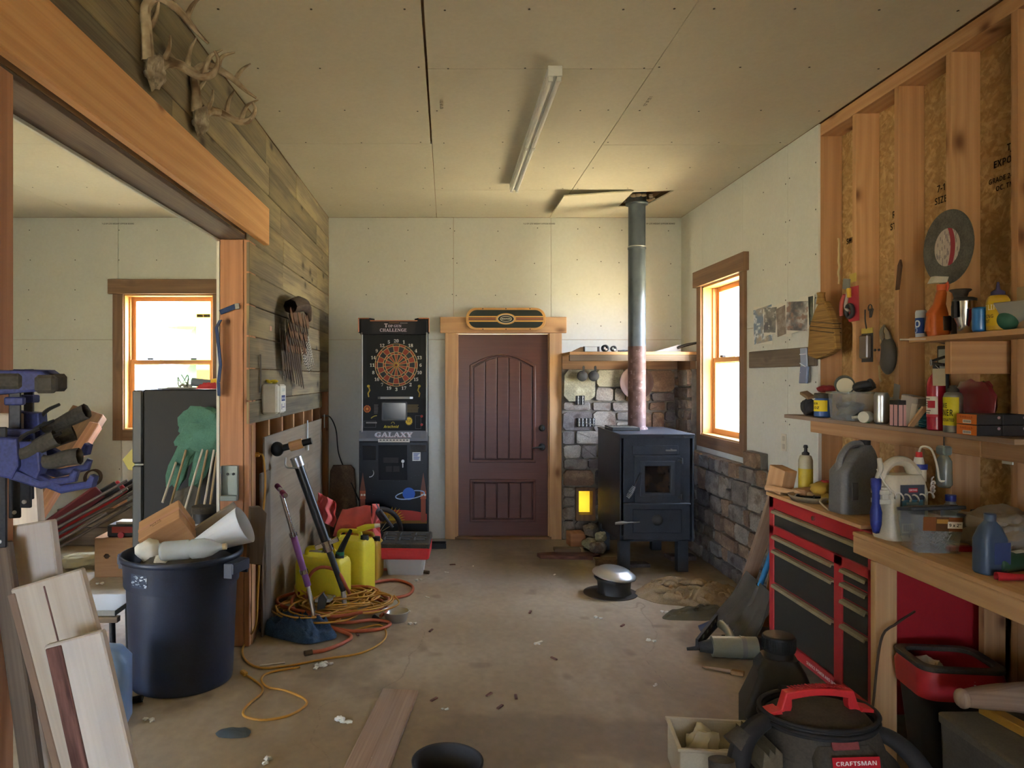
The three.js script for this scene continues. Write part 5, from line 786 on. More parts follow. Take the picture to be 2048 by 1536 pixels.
  const hs = thing('hose_end', 'short green hose with a black spring guard on the floor', 'hose', V(0, 0, 0)); const p0 = onFloor(246, 1392), p1 = onFloor(262, 1408), p2 = onFloor(286, 1404); part(hs, 'hose', tube([V(p0.x - 0.1, 0.014, p0.z - 0.25), V(p0.x, 0.014, p0.z), V(p1.x, 0.014, p1.z)], 0.012), std(0x2f7a64, 0.6)); part(hs, 'spring_guard', tube(Array.from({ length: 60 }, (_, i) => V(p1.x + (p2.x - p1.x) * i / 60, 0.018 + 0.015 * Math.cos(i * 0.9), p1.z + (p2.z - p1.z) * i / 60 + 0.015 * Math.sin(i * 0.9))), 0.003, { seg: 240, radial: 5 }), M.black);
  single('power_cable', 'thin dark cord lying across the adjoining room floor', 'cord', tube([onFloor(200, 1138, 0.006), onFloor(225, 1145, 0.006), onFloor(262, 1152, 0.006), V(-2.2, 0.006, -5.6)], 0.005), M.black);
}
// ---------- leaning tools, fuel cans, hoses ----------
{ // slide bar with a handle at the top
  const t = thing('slide_hammer', 'long black steel bar tool with a wooden grip leaning on the plywood', 'tool', V(0, 0, 0)), a = at(595, 925, 4.95), b = at(688, 1186, 5.0), q = (u) => a.clone().lerp(b, u);
  b.y = 0.17;
  part(t, 'outer_tube', rod(q(-0.02), q(0.66), 0.031, 0.031, 20), dusty([56, 58, 58], [96, 96, 92], 0.3, 671, 0.35, { metalness: 0.4 }));
  part(t, 'inner_tube', rod(q(0.6), q(0.99), 0.022, 0.02, 16), M.iron); part(t, 'tip', rod(q(0.98), V(b.x + 0.015, 0.02, b.z + 0.02), 0.018, 0.014, 12), M.steel);
  part(t, 'clamp_collar', [rod(q(0.6), q(0.68), 0.042, 0.036, 20), bar(q(0.63).add(V(-0.075, -0.02, 0.02)), q(0.63).add(V(0.08, 0.04, 0.02)), 0.03, 0.02, V(0, 1, 0))], M.chrome);
  part(t, 'top_collar', rod(q(-0.04), q(0.03), 0.04, 0.04, 18), M.steel);
  const hb = part(t, 'cross_grip', rod(q(-0.08).add(V(-0.1, 0.02, 0)), q(-0.08).add(V(0.12, 0.075, 0)), 0.022, 0.022, 16), M.black); part(hb, 'wood_ring', rod(q(-0.08).add(V(-0.025, 0.035, 0)), q(-0.08).add(V(0.06, 0.06, 0)), 0.033, 0.033, 18), M.doorTrim); part(hb, 'end_knob', sph(0.045, q(-0.08).add(V(-0.11, 0.02, 0)), [1, 1.1, 1], null, 14), M.black); part(hb, 'hook', tube([q(-0.04).add(V(-0.06, 0, 0.03)), q(-0.04).add(V(-0.05, -0.06, 0.04)), q(0).add(V(0.02, -0.03, 0.05))], 0.006), M.steel);
}
{
  const t = thing('kick_scooter', 'purple folding kick scooter standing in the coiled hose', 'scooter', V(0, 0, 0)), top = at(562, 985, 4.72), base = at(622, 1192, 4.78), q = (u) => top.clone().lerp(base, u), pu = std(0x8a5a94, 0.4, { metalness: 0.3 });
  part(t, 'steer_tube', rod(q(0.02), q(0.42), 0.014, 0.014, 14), M.chrome); part(t, 'lower_tube', rod(q(0.4), q(0.9), 0.021, 0.021, 16), pu); part(t, 'clamp_ring', rod(q(0.385), q(0.42), 0.026, 0.026, 14), M.chrome); part(t, 'clamp_ring', rod(q(0.74), q(0.78), 0.028, 0.028, 14), M.chrome);
  part(t, 'handlebar', rod(q(0).add(V(-0.05, 0.03, -0.1)), q(0).add(V(0.05, -0.005, 0.1)), 0.013), M.steel); for (const s of [-1, 1]) part(t, 'grip', rod(q(0).add(V(s * 0.045, 0.012 - s * 0.017, s * 0.09)), q(0).add(V(s * 0.015, 0.012 - s * 0.006, s * 0.03)), 0.018, 0.018, 12), std(0x7a3458, 0.7));
  const w = onFloor(630, 1218, 0.06), fw = V(base.x + 0.035, 0.055, base.z + 0.03); part(t, 'fork', [rod(q(0.9), fw.clone().add(V(0, 0, 0.02)), 0.012), rod(q(0.9), fw.clone().add(V(0, 0, -0.02)), 0.012)], M.steel);
  const wheel = part(t, 'wheel', put(metreUV(new THREE.TorusGeometry(0.038, 0.014, 10, 26)), fw), std(0xc9b4a4, 0.6)); part(wheel, 'hub', [cyl(0.014, 0.014, 0.03, fw, [Math.PI / 2, 0, 0], 12), ...[0, 1, 2, 3, 4].map((i) => box(0.03, 0.007, 0.012, fw.clone().add(V(0.02 * Math.cos(i * 1.257), 0.02 * Math.sin(i * 1.257), 0)), [0, 0, i * 1.257]))], std(0x8a6a5a, 0.5));
  part(t, 'folding_joint', ext([[-0.02, -0.05], [0.03, -0.04], [0.045, 0.02], [0.02, 0.06], [-0.01, 0.03]], 0.03, V(base.x + 0.06, 0.17, base.z), null, 0.003), M.iron);
  part(t, 'deck', bar(V(base.x + 0.07, 0.17, base.z - 0.02), V(base.x + 0.06, 0.08, base.z - 0.5), 0.1, 0.02, V(1, 0, 0)), M.steelDull); part(t, 'rear_wheel', put(metreUV(new THREE.TorusGeometry(0.038, 0.014, 10, 22)), [base.x + 0.06, 0.06, base.z - 0.52], [0, Math.PI / 2, 0]), std(0xc9b4a4, 0.6));
}
function fuelCan(label, pos, turn, w, h, d, m, spout) {
  const t = thing('fuel_can', label, 'fuel can', pos, turn, 'fuel cans by the plywood');
  part(t, 'body', jug([[0, w * 0.96, d * 0.94, 0.03], [0.02, w, d, 0.035], [h * 0.86, w, d, 0.035], [h * 0.95, w * 0.96, d * 0.92, 0.03], [h, w * 0.88, d * 0.8, 0.03]]), m);
  part(t, 'handle', tube([V(-w * 0.38, h * 0.97, 0), V(-w * 0.33, h + 0.045, 0), V(-w * 0.05, h + 0.055, 0), V(w * 0.22, h + 0.05, 0), V(w * 0.26, h * 0.97, 0)], 0.016), m);
  part(t, 'cap', cyl(0.03, 0.032, 0.035, [w * 0.36, h + 0.012, 0], null, 18), M.black);
  if (spout) { const s = part(t, 'spout', taperTube([V(w * 0.36, h + 0.02, 0), V(w * 0.4, h + 0.06, 0), V(w * 0.62, h + 0.2, 0.01)], [0.026, 0.02, 0.013]), M.black); part(s, 'green_collar', cyl(0.029, 0.029, 0.025, [w * 0.37, h + 0.03, 0], null, 16), std(0x1f6a44, 0.5)); }
  return t;
}
const canY = M.yellow;
fuelCan('yellow fuel can with a black spout tipped in its cap', V(-0.87, 0, -5.22), -0.35, 0.36, 0.36, 0.2, canY, true);
fuelCan('yellow fuel can behind, between the spouted can and the red canvas', V(-0.72, 0, -5.62), -0.35, 0.3, 0.4, 0.24, canY, false);
{ const t = fuelCan('dull amber fuel can half hidden by the second yellow can', V(-0.66, 0, -6.02), -0.2, 0.26, 0.3, 0.22, std(0xb08a24, 0.5), false); const n = thing('can_nozzle', 'white tipped yellow nozzle lying on the second fuel can', 'nozzle', V(-0.62, 0.475, -5.56)); part(n, 'nozzle_body', taperTube([V(-0.05, 0, 0), V(0.02, 0.02, 0), V(0.08, 0.03, 0)], [0.02, 0.024, 0.016]), M.yellow); part(n, 'tip', taperTube([V(0.08, 0.03, 0), V(0.12, 0.035, 0)], [0.018, 0.014]), M.white); }
{ // red canvas folding chair by the dart machine
  const t = thing('red_camp_chair', 'folded red canvas camp chair slumped beside the dart cabinet', 'chair', V(0, 0, 0)), m = dusty([214, 92, 88], [228, 124, 116], 0.5, 681, 0.85), k = 6.3;
  const P2 = (px, py, d) => at(px, py, d); 
  const A = P2(685, 1020, 6.5), B = P2(742, 1008, 6.35), C = P2(750, 1075, 6.2), D = P2(665, 1075, 6.3);
  const rows = []; for (let i = 0; i <= 14; i++) { const u = i / 14, row = []; for (let j = 0; j <= 10; j++) { const v = j / 10, p = D.clone().lerp(C, u).lerp(A.clone().lerp(B, u), v); p.z += 0.1 * Math.sin(Math.PI * v) + 0.03 * (n3(u * 5 + 3, v * 4 + 3, 2, 9) - 0.5) * 2 + 0.02 * Math.sin(u * 14); p.y += 0.02 * (n3(u * 6, v * 6, 4, 7) - 0.5); row.push(p); } rows.push(row); }
  const sheetGeo = (rows, th) => { const f = [], all = rows.map((r) => [...r, ...r.slice().reverse().map((p) => V(p.x, p.y, p.z - th))]); return metreUV(creased(loft(all.map((r) => r.slice().reverse())), 0.9)); };
  part(t, 'seat_cloth', sheetGeo(rows, 0.012), m);
  const s2 = rows.map((r, i) => r.map((p, j) => { const u = i / 14, v = j / 10; return P2(744 + 6 * Math.sin(v * 9), 1008 + v * 85, 6.2 + u * 0.25).add(V(0.06 * u + 0.015 * Math.sin(v * 16 + u * 3), 0, 0)); })); part(t, 'side_cloth', sheetGeo(s2, 0.008), m);
  const s3 = rows.map((r, i) => r.map((p, j) => { const u = i / 14, v = j / 10; return P2(636 + u * 34 + 3 * Math.sin(v * 11), 985 + u * 18 + v * 52, 6.0 + 0.1 * Math.sin(u * 9)); })); part(t, 'back_cloth', sheetGeo(s3, 0.01), m);
  const fr = M.black; for (const [a, b, c, d] of [[745, 1012, 768, 1042], [760, 1020, 785, 1055], [690, 1060, 660, 1118], [750, 1080, 735, 1112]]) part(t, 'frame_tube', rod(P2(a, b, 6.25), P2(c, d, 6.25), 0.014, 0.014, 10), fr);
  part(t, 'frame_joint', [rod(P2(748, 1010, 6.3), P2(766, 1040, 6.3), 0.028, 0.024, 12)], fr); part(t, 'foot', [rod(P2(735, 1112, 6.25), V(P2(735, 1112, 6.25).x, 0, -6.3), 0.014), rod(P2(660, 1118, 6.25), V(P2(660, 1118, 6.25).x, 0, -6.3), 0.014)], fr);
  const wh = thing('spoked_wheel', 'dark spoked wheel behind the red camp chair', 'wheel', V(-0.6, 0.24, -6.55)); part(wh, 'rim', put(metreUV(new THREE.TorusGeometry(0.215, 0.022, 10, 40)), null, [0, 0.5, 0]), M.rubber); part(wh, 'hub', cyl(0.03, 0.03, 0.08, null, [Math.PI / 2, 0.0, -0.0], 14).rotateY(0.5), M.black); for (let i = 0; i < 14; i++) { const a = i / 14 * 6.283; part(wh, 'spoke', rod(V(0, 0, 0), V(0.2 * Math.cos(a) * Math.cos(0.5), 0.2 * Math.sin(a), -0.2 * Math.cos(a) * Math.sin(0.5)), 0.003, 0.003, 5), std(0x8a7a50, 0.5)); }
}
{ // parts box with black tray lid
  const t = thing('parts_box', 'red and clear parts tub with a black compartment lid', 'box', V(-0.335, 0, -6.18), -0.04);
  part(t, 'clear_base', jug([[0, 0.29, 0.24, 0.03], [0.15, 0.33, 0.28, 0.03]], 5), phys(0xd6d8d4, 0.35, { transmission: 0.3, thickness: 0 }));
  part(t, 'red_tray', [jug([[0.14, 0.38, 0.34, 0.02], [0.15, 0.4, 0.36, 0.02], [0.235, 0.41, 0.37, 0.02]], 4), box(0.26, 0.05, 0.01, [-0.01, 0.19, 0.183])], M.redBright);
  const lid = part(t, 'lid', [box(0.41, 0.05, 0.37, [0, 0.262, 0], [0.06, 0, 0], 0.008)], M.blackDusty);
  for (let i = 0; i < 3; i++) for (let j = 0; j < 2; j++) part(lid, 'latch_pocket', [box(0.1, 0.012, 0.012, [-0.125 + i * 0.125, 0.29 - (j - 0.5) * 0.008, -0.13 + j * 0.15]), box(0.012, 0.012, 0.1, [-0.175 + i * 0.125, 0.29 - (j - 0.5) * 0.006, -0.08 + j * 0.15]), box(0.07, 0.008, 0.02, [-0.125 + i * 0.125, 0.292 - (j - 0.5) * 0.008, -0.06 + j * 0.15])], dusty([70, 74, 80], [110, 112, 116], 0.5, 691, 0.6));
  const tr = thing('black_tray', 'small black plastic tray on the floor beside the parts tub', 'tray', onFloor(877, 1095)); part(tr, 'tray_base', box(0.14, 0.01, 0.11, [0, 0.005, 0]), M.black); for (const [x, z, w, d] of [[0, 0.055, 0.14, 0.008], [0, -0.055, 0.14, 0.008], [-0.07, 0, 0.008, 0.118], [0.07, 0, 0.008, 0.118]]) part(tr, 'rim', box(w, 0.045, d, [x, 0.025, z]), M.black);
}
{ const p = onFloor(682, 1085); const t = single('stone_slab', 'upright brown stone slab in the corner beside the dart cabinet', 'slab', ext([[-0.13, 0], [0.13, 0.0], [0.14, 0.3], [0.11, 0.72], [0.07, 0.76], [-0.1, 0.76], [-0.13, 0.7], [-0.14, 0.3]], 0.05, null, null, 0.012), M.stone[2], V(-1.02, 0.0, -7.24)); t.rotation.x = -0.12;
  single('power_cable', 'thin black cord hanging down the corner behind the dart cabinet', 'cord', tube([onX(645, 832, PX + 0.02), at(660, 834, 7.38), at(672, 860, 7.38), at(678, 910, 7.36), at(700, 960, 7.3), at(720, 1005, 7.2), at(735, 1040, 7.25)], 0.006), M.black); }
// ---------- cords and hose on the floor ----------
{
  const yc = dusty([198, 146, 52], [168, 122, 52], 0.5, 701, 0.6), oc = dusty([178, 88, 48], [150, 78, 50], 0.5, 703, 0.55), F = (px, py, h = 0.006) => onFloor(px, py, h);
  const c1 = thing('extension_cord', 'yellow extension cord running from the outlet down to the floor loops', 'cord', V(0, 0, 0));
  part(c1, 'cable', tube([V(PX + 0.01, 1.14, -4.6), V(PX + 0.05, 1.13, -4.58), V(PX + 0.07, 0.95, -4.55), V(PX + 0.06, 0.7, -4.5), V(PX + 0.06, 0.4, -4.42), V(PX + 0.05, 0.15, -4.4), F(497, 1275, 0.03), F(485, 1300), F(494, 1323), F(525, 1336), F(580, 1331), F(650, 1318), F(722, 1306), F(764, 1284), F(772, 1264), F(756, 1250), F(700, 1262)], 0.0062, { seg: 160 }), yc);
  const c2 = thing('extension_cord', 'yellow cord end curled on the open floor with its plug', 'cord', V(0, 0, 0));
  part(c2, 'cable', tube([F(492, 1350), F(508, 1360), F(524, 1374), F(522, 1388), F(500, 1406), F(487, 1422), F(492, 1434), F(530, 1440), F(580, 1430), F(612, 1410), F(606, 1396), F(570, 1381), F(535, 1374), F(523, 1358), F(540, 1345), F(600, 1334, 0.016)], 0.0062, { seg: 140 }), yc); part(c2, 'plug', box(0.028, 0.024, 0.05, F(488, 1346, 0.012), [0, 0.7, 0], 0.006), yc);
  const pile = thing('cord_pile', 'tangled pile of yellow extension cord loops on the hose', 'cord', V(0, 0, 0)); seedNow = 901;
  const ctr = F(680, 1222);
  for (let k = 0; k < 20; k++) { const n = 26, r0 = rr(0.1, 0.36), sx = rr(0.8, 1.2), ox = rr(-0.15, 0.04), oz = rr(-0.2, 0.2), ph = rr(0, 6), lift = 0.012 + k * 0.0055; const pts = Array.from({ length: n }, (_, i) => { const a = i / n * 6.283 * (k % 2 ? 2 : 1) + ph, r = r0 * (1 + 0.22 * Math.sin(2 * a + k) + 0.12 * Math.sin(3.3 * a + k * 2)) * (k % 2 ? 1 - 0.4 * i / n : 1); return V(ctr.x + ox + r * sx * Math.cos(a), lift + 0.02 * (1 + Math.sin(a * 2 + k)) * (1 - r0), ctr.z + oz + r * 0.85 * Math.sin(a)); }); part(pile, 'cable_loop', tube(pts, 0.0062, { seg: 110, closed: k % 2 === 0 }), yc); }
  const h = thing('air_hose', 'orange rubber air hose coiled round the fuel cans', 'hose', V(0, 0, 0)); const H = 0.009;
  part(h, 'hose', tube([F(855, 1144, 0.014), F(820, 1141, 0.012), F(770, 1139, 0.012), F(730, 1141, 0.012), F(700, 1149, 0.014), F(690, 1172, 0.03), F(735, 1166, 0.03), F(790, 1160, 0.014), F(824, 1172, 0.012), F(815, 1190, 0.012), F(760, 1198, 0.012), F(690, 1195, 0.03), F(620, 1196, 0.04), F(600, 1192, 0.05), F(592, 1177, 0.06), F(615, 1168, 0.06), F(690, 1168, 0.06), F(745, 1176, 0.06), F(756, 1188, 0.05), F(700, 1200, 0.05), F(640, 1202, 0.05), F(600, 1215, 0.04)], 0.0115, { seg: 260, radial: 10 }), oc);
  part(h, 'hose_arch', tube([F(600, 1185, 0.03), V(-0.93, 0.15, -4.95), V(-0.93, 0.27, -5.0), V(-0.86, 0.33, -5.02), V(-0.74, 0.31, -5.0), V(-0.67, 0.2, -4.98), F(704, 1192, 0.05), F(735, 1205, 0.04), F(752, 1218, 0.04)], 0.0115, { seg: 100, radial: 10 }), oc);
  part(h, 'hose_tail', tube([F(590, 1222, 0.05), F(620, 1238, 0.05), F(690, 1245, 0.05), F(745, 1240, 0.03), F(780, 1246, 0.012), F(760, 1258, 0.012), F(700, 1262, 0.02), F(650, 1252, 0.05), F(700, 1270, 0.012), F(690, 1284, 0.012), F(650, 1300, 0.012), F(620, 1305, 0.012)], 0.0115, { seg: 160, radial: 10 }), oc);
  part(h, 'hose_coil', tube(Array.from({ length: 30 }, (_, i) => { const a = i / 15 * 6.283 + 1, r = 0.33 + 0.05 * Math.sin(a * 1.5); return V(ctr.x - 0.02 + r * 1.05 * Math.cos(a), 0.1 + 0.012 * Math.sin(a * 2.3) - (Math.cos(a) > 0.6 ? 0.04 : 0), ctr.z + 0.05 + r * 0.95 * Math.sin(a)); }), 0.0115, { seg: 160, radial: 10 }), oc);
  part(h, 'brass_fitting', [rod(F(842, 1143, 0.014), F(858, 1145, 0.014), 0.015), rod(F(624, 1304, 0.014), F(609, 1307, 0.014), 0.016)], std(0x5a4a34, 0.5, { metalness: 0.5 }));
  const jm = mapped(tex(256, 256, (u, v) => { const f = fbm(u, v, 6, 6, 4, 711), g = fbm(u, v, 80, 80, 2, 713); return lerp3([30, 48, 70], [62, 88, 116], clamp(f + g - 0.6)); }, 0.3, 0.3), 0.95, 0.001);
  single('denim_cloth', 'crumpled blue denim trousers on the floor beside the cord pile', 'cloth', heap(0.24, 0.2, 71, [1.1, 0.75], 10, 34, 90), jm, F(580, 1262).add(V(0.05, 0, 0)), -0.5);
  const bw = thing('steel_bowl', 'small steel pet bowl tilted on the edge of the cord pile', 'bowl', F(792, 1240, 0.0));  part(bw, 'bowl_shell', lathe([[0, 0.004], [0.062, 0.004], [0.064, 0], [0.07, 0], [0.086, 0.06], [0.09, 0.062], [0.088, 0.066], [0.082, 0.062], [0.06, 0.012], [0, 0.01]], null, null, 36), M.steel);
  const fit = single('cord_end', 'grey rubber cord socket lying at the pile edge', 'socket', rod(V(0, 0.02, 0), V(0.05, 0.014, 0.06), 0.017, 0.013, 12), M.rubber, F(748, 1240));
}

// ---------- tool chest ----------
{
  const X = 1.85, ZF = -4.24, ZN = -3.22, t = thing('tool_chest', 'red rolling tool chest with black drawers under the bench top', 'tool chest', V(2.09, 0, -3.73)), o = (x0, x1, y0, y1, z0, z1, b = 0.003) => b3(x0 - 2.09, x1 - 2.09, y0, y1, z0 + 3.73, z1 + 3.73, b);
  const blk = dusty([36, 37, 35], [70, 66, 52], 0.35, 801, 0.55), pull = dusty([138, 130, 100], [166, 156, 122], 0.6, 803, 0.5);
  part(t, 'body', [o(X + 0.012, 2.34, 0.15, 0.94, ZF + 0.01, ZN, 0.004)], M.red);
  part(t, 'stile', o(X, X + 0.02, 0.13, 0.943, ZF, ZF + 0.055), M.red); part(t, 'stile', o(X, X + 0.02, 0.13, 0.943, ZN - 0.03, ZN), M.red); part(t, 'stile', o(X, X + 0.02, 0.15, 0.78, -3.535, -3.46), M.red);
  part(t, 'top_rail', o(X, X + 0.02, 0.877, 0.943, ZF, ZN), M.red); part(t, 'middle_rail', o(X, X + 0.02, 0.734, 0.78, ZF, ZN), M.red); const br = part(t, 'bottom_rail', o(X, X + 0.02, 0.13, 0.187, ZF, ZN), M.red);
  part(br, 'lettering', sheet(0.62, 0.022, [X - 2.09 - 0.0012, 0.158, -3.56 + 3.73], [0, -Math.PI / 2, 0]), print(768, 28, (x, w, h) => { x.clearRect(0, 0, w, h); textOn(x, 'SERVICE POWER AND INDUSTRIAL CASTERS', w / 2, h / 2 + 1, 'bold 29px sans-serif', '#e8dcd8'); }, 0.6, { transparent: true }));
  part(t, 'lock', cyl(0.012, 0.012, 0.012, [X - 2.09 - 0.004, 0.912, -3.72 + 3.73], [0, 0, Math.PI / 2], 14), M.chrome);
  const drawer = (y0, y1, z0, z1) => { const d = part(t, 'drawer', o(X + 0.004, X + 0.014, y0 + 0.004, y1 - 0.004, z0 + 0.003, z1 - 0.003, 0.003), blk); part(d, 'pull', ext([[0, 0], [-0.02, -0.004], [-0.024, -0.018], [-0.018, -0.02], [-0.014, -0.009], [0, -0.012]], z1 - z0 - 0.006, [X - 2.09 + 0.006, y1 - 0.004, (z0 + z1) / 2 + 3.73]), pull); };
  drawer(0.78, 0.877, ZF + 0.055, ZN - 0.03);
  for (const [a, b] of [[0.654, 0.734], [0.459, 0.654], [0.187, 0.459]]) drawer(a, b, ZF + 0.055, -3.535);
  for (const [a, b] of [[0.669, 0.734], [0.59, 0.669], [0.474, 0.59], [0.187, 0.474]]) drawer(a, b, -3.46, ZN - 0.03);
  for (const x of [1.93, 2.28]) for (const z of [-4.16, -3.3]) { const c = part(t, 'caster', cyl(0.055, 0.055, 0.035, [x - 2.09, 0.055, z + 3.73], [Math.PI / 2, 0, 0.0], 20), M.rubber); part(c, 'fork', [box(0.05, 0.07, 0.006, [x - 2.09, 0.1, z + 3.73 - 0.024]), box(0.05, 0.07, 0.006, [x - 2.09, 0.1, z + 3.73 + 0.024]), box(0.07, 0.01, 0.07, [x - 2.09, 0.143, z + 3.73])], M.steelDull); }
  single('chest_top', 'worn plywood top laid over the red tool chest', 'board', b3(1.84, 2.352, 0.945, 0.964, -4.26, -3.285, 0.002), M.bench);
}
{ // workbench
  const t = thing('workbench', 'pine workbench with a deep front edge, joined to the tool chest', 'workbench', V(2.08, 0, -1.7)), o = (x0, x1, y0, y1, z0, z1) => b3(x0 - 2.08, x1 - 2.08, y0, y1, z0 + 1.7, z1 + 1.7, 0.003);
  part(t, 'top', o(1.8, 2.352, 0.92, 0.938, -3.28, 0.1), M.bench); part(t, 'front_rail', o(1.8, 1.838, 0.846, 0.9195, -3.275, 0.1), M.bench); part(t, 'rear_rail', o(2.31, 2.35, 0.846, 0.9195, -3.2, 0.1), M.firB);
  for (const z of [-3.144, -1.6, 0.05]) part(t, 'leg', o(1.802, 1.894, 0, 0.845, z, z + 0.038), M.bench);
  for (const z of [-3.144, -1.6, 0.05]) part(t, 'rear_leg', o(2.26, 2.35, 0, 0.845, z, z + 0.038), M.firB);
}
// ---------- wall shelves ----------
{
  const t = thing('wall_shelf', 'long plank shelf on the studs above the bench, loaded with cans', 'shelf', V(2.26, 1.386, -3.85));
  part(t, 'shelf_board', b3(-0.11, 0.105, -0.022, 0, -0.86, 1.05, 0.002), M.dirtyBoard); part(t, 'ledger', b3(0.072, 0.109, -0.115, -0.0225, -0.89, 0.62, 0.003), M.fir); part(t, 'ledger', b3(0.072, 0.109, -0.115, -0.0225, 0.625, 1.05, 0.003), M.firB);
  const u = thing('upper_shelf', 'short plank shelf with spray bottles, higher on the open studs', 'shelf', V(2.23, 1.8, -3.0));
  part(u, 'shelf_board', b3(-0.13, 0.135, -0.022, 0, -0.36, 0.6, 0.002), M.doorTrim); part(u, 'bracket', b3(-0.075, 0.27, -0.165, -0.023, -0.2, -0.16, 0.003), M.fir);
  part(u, 'torn_lath', bar(V(-0.125, -0.006, -0.4), V(-0.1, -0.012, -0.2), 0.05, 0.008, V(1, 0, 0)), M.lumberB);
}
{ const p = V(2.345, 1.755, -5.2), t = single('wall_plank', 'weathered grey plank fixed to the drywall beside the window', 'plank', box(0.022, 0.125, 1.02, null, null, 0.004), M.greyBoard, p); }
// pictures and papers pinned above the plank
{
  const pic = (seed, a, b, c) => mapped(tex(96, 96, (u, v) => { const f = fbm(u, v, 3, 3, 4, seed), g = fbm(u, v, 7, 9, 3, seed + 3); return lerp3(lerp3(a, b, clamp(f * 2.4 - 0.7)), c, clamp((g - 0.55) * 6)); }, 1, 1), 0.4), uv1 = (g) => g;
  const card = (label, name, px0, px1, py0, py1, dx, m, tilt, cat = 'picture') => { const z0 = 2.35 * FOC / (px0 - VX), z1 = 2.35 * FOC / (px1 - VX), d = (z0 + z1) / 2, y0 = EYE - (py1 - VY) * d / FOC, y1 = EYE - (py0 - VY) * d / FOC, t = thing(name, label, cat, V(RX - dx, (y0 + y1) / 2, -d)); const w = z0 - z1, h = y1 - y0; part(t, 'backing', box(0.002, h, w, null, [tilt, 0, 0], 0.0005), M.paper); part(t, 'print', sheet(w - 0.02, h - 0.02, [-0.0016, 0, 0], [0, -Math.PI / 2, tilt]), m); };
  card('blue and tan snapshot pinned nearest the window casing', 'snapshot', 1506, 1545, 612, 688, 0.004, pic(811, [88, 112, 140], [176, 150, 112], [206, 212, 214]), 0.05);
  card('dark bordered deer snapshot leaning over the blue one', 'snapshot', 1528, 1566, 612, 668, 0.01, pic(813, [40, 38, 36], [128, 122, 110], [188, 184, 172]), -0.06);
  card('curled grey card with a brown feather pinned between the snapshots', 'pinned_card', 1555, 1588, 608, 672, 0.016, pic(815, [86, 66, 52], [150, 142, 126], [104, 84, 66]), 0.12, 'card');
  card('black and white animal snapshot pinned next to the straw broom', 'snapshot', 1576, 1622, 600, 664, 0.022, pic(817, [38, 36, 38], [176, 172, 164], [128, 96, 78]), -0.08);
  card('green tinted snapshot corner behind the animal picture', 'snapshot', 1600, 1630, 592, 655, 0.012, pic(819, [60, 66, 54], [108, 114, 96], [70, 64, 58]), 0.02);
  const t = thing('plastic_packet', 'blue and white plastic packet hanging from the grey plank', 'packet', onX(1608, 733, 2.325)); part(t, 'upper_film', box(0.01, 0.12, 0.085, [0, 0.06, 0], [0, 0, 0.03], 0.003), std(0x8f9cb4, 0.3)); part(t, 'lower_film', box(0.016, 0.11, 0.1, [-0.004, -0.055, 0.01], [0, 0, -0.08], 0.004), std(0x6a7a9c, 0.3));
  for (const k of [0, 1, 2]) part(t, 'crease', box(0.004, 0.006, 0.08, [-0.009, 0.08 - k * 0.07, 0], [0.3 * k, 0, 0]), std(0xd6dce4, 0.4));
  const o = thing('wall_outlet', 'white duplex outlet on the drywall near the tool chest', 'outlet', V(RX - 0.003, 1.167, -5.16)); part(o, 'plate', box(0.006, 0.118, 0.072, null, null, 0.002), M.white); for (const y of [-0.028, 0.028]) part(o, 'socket', box(0.004, 0.035, 0.03, [-0.004, y, 0]), std(0xb9b3a0, 0.6));
  const n = thing('wall_outlet', 'small white switch on the stud above the bench beside the boxes', 'outlet', V(2.36, 1.31, -3.11)); part(n, 'plate', box(0.006, 0.11, 0.06, null, null, 0.002), M.white); part(n, 'toggle', box(0.012, 0.03, 0.01, [-0.006, 0, 0]), std(0xb9b3a0, 0.6));
}
// ---------- things hung on the studs ----------
{
  const t = thing('cutting_disc', 'large grey abrasive cutting disc hung on a stud', 'disc', V(2.362, EYE + (VY - 494) * 3.48 / FOC, -3.485));
  part(t, 'disc', cyl(0.175, 0.175, 0.004, null, [0, 0, Math.PI / 2], 56), dusty([78, 78, 72], [122, 118, 106], 0.7, 821, 0.95)); part(t, 'paper_label', put(new THREE.CircleGeometry(0.089, 40).toNonIndexed(), [-0.0032, 0, 0], [0, -Math.PI / 2, 0]), print(160, 160, (x, w, h) => { x.fillStyle = '#b9ab9c'; x.fillRect(0, 0, w, h); for (let i = 0; i < 90; i++) { x.fillStyle = i % 3 ? '#8f8482' : '#c9bca8'; x.fillRect(hash(i, 1, 9) * w, hash(i, 2, 9) * h, 6, 16); } x.fillStyle = '#9a3a44'; x.beginPath(); x.moveTo(84, 0); x.quadraticCurveTo(120, 70, 84, 158); x.lineTo(112, 158); x.quadraticCurveTo(150, 70, 108, 0); x.fill(); }, 0.9)); part(t, 'arbor_hole', cyl(0.012, 0.012, 0.0052, null, [0, 0, Math.PI / 2], 18), M.black);
}
{
  const p = V(2.335, EYE + (VY - 645) * 4.56 / FOC, -4.57), t = thing('whisk_broom', 'straw whisk broom hung on the end stud', 'broom', p), st = mapped(tex(128, 128, (u, v) => lerp3([104, 76, 36], [164, 126, 68], fbm(u, v, 60, 2, 2, 831)), 0.2, 0.4), 0.95, 0.002);
  part(t, 'straw', ext([[-0.17, -0.2], [-0.06, -0.225], [0.06, -0.205], [0.17, -0.17], [0.14, -0.02], [0.08, 0.08], [0.03, 0.13], [-0.02, 0.135], [-0.08, 0.08], [-0.15, -0.02]], 0.05, null, [0, -Math.PI / 2, 0], 0.012), st); part(t, 'handle', lathe([[0.03, 0.12], [0.022, 0.17], [0.026, 0.19], [0, 0.195]], [0, 0, -0.04], null, 14), st); for (const y of [0.0, -0.03, -0.055]) part(t, 'stitching', box(0.053, 0.006, 0.28, [0, y, 0.01], [0.12, 0, 0]), std(0x4a3a22, 0.9));
}
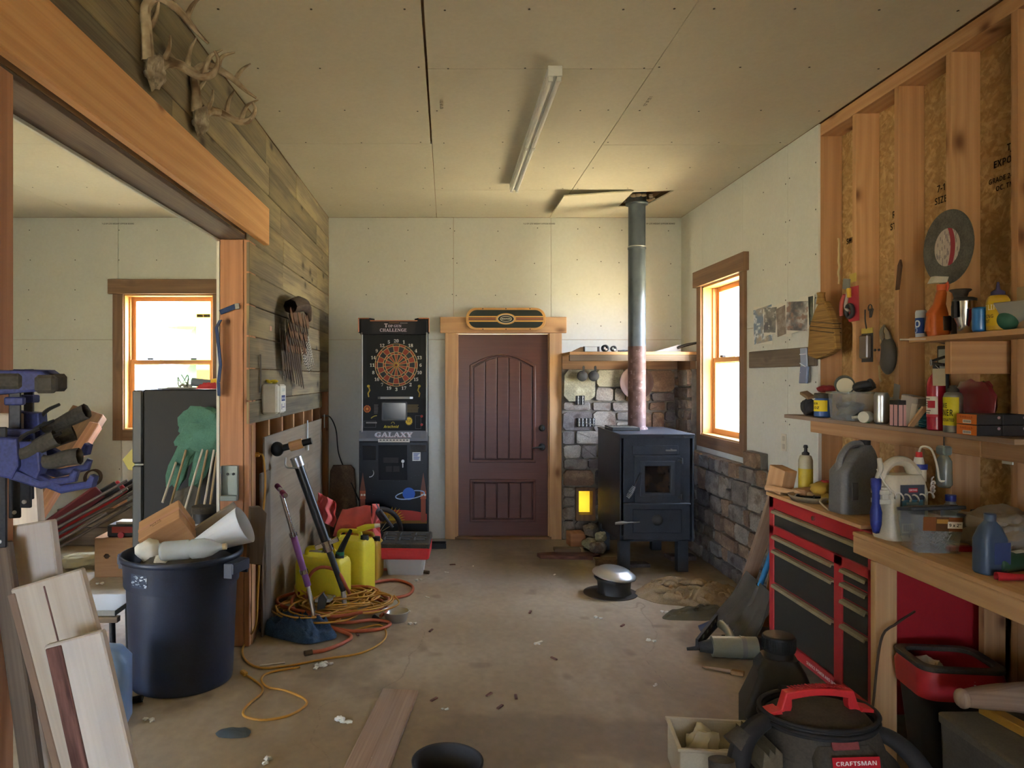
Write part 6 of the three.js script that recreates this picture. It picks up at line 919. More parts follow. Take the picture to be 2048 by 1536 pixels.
{
  const p = V(2.34, EYE + (VY - 595) * 4.28 / FOC, -4.28), t = thing('tin_snips', 'pliers with red grips hung with a red package on a stud', 'tool', p);
  part(t, 'package_card', box(0.003, 0.2, 0.11, [0.0, -0.04, 0.03], [0.0, 0, 0.02], 0.001), std(0x9c2e38, 0.5)); part(t, 'yellow_tab', box(0.004, 0.05, 0.07, [-0.004, 0.11, 0.03]), std(0xb9a048, 0.6)); part(t, 'red_grip', taperTube([V(-0.012, 0.02, -0.04), V(-0.016, -0.03, -0.07), V(-0.012, -0.1, -0.08)], [0.013, 0.013, 0.011]), std(0xa8463c, 0.6)); part(t, 'jaw', [ext([[-0.03, -0.02], [0.03, -0.03], [0.035, 0.03], [-0.02, 0.04]], 0.014, [-0.016, 0.075, -0.02], [0, -Math.PI / 2, 0], 0.002)], M.steelDull); part(t, 'yellow_grip', taperTube([V(-0.018, 0.05, 0.01), V(-0.02, 0, 0.02)], [0.014, 0.012]), std(0xc09a30, 0.6)); part(t, 'tape_ring', put(metreUV(new THREE.TorusGeometry(0.035, 0.012, 8, 24)), [-0.016, -0.08, 0.015], [0, Math.PI / 2, 0]), M.iron); part(t, 'strap', tube([V(-0.014, 0.03, -0.005), V(-0.02, -0.05, -0.02), V(-0.016, -0.08, 0.01)], 0.009), std(0x9c8f86, 0.7));
  const q = thing('key_hook', 'bunch of dark keys hung on the stud beside the red package', 'keys', V(2.36, EYE + (VY - 615) * 4.1 / FOC, -4.12)); part(q, 'ring', put(metreUV(new THREE.TorusGeometry(0.018, 0.003, 6, 18)), null, [0, Math.PI / 2, 0]), M.iron); part(q, 'key', [box(0.003, 0.05, 0.016, [0, -0.03, 0]), box(0.003, 0.05, 0.016, [0.003, -0.028, 0.012], [0.4, 0, 0])], M.iron);
  const b = thing('blister_pack', 'black blister pack hung on the stud above the clear bin', 'package', V(2.35, EYE + (VY - 690) * 4.12 / FOC, -4.13)); part(b, 'card', box(0.003, 0.19, 0.11, null, null, 0.001), std(0x2a2624, 0.6)); part(b, 'yellow_band', box(0.004, 0.03, 0.112, [-0.001, 0.08, 0]), std(0xa8923c, 0.6)); part(b, 'clear_shell', box(0.03, 0.13, 0.08, [-0.016, -0.01, 0.008], null, 0.008), phys(0x8a7a6c, 0.25, { transmission: 0.5, thickness: 0 })); part(b, 'cord', tube([V(-0.004, 0.09, 0), V(0, 0.14, -0.02), V(0.005, 0.2, -0.03)], 0.004), M.black);
  const m = thing('carved_mask', 'small dark carved mask with a tan face hung between studs', 'mask', V(2.35, EYE + (VY - 700) * 3.94 / FOC, -3.93)); part(m, 'shell', sph(0.075, [-0.01, -0.03, 0.01], [0.5, 1.35, 0.75], null, 20), std(0x3f3a30, 0.7)); part(m, 'face', sph(0.04, [-0.035, -0.02, -0.015], [0.4, 1.2, 0.8], null, 14), std(0x9a6c48, 0.8)); part(m, 'horn', [taperTube([V(-0.01, 0.05, -0.02), V(-0.02, 0.1, -0.03), V(-0.01, 0.135, -0.02)], [0.016, 0.012, 0.005]), taperTube([V(-0.01, 0.05, 0.02), V(-0.02, 0.09, 0.02), V(-0.02, 0.12, 0.0)], [0.018, 0.013, 0.005])], std(0x6c6452, 0.8)); part(m, 'beard_cord', tube([V(-0.02, -0.08, -0.05), V(-0.015, -0.14, -0.055), V(-0.01, -0.17, -0.05)], 0.006), std(0xa08a60, 0.9)); for (const z of [-0.03, 0.005]) part(m, 'eye', sph(0.007, [-0.055, 0.0, z], [1, 1, 1], null, 8), M.black);
  const f = thing('folded_knife', 'dark folding saw blade hung by a cord in the stud bay', 'knife', V(2.4, EYE + (VY - 555) * 3.95 / FOC, -3.93)); part(f, 'blade', ext([[-0.012, -0.1], [0.014, -0.1], [0.02, 0.06], [0.008, 0.1], [-0.008, 0.06]], 0.012, null, [0, -Math.PI / 2, 0.1], 0.002), M.iron); part(f, 'grip', box(0.016, 0.07, 0.03, [0.002, -0.085, 0]), M.black);
  single('scissors_case', 'worn leather scissors case hung on the stud edge', 'case', ext([[-0.01, -0.08], [0.012, -0.075], [0.014, 0.05], [0, 0.08], [-0.014, 0.05]], 0.012, null, [0.18, -Math.PI / 2, 0], 0.002), std(0x4c3422, 0.85), V(2.362, EYE + (VY - 550) * 3.86 / FOC, -3.86));
  single('chain_strip', 'pale knotted rope strip hung on the end stud above the broom', 'rope', tube(Array.from({ length: 9 }, (_, i) => V(0.004 * (i % 2), 0.14 - i * 0.035, 0.003 * (i % 3))), 0.007), std(0xb09a70, 0.95), V(2.385, EYE + (VY - 525) * 4.55 / FOC, -4.5));
}
// ---------- things on the long wall shelf ----------
const SY = 1.3865;
const on = (px, X, y) => V(X, y, -X * FOC / (px - VX));
{
  const bottle = (name, label, cat, pos, prof, m, cap, lab) => { const t = thing(name, label, cat, pos); part(t, 'body', lathe(prof, null, null, 26), m); if (cap) part(t, 'cap', lathe(cap[0], null, null, 20), cap[1]); if (lab) { const [r, y0, y1, lm] = lab, g = new THREE.CylinderGeometry(r, r, y1 - y0, 26, 1, true, 2.4, 3.9).toNonIndexed(); g.translate(0, (y0 + y1) / 2, 0); part(t, 'label_band', g, lm); } return t; };
  const paperLab = (bg, rows, w = 256, h = 128) => print(w, h, (x, W, H) => { x.fillStyle = bg; x.fillRect(0, 0, W, H); rows.forEach(([s, y, sz, c]) => textOn(x, s, W / 2, H * y, `bold ${sz}px sans-serif`, c)); }, 0.55);
  { const t = thing('work_glove', 'black glove with a curled card stuffed at the shelf end', 'glove', on(1618, 2.24, SY)); part(t, 'palm', sack(0.09, 0.11, 0.1, 91, 0.25, 0.8, 20), M.rubber); part(t, 'cuff_card', box(0.05, 0.02, 0.1, [-0.01, 0.125, 0], [0.3, 0, 0.2], 0.004), std(0x7c6448, 0.9)); }
  bottle('marker_jar', 'squat blue jar with a yellow label beside the clear bin', 'jar', on(1646, 2.22, SY), [[0, 0], [0.045, 0], [0.049, 0.01], [0.049, 0.1], [0.04, 0.112], [0.036, 0.13], [0, 0.13]], std(0x34568c, 0.4), [[[0.05, 0.112], [0.05, 0.135], [0.046, 0.142], [0, 0.142]], M.blackDusty], [0.0495, 0.035, 0.1, paperLab('#d9bd22', [['POWER', 0.3, 34, '#1c1a14'], ['12.5 OZ', 0.68, 40, '#1c1a14']])]);
  { const t = single('cloth_hat', 'red cloth cap lying on the squat blue jar', 'cap', sack(0.1, 0.045, 0.09, 93, 0.2, 0.8, 18), std(0x8f2e30, 0.8), on(1652, 2.28, SY + 0.143)); }
  { const t = thing('clear_bin', 'clear plastic bin of hardware on the long shelf', 'bin', on(1702, 2.21, SY), 0.1); part(t, 'tub', (() => jug([[0.003, 0.15, 0.16, 0.02], [0.15, 0.17, 0.18, 0.02]], 4, false))(), M.clearPlastic); part(t, 'tub_base', box(0.15, 0.004, 0.16, [0, 0.002, 0], null, 0.001), M.clearPlastic); part(t, 'rim', ext(rrect(0.185, 0.195, 0.02), 0.01, [0, 0.152, 0], [Math.PI / 2, 0, 0], 0.001, [rrect(0.166, 0.176, 0.018)]), M.clearPlastic); part(t, 'contents', sack(0.13, 0.09, 0.14, 95, 0.3, 0.7, 20).translate(0, 0.006, 0), std(0x5a544e, 0.7)); part(t, 'marker', rod(V(-0.05, 0.02, 0.083), V(0.02, 0.024, 0.083), 0.008), M.white); }
  { const t = thing('tape_reel', 'round tape reel with a paper label resting on the clear bin', 'tape', on(1695, 2.2, SY + 0.162)); t.rotation.set(0.2, -0.4, 0.5); part(t, 'reel', cyl(0.05, 0.05, 0.04, [0, 0.035, 0], [Math.PI / 2, 0, 0], 28), std(0x3c3e34, 0.6)); part(t, 'paper_face', cyl(0.042, 0.042, 0.042, [0, 0.035, 0], [Math.PI / 2, 0, 0], 26), std(0xc0b596, 0.8)); }
  { const t = thing('cable_spool', 'black cable spool on top of the clear bin', 'spool', on(1728, 2.24, SY + 0.16)); part(t, 'spool', put(metreUV(new THREE.TorusGeometry(0.035, 0.022, 10, 24)), [0, 0.025, 0], [Math.PI / 2 - 0.3, 0, 0]), M.black); part(t, 'loose_end', tube([V(0, 0.04, 0.02), V(0.0, 0.06, 0.06), V(0, 0.02, 0.1)], 0.008), M.black); }
  { const t = bottle('small_can', 'little cream tin with a green mark lying in front of the clear bin', 'can', on(1732, 2.165, SY + 0.03), [[0, -0.03], [0.027, -0.03], [0.029, -0.026], [0.029, 0.026], [0.027, 0.03], [0, 0.03]], std(0xc4bea6, 0.5), null, null); t.rotation.z = Math.PI / 2; t.rotation.y = 0.6; part(t, 'green_mark', box(0.0305, 0.026, 0.03, [-0.015, 0, 0]), std(0x2c7a44, 0.6)); }
  bottle('drink_can', 'plain silver aluminium can on the long shelf', 'can', on(1763, 2.2, SY), [[0, 0.006], [0.022, 0.004], [0.026, 0], [0.034, 0.012], [0.035, 0.14], [0.028, 0.155], [0.027, 0.158], [0.0, 0.153]], M.steel);
  { const t = thing('putty_knife', 'wood handled putty knife standing behind the silver can', 'tool', on(1790, 2.28, SY)); part(t, 'handle', box(0.02, 0.12, 0.028, [0, 0.06, 0], [0.15, 0, 0], 0.006), M.fir); part(t, 'blade', box(0.002, 0.08, 0.05, [0, 0.16, 0.012], [0.15, 0, 0]), M.steelDull); part(t, 'tub', sack(0.1, 0.13, 0.1, 96, 0.12, 0.6, 18).translate(0.02, 0, -0.06), phys(0xbfc0b8, 0.4, { transmission: 0.4, thickness: 0 })); }
  { const t = thing('razor_box', 'black box with two pale pink panels on the long shelf', 'box', on(1797, 2.17, SY), 0.0); part(t, 'carton', box(0.045, 0.125, 0.07, [0, 0.0625, 0], null, 0.002), M.black); for (const z of [-0.018, 0.016]) part(t, 'pink_panel', box(0.001, 0.1, 0.026, [-0.0232, 0.053, z], null, 0.0003), std(0xcc9c96, 0.6)); part(t, 'front_panel', [box(0.018, 0.1, 0.001, [-0.011, 0.053, 0.0355]), box(0.018, 0.1, 0.001, [0.011, 0.053, 0.0355])], std(0xcc9c96, 0.6)); }
  { const t = thing('white_carton', 'tilted white carton with round marks behind the pink box', 'box', on(1826, 2.22, SY), 0.3); t.rotation.z = 0.0; part(t, 'carton', box(0.07, 0.14, 0.09, [0, 0.075, 0], [0.16, 0, 0], 0.003), std(0xa9a090, 0.8)); part(t, 'label_strip', box(0.072, 0.1, 0.03, [-0.001, 0.06, 0.03], [0.16, 0, 0], 0.002), std(0xc9bfa6, 0.8)); part(t, 'lid_window', box(0.05, 0.003, 0.06, [0, 0.148, -0.01], [0.16, 0, 0]), std(0x6c6a62, 0.4)); }
  single('wood_wedge', 'pale wood wedge leaning by the white carton', 'wedge', box(0.03, 0.14, 0.012, [0, 0.055, 0], [0.85, 0, 0]), M.fir, on(1836, 2.16, SY));
  { const t = thing('spring_toy', 'teal coiled cord standing beside the fire extinguisher', 'cord', on(1846, 2.2, SY)); part(t, 'coil', tube(Array.from({ length: 70 }, (_, i) => V(0.014 * Math.cos(i * 0.8), 0.008 + i * 0.0012, 0.014 * Math.sin(i * 0.8))), 0.005, { seg: 260, radial: 6 }), std(0x2c6a74, 0.5)); part(t, 'core', cyl(0.009, 0.009, 0.09, [0, 0.045, 0], null, 10), std(0x244c54, 0.6)); }
  { const t = thing('fire_extinguisher', 'small red fire extinguisher on the long shelf', 'fire extinguisher', on(1872, 2.17, SY)); part(t, 'cylinder', lathe([[0, 0], [0.032, 0], [0.036, 0.006], [0.036, 0.2], [0.03, 0.23], [0.016, 0.25], [0.014, 0.262], [0, 0.262]], null, null, 30), std(0x9c1c2c, 0.25)); part(t, 'valve', [cyl(0.013, 0.013, 0.035, [0, 0.275, 0], null, 14), box(0.022, 0.012, 0.08, [0, 0.292, 0.02], [0.1, 0, 0]), box(0.018, 0.008, 0.09, [0, 0.316, 0.02], [-0.2, 0, 0])], M.black); part(t, 'pin_ring', put(metreUV(new THREE.TorusGeometry(0.014, 0.002, 6, 20)), [-0.016, 0.3, -0.01], [0, 1.2, 0]), M.steel); { const g = new THREE.CylinderGeometry(0.0364, 0.0364, 0.09, 26, 1, true, 3.2, 2.7).toNonIndexed(); g.translate(0, 0.105, 0); part(t, 'label_band', g, print(128, 96, (x, w, h) => { x.fillStyle = '#cfc8ba'; x.fillRect(0, 0, w, h); x.fillStyle = '#4a4440'; for (let i = 0; i < 7; i++) x.fillRect(12, 10 + i * 11, 40 + 50 * hash(i, 2, 6), 4); x.fillStyle = '#a82834'; x.fillRect(70, 20, 44, 34); x.fillRect(0, 84, w, 12); }, 0.5)); } part(t, 'hang_tag', box(0.001, 0.075, 0.05, [-0.02, 0.235, 0.05], [0, 0.6, 0.05]), std(0xa89a7c, 0.9)); part(t, 'tag_string', tube([V(-0.01, 0.29, 0.01), V(-0.02, 0.285, 0.03), V(-0.02, 0.272, 0.05)], 0.0012), M.white); }
  bottle('spray_can', 'yellow and black brake cleaner can beside the fire extinguisher', 'spray can', on(1906, 2.16, SY), [[0, 0], [0.034, 0], [0.036, 0.004], [0.036, 0.15], [0.031, 0.166], [0.015, 0.176], [0, 0.176]], M.steelDull, [[[0.022, 0.17], [0.022, 0.182], [0.014, 0.19], [0.012, 0.2], [0, 0.2]], M.blackDusty], [0.0365, 0.03, 0.15, paperLab('#c9b61e', [['BRAKE', 0.3, 30, '#2a2818'], ['CLEANER', 0.55, 40, '#2a2818'], ['NON-CHLORINATED', 0.8, 20, '#3a3620']])]);
  const ends = print(96, 64, (x, w, h) => { x.fillStyle = '#d0702c'; x.fillRect(0, 0, w, h); x.fillStyle = '#e8e2d4'; x.fillRect(30, 36, 40, 22); x.fillStyle = '#2a2420'; for (let i = 0; i < 9; i++) x.fillRect(33 + i * 4, 39, 2, 15); textOn(x, 'SHELLS', 46, 18, 'bold 18px sans-serif', '#9c4218'); }, 0.6);
  [['orange ended ammunition box on top, the end facing out', 2.16, 0.0435, true], ['orange ended ammunition box at the bottom of the pair', 2.16, 0, true], ['black carton stacked behind, upper one', 2.262, 0.0435, false], ['black carton stacked behind, lower one', 2.262, 0, false]].forEach(([l, x, y, f]) => { const t = thing('cartridge_box', l, 'box', V(x, SY + y, -3.0), 0, 'small cartons at the shelf end'); part(t, 'carton', box(0.1, 0.042, 0.12, [0, 0.0215, 0], null, 0.002), std(0x2c2a2a, 0.6)); if (f) part(t, 'orange_end', sheet(0.116, 0.04, [-0.0508, 0.0215, 0], [0, -Math.PI / 2, 0]), ends); part(t, 'round_mark', cyl(0.006, 0.006, 0.001, [0.036, 0.03, 0.0605], [Math.PI / 2, 0, 0], 12), std(0xa88a90, 0.6)); });
  { const t = thing('red_bag', 'red and clear plastic bag of parts propped behind the cartons', 'bag', on(1948, 2.3, SY)); part(t, 'film', sack(0.06, 0.22, 0.26, 97, 0.2, 0.7, 24), phys(0x7c2a2c, 0.25, { transmission: 0.15, thickness: 0 })); part(t, 'clear_lower', sack(0.07, 0.1, 0.24, 98, 0.2, 0.7, 20), phys(0x8a6a5a, 0.25, { transmission: 0.3, thickness: 0 })); }
  { const t = thing('hanging_mirror', 'small framed grey panel hung on the stud behind the extinguisher', 'panel', V(2.35, 1.66, -3.5)); part(t, 'frame', box(0.012, 0.22, 0.07, null, null, 0.003), M.black); part(t, 'panel', box(0.014, 0.19, 0.05, null, null, 0.002), std(0x9aa096, 0.4)); part(t, 'top_flag', box(0.006, 0.1, 0.06, [0, 0.17, 0], [0.2, 0, 0]), std(0x5c4a3c, 0.8)); }
  // hanging under the shelf
  { const t = thing('hanging_bottle', 'clear empty spray bottle hanging under the long shelf', 'bottle', on(1888, 2.15, 1.2)); part(t, 'bottle_body', jug([[-0.055, 0.03, 0.05, 0.012], [-0.04, 0.045, 0.07, 0.016], [0.06, 0.042, 0.066, 0.016], [0.085, 0.025, 0.03, 0.01]], 5), phys(0xb4bcb0, 0.25, { transmission: 0.6, thickness: 0 })); part(t, 'cap', box(0.04, 0.04, 0.06, [0, 0.105, 0], null, 0.008), phys(0x8a968c, 0.4, { transmission: 0.3, thickness: 0 })); part(t, 'hook', tube([V(0, 0.12, 0), V(0, 0.15, 0.0), V(0.0, 0.163, 0.0)], 0.003), M.iron); }
  // ---------- upper shelf ----------
  const UY = 1.8005;
  bottle('wipes_can', 'white and blue tall can at the upper shelf end', 'can', on(1842, 2.16, UY), [[0, 0], [0.022, 0], [0.023, 0.115], [0.02, 0.125], [0, 0.125]], std(0xbfc6cc, 0.4), null, [0.0235, 0.02, 0.09, paperLab('#2c4a8c', [['GO', 0.4, 60, '#dfe6ee'], ['JO', 0.8, 50, '#9ab0d8']], 128, 96)]);
  { const t = thing('spray_bottle', 'orange spray bottle with a white trigger head on the upper shelf', 'spray bottle', on(1874, 2.15, UY), 0.2); const og = std(0xb85a1c, 0.45); part(t, 'body', jug([[0, 0.085, 0.05, 0.02, 0.005], [0.015, 0.095, 0.055, 0.02, 0.005], [0.1, 0.09, 0.052, 0.02, 0.0], [0.14, 0.05, 0.04, 0.018, 0.012], [0.19, 0.042, 0.036, 0.016, 0.022], [0.205, 0.03, 0.03, 0.014, 0.022]], 5), og); part(t, 'loop_handle', tube([V(-0.03, 0.1, 0), V(-0.045, 0.06, 0), V(-0.05, 0.02, 0)], 0.012), og); part(t, 'dark_label', box(0.05, 0.07, 0.058, [0.026, 0.055, 0], null, 0.006), std(0x3a2e26, 0.6)); part(t, 'collar', cyl(0.018, 0.018, 0.025, [0.022, 0.215, 0], null, 16), std(0xc85a24, 0.5)); part(t, 'trigger_head', ext([[-0.04, 0.23], [0.04, 0.235], [0.05, 0.262], [-0.02, 0.262]], 0.026, null, null, 0.003), M.white); part(t, 'trigger', taperTube([V(0.045, 0.245, 0), V(0.055, 0.225, 0), V(0.05, 0.2, 0)], [0.007, 0.007, 0.005]), std(0xc04a24, 0.5)); }
  bottle('steel_mug', 'shiny steel travel mug on the upper shelf', 'mug', on(1930, 2.14, UY), [[0, 0], [0.027, 0], [0.028, 0.04], [0.038, 0.065], [0.041, 0.135], [0.038, 0.138], [0.0, 0.13]], M.chrome, [[[0.042, 0.134], [0.042, 0.145], [0.03, 0.15], [0, 0.15]], M.black]).add((() => { const m = new THREE.Mesh(box(0.014, 0.07, 0.02, [-0.05, 0.1, 0.01], null, 0.004), M.black); m.name = 'handle'; return m; })());
  bottle('dark_flask', 'dark flared flask standing behind the steel mug', 'flask', on(1921, 2.25, UY), [[0, 0], [0.035, 0], [0.035, 0.13], [0.025, 0.17], [0.03, 0.19], [0.042, 0.2], [0.04, 0.205], [0, 0.2]], dusty([58, 52, 46], [92, 84, 74], 0.5, 845, 0.6));
  { const t = thing('soda_can', 'blue and red can wedged by the steel mug', 'can', on(1962, 2.13, UY)); part(t, 'blue_half', lathe([[0, 0], [0.024, 0.002], [0.028, 0.012], [0.028, 0.09], [0.024, 0.098], [0, 0.097]], [-0.012, 0, 0.012], null, 22), std(0x2a6ca8, 0.3)); part(t, 'red_half', lathe([[0, 0], [0.024, 0.002], [0.027, 0.012], [0.027, 0.09], [0.022, 0.098], [0, 0.097]], [0.03, 0, -0.01], null, 22), std(0x9c2c30, 0.35)); }
  bottle('glue_bottle', 'yellow paint bottle with a purple pointed cap on the upper shelf', 'bottle', on(1996, 2.14, UY), [[0, 0], [0.036, 0], [0.038, 0.005], [0.038, 0.12], [0.03, 0.135], [0.02, 0.14], [0, 0.14]], std(0xb8921e, 0.45), [[[0.024, 0.137], [0.023, 0.152], [0.008, 0.162], [0.004, 0.19], [0, 0.19]], std(0x4a4464, 0.5)], [0.0385, 0.02, 0.115, paperLab('#c4a01e', [['PAINT LINE', 0.25, 40, '#efe8d0'], ['MARKING', 0.62, 26, '#4a3c14'], ['PAINT', 0.82, 24, '#4a3c14']])]);
  single('green_ball', 'dull green ball at the end of the upper shelf', 'ball', sph(0.04, [0, 0.04, 0], [1, 1, 1], null, 22), std(0x2c5a44, 0.7), on(2018, 2.15, UY));
  { const t = thing('paper_roll', 'curled grey sandpaper sheets on the upper shelf by the stud', 'paper', on(2040, 2.14, UY)); part(t, 'curl', (() => { const p = []; for (let i = 0; i <= 10; i++) p.push([0.1 - 0.12 * Math.pow(i / 10, 1.7) * 0.6, 0.002 + 0.1 * Math.pow(i / 10, 0.55) * (i / 10)]); return ext([...p, ...p.slice().reverse().map(([a, b]) => [a + 0.004, b + 0.003])], 0.12, [-0.06, 0, 0], [0, 0.3, 0]); })(), std(0x98968c, 0.85)); part(t, 'carton', box(0.06, 0.16, 0.09, [0.05, 0.08, 0], null, 0.003), std(0xa08c68, 0.85)); }
}
// ---------- things on the chest top and the bench ----------
{
  const CYT = 0.9645, BY = 0.9385, bt = (px, py, y = BY) => at(px, py, (EYE - y) * FOC / (py - VY));
  { const t = thing('antifreeze_jug', 'tall grey translucent jug with a slanted handle on the chest top', 'jug', V(1.985, CYT, -3.6), 0.15), m = dusty([104, 104, 100], [134, 132, 126], 0.4, 851, 0.45); part(t, 'body', jug([[0, 0.2, 0.12, 0.025], [0.012, 0.21, 0.13, 0.03], [0.2, 0.205, 0.128, 0.03], [0.25, 0.17, 0.11, 0.03, 0.02], [0.3, 0.11, 0.07, 0.028, 0.045], [0.325, 0.06, 0.05, 0.02, 0.055]]), m); part(t, 'handle', taperTube([V(-0.085, 0.19, 0), V(-0.07, 0.27, 0), V(-0.02, 0.325, 0), V(0.05, 0.33, 0)], [0.02, 0.017, 0.017, 0.02]), m); part(t, 'grip_recess', box(0.05, 0.1, 0.132, [-0.045, 0.11, 0], null, 0.01), dusty([84, 86, 84], [110, 108, 104], 0.4, 853, 0.5)); part(t, 'cap', cyl(0.026, 0.026, 0.022, [0.056, 0.338, 0], null, 18), M.rubber); part(t, 'blue_label', box(0.06, 0.12, 0.1, [0.077, 0.12, 0.002], null, 0.004).scale(1, 1, 1.34), std(0x26304e, 0.5)); }
  { const t = single('burlap_bag', 'dusty tan sack slumped behind the grey jug', 'sack', sack(0.2, 0.16, 0.18, 101, 0.28, 0.75, 30), std(0x7c7060, 0.95), V(2.12, CYT, -3.82)); }
  { const t = thing('sprayer_jug', 'white weed sprayer jug with a blue wand on the bench', 'jug', V(1.925, BY, -3.14), 0.12), w = dusty([222, 214, 192], [196, 184, 154], 0.5, 855, 0.5);
    part(t, 'body', jug([[0, 0.18, 0.12, 0.03], [0.012, 0.19, 0.13, 0.035], [0.2, 0.19, 0.13, 0.035], [0.25, 0.175, 0.115, 0.035], [0.272, 0.16, 0.09, 0.03, 0.0]]), w);
    part(t, 'handle', taperTube([V(-0.085, 0.22, 0), V(-0.075, 0.285, 0), V(-0.03, 0.325, 0), V(0.03, 0.32, 0), V(0.07, 0.27, 0)], [0.024, 0.02, 0.02, 0.022, 0.03]), w);
    part(t, 'neck', cyl(0.03, 0.034, 0.06, [0.1, 0.27, -0.02], [0, 0, -0.1], 18), w); const cp = part(t, 'blue_collar', cyl(0.034, 0.034, 0.022, [0.103, 0.3, -0.02], null, 20), M.blue); part(cp, 'white_pump', cyl(0.016, 0.022, 0.03, [0.104, 0.325, -0.02], null, 14), M.white); part(cp, 'red_cap', cyl(0.012, 0.014, 0.024, [0.105, 0.35, -0.02], null, 14), M.redBright);
    part(t, 'hose', tube([V(0.105, 0.36, -0.02), V(0.115, 0.385, -0.015), V(0.145, 0.375, 0.0), V(0.155, 0.31, 0.02), V(0.15, 0.25, 0.04), V(0.165, 0.245, 0.05)], 0.0045), M.white); part(t, 'coiled_hose', tube([...Array.from({ length: 40 }, (_, i) => V(-0.095 + i * 0.0052, 0.2 + 0.014 * Math.cos(i * 0.95) - 0.02 * Math.sin(i / 39 * 3.1), 0.072 + 0.012 * Math.sin(i * 0.95))), ...Array.from({ length: 20 }, (_, i) => V(0.108 + 0.002 * i, 0.2 + 0.01 * Math.cos(i) + i * 0.0026, 0.05 - 0.002 * i + 0.01 * Math.sin(i)))], 0.0035, { seg: 260, radial: 6 }), M.white);
    part(t, 'label', sheet(0.11, 0.21, [0.005, 0.13, 0.0662]), print(176, 336, (x, W, H) => { x.fillStyle = '#5f6c74'; x.fillRect(0, 0, W, H); x.fillStyle = '#4c5058'; x.beginPath(); x.ellipse(W / 2, 40, 110, 90, 0, 0, 7); x.fill(); x.fillStyle = '#b8303a'; x.fillRect(60, 22, 66, 28); textOn(x, 'ORTHO', 93, 36, 'bold 17px sans-serif', '#f0e0dc'); x.fillStyle = '#5a8ca4'; x.fillRect(14, 100, 150, 50); x.fillStyle = '#9cb8bc'; x.fillRect(44, 116, 90, 40); textOn(x, 'HOME DEFENSE', 90, 136, 'bold 12px sans-serif', '#3c5460'); x.fillStyle = '#54585c'; x.fillRect(10, 170, 156, 70); x.fillStyle = '#3c4448'; x.fillRect(60, 178, 26, 50); x.fillStyle = '#e8e4da'; x.fillRect(12, 258, 86, 62); x.fillStyle = '#26221e'; for (let i = 0; i < 16; i++) x.fillRect(18 + i * 5, 264, 2 + (i % 3), 46); }, 0.5));
    part(t, 'wand_holder', [box(0.03, 0.07, 0.05, [-0.105, 0.19, 0.03], null, 0.004), box(0.05, 0.02, 0.06, [-0.11, 0.205, 0.03]), box(0.05, 0.02, 0.06, [-0.11, 0.165, 0.03])], M.white); const wa = part(t, 'spray_wand', lathe([[0, 0.03], [0.012, 0.034], [0.021, 0.07], [0.023, 0.12], [0.016, 0.15], [0.015, 0.2], [0.02, 0.235], [0.02, 0.26], [0, 0.262]], [-0.14, 0, 0.04], null, 22), M.blue, 'blue spray wand'); part(wa, 'nozzle', taperTube([V(-0.138, 0.26, 0.04), V(-0.12, 0.3, 0.04), V(-0.125, 0.345, 0.04)], [0.007, 0.012, 0.009]), M.white); part(wa, 'wand_hose', tube([V(-0.135, 0.3, 0.04), V(-0.115, 0.25, 0.05), V(-0.095, 0.22, 0.06), V(-0.095, 0.2, 0.072)], 0.004), M.white); }
  { const t = thing('screw_tub', 'clear plastic tub of screws with its black lid ajar', 'tub', V(1.915, BY, -2.93), -0.15); part(t, 'tub', jug([[0.003, 0.16, 0.13, 0.02], [0.15, 0.19, 0.155, 0.02]], 5, false), M.clearPlastic); part(t, 'tub_base', box(0.16, 0.005, 0.13, [0, 0.0025, 0], null, 0.001), M.clearPlastic); const screws = part(t, 'screws', [...Array.from({ length: 150 }, (_, i) => { const p = V(rr(-0.062, 0.062), rr(0.012, 0.075), rr(-0.046, 0.046)), d = V(rr(-1, 1), rr(-0.6, 0.6), rr(-1, 1)).normalize().multiplyScalar(0.016); return rod(p.clone().sub(d), p.clone().add(d), 0.0022, 0.0012, 5); })], M.steelDull); stuff(screws);
    const lid = part(t, 'lid', [ext(rrect(0.2, 0.165, 0.02), 0.014, [0.0, 0.165, 0.005], [Math.PI / 2 - 0.16, 0.06, 0.1], 0.003)], M.black); part(lid, 'lid_panel', ext(rrect(0.16, 0.125, 0.015), 0.004, [0.0, 0.174, 0.004], [Math.PI / 2 - 0.16, 0.06, 0.1], 0.001), dusty([70, 62, 50], [100, 88, 68], 0.5, 857, 0.8));
    part(t, 'label', sheet(0.14, 0.055, [0.012, 0.115, 0.0752], [0.085, 0, 0]), print(256, 96, (x, W, H) => { x.fillStyle = '#7c4a24'; x.fillRect(0, 0, W, H); x.fillStyle = '#5a3a1c'; x.fillRect(84, 0, 84, H); x.fillStyle = '#a87a34'; x.fillRect(88, 14, 76, 30); x.fillStyle = '#e6e2d6'; x.fillRect(160, 30, 96, 46); textOn(x, '9 x 2"', 208, 54, 'bold 30px sans-serif', '#26221c'); }, 0.5)); }
  { const t = thing('blue_bottle', 'dark blue plastic bottle without a cap near the bench edge', 'bottle', bt(1980, 1146), 0.1); part(t, 'body', jug([[0, 0.088, 0.062, 0.02], [0.008, 0.1, 0.07, 0.024], [0.12, 0.1, 0.07, 0.024], [0.16, 0.07, 0.056, 0.024], [0.182, 0.034, 0.034, 0.016], [0.19, 0.036, 0.036, 0.017], [0.205, 0.036, 0.036, 0.017], [0.208, 0.03, 0.03, 0.014]]), phys(0x3c4c5e, 0.4)); part(t, 'label_panel', box(0.06, 0.075, 0.002, [0.015, 0.075, 0.036], null, 0.0005), std(0x35436a, 0.5)); }
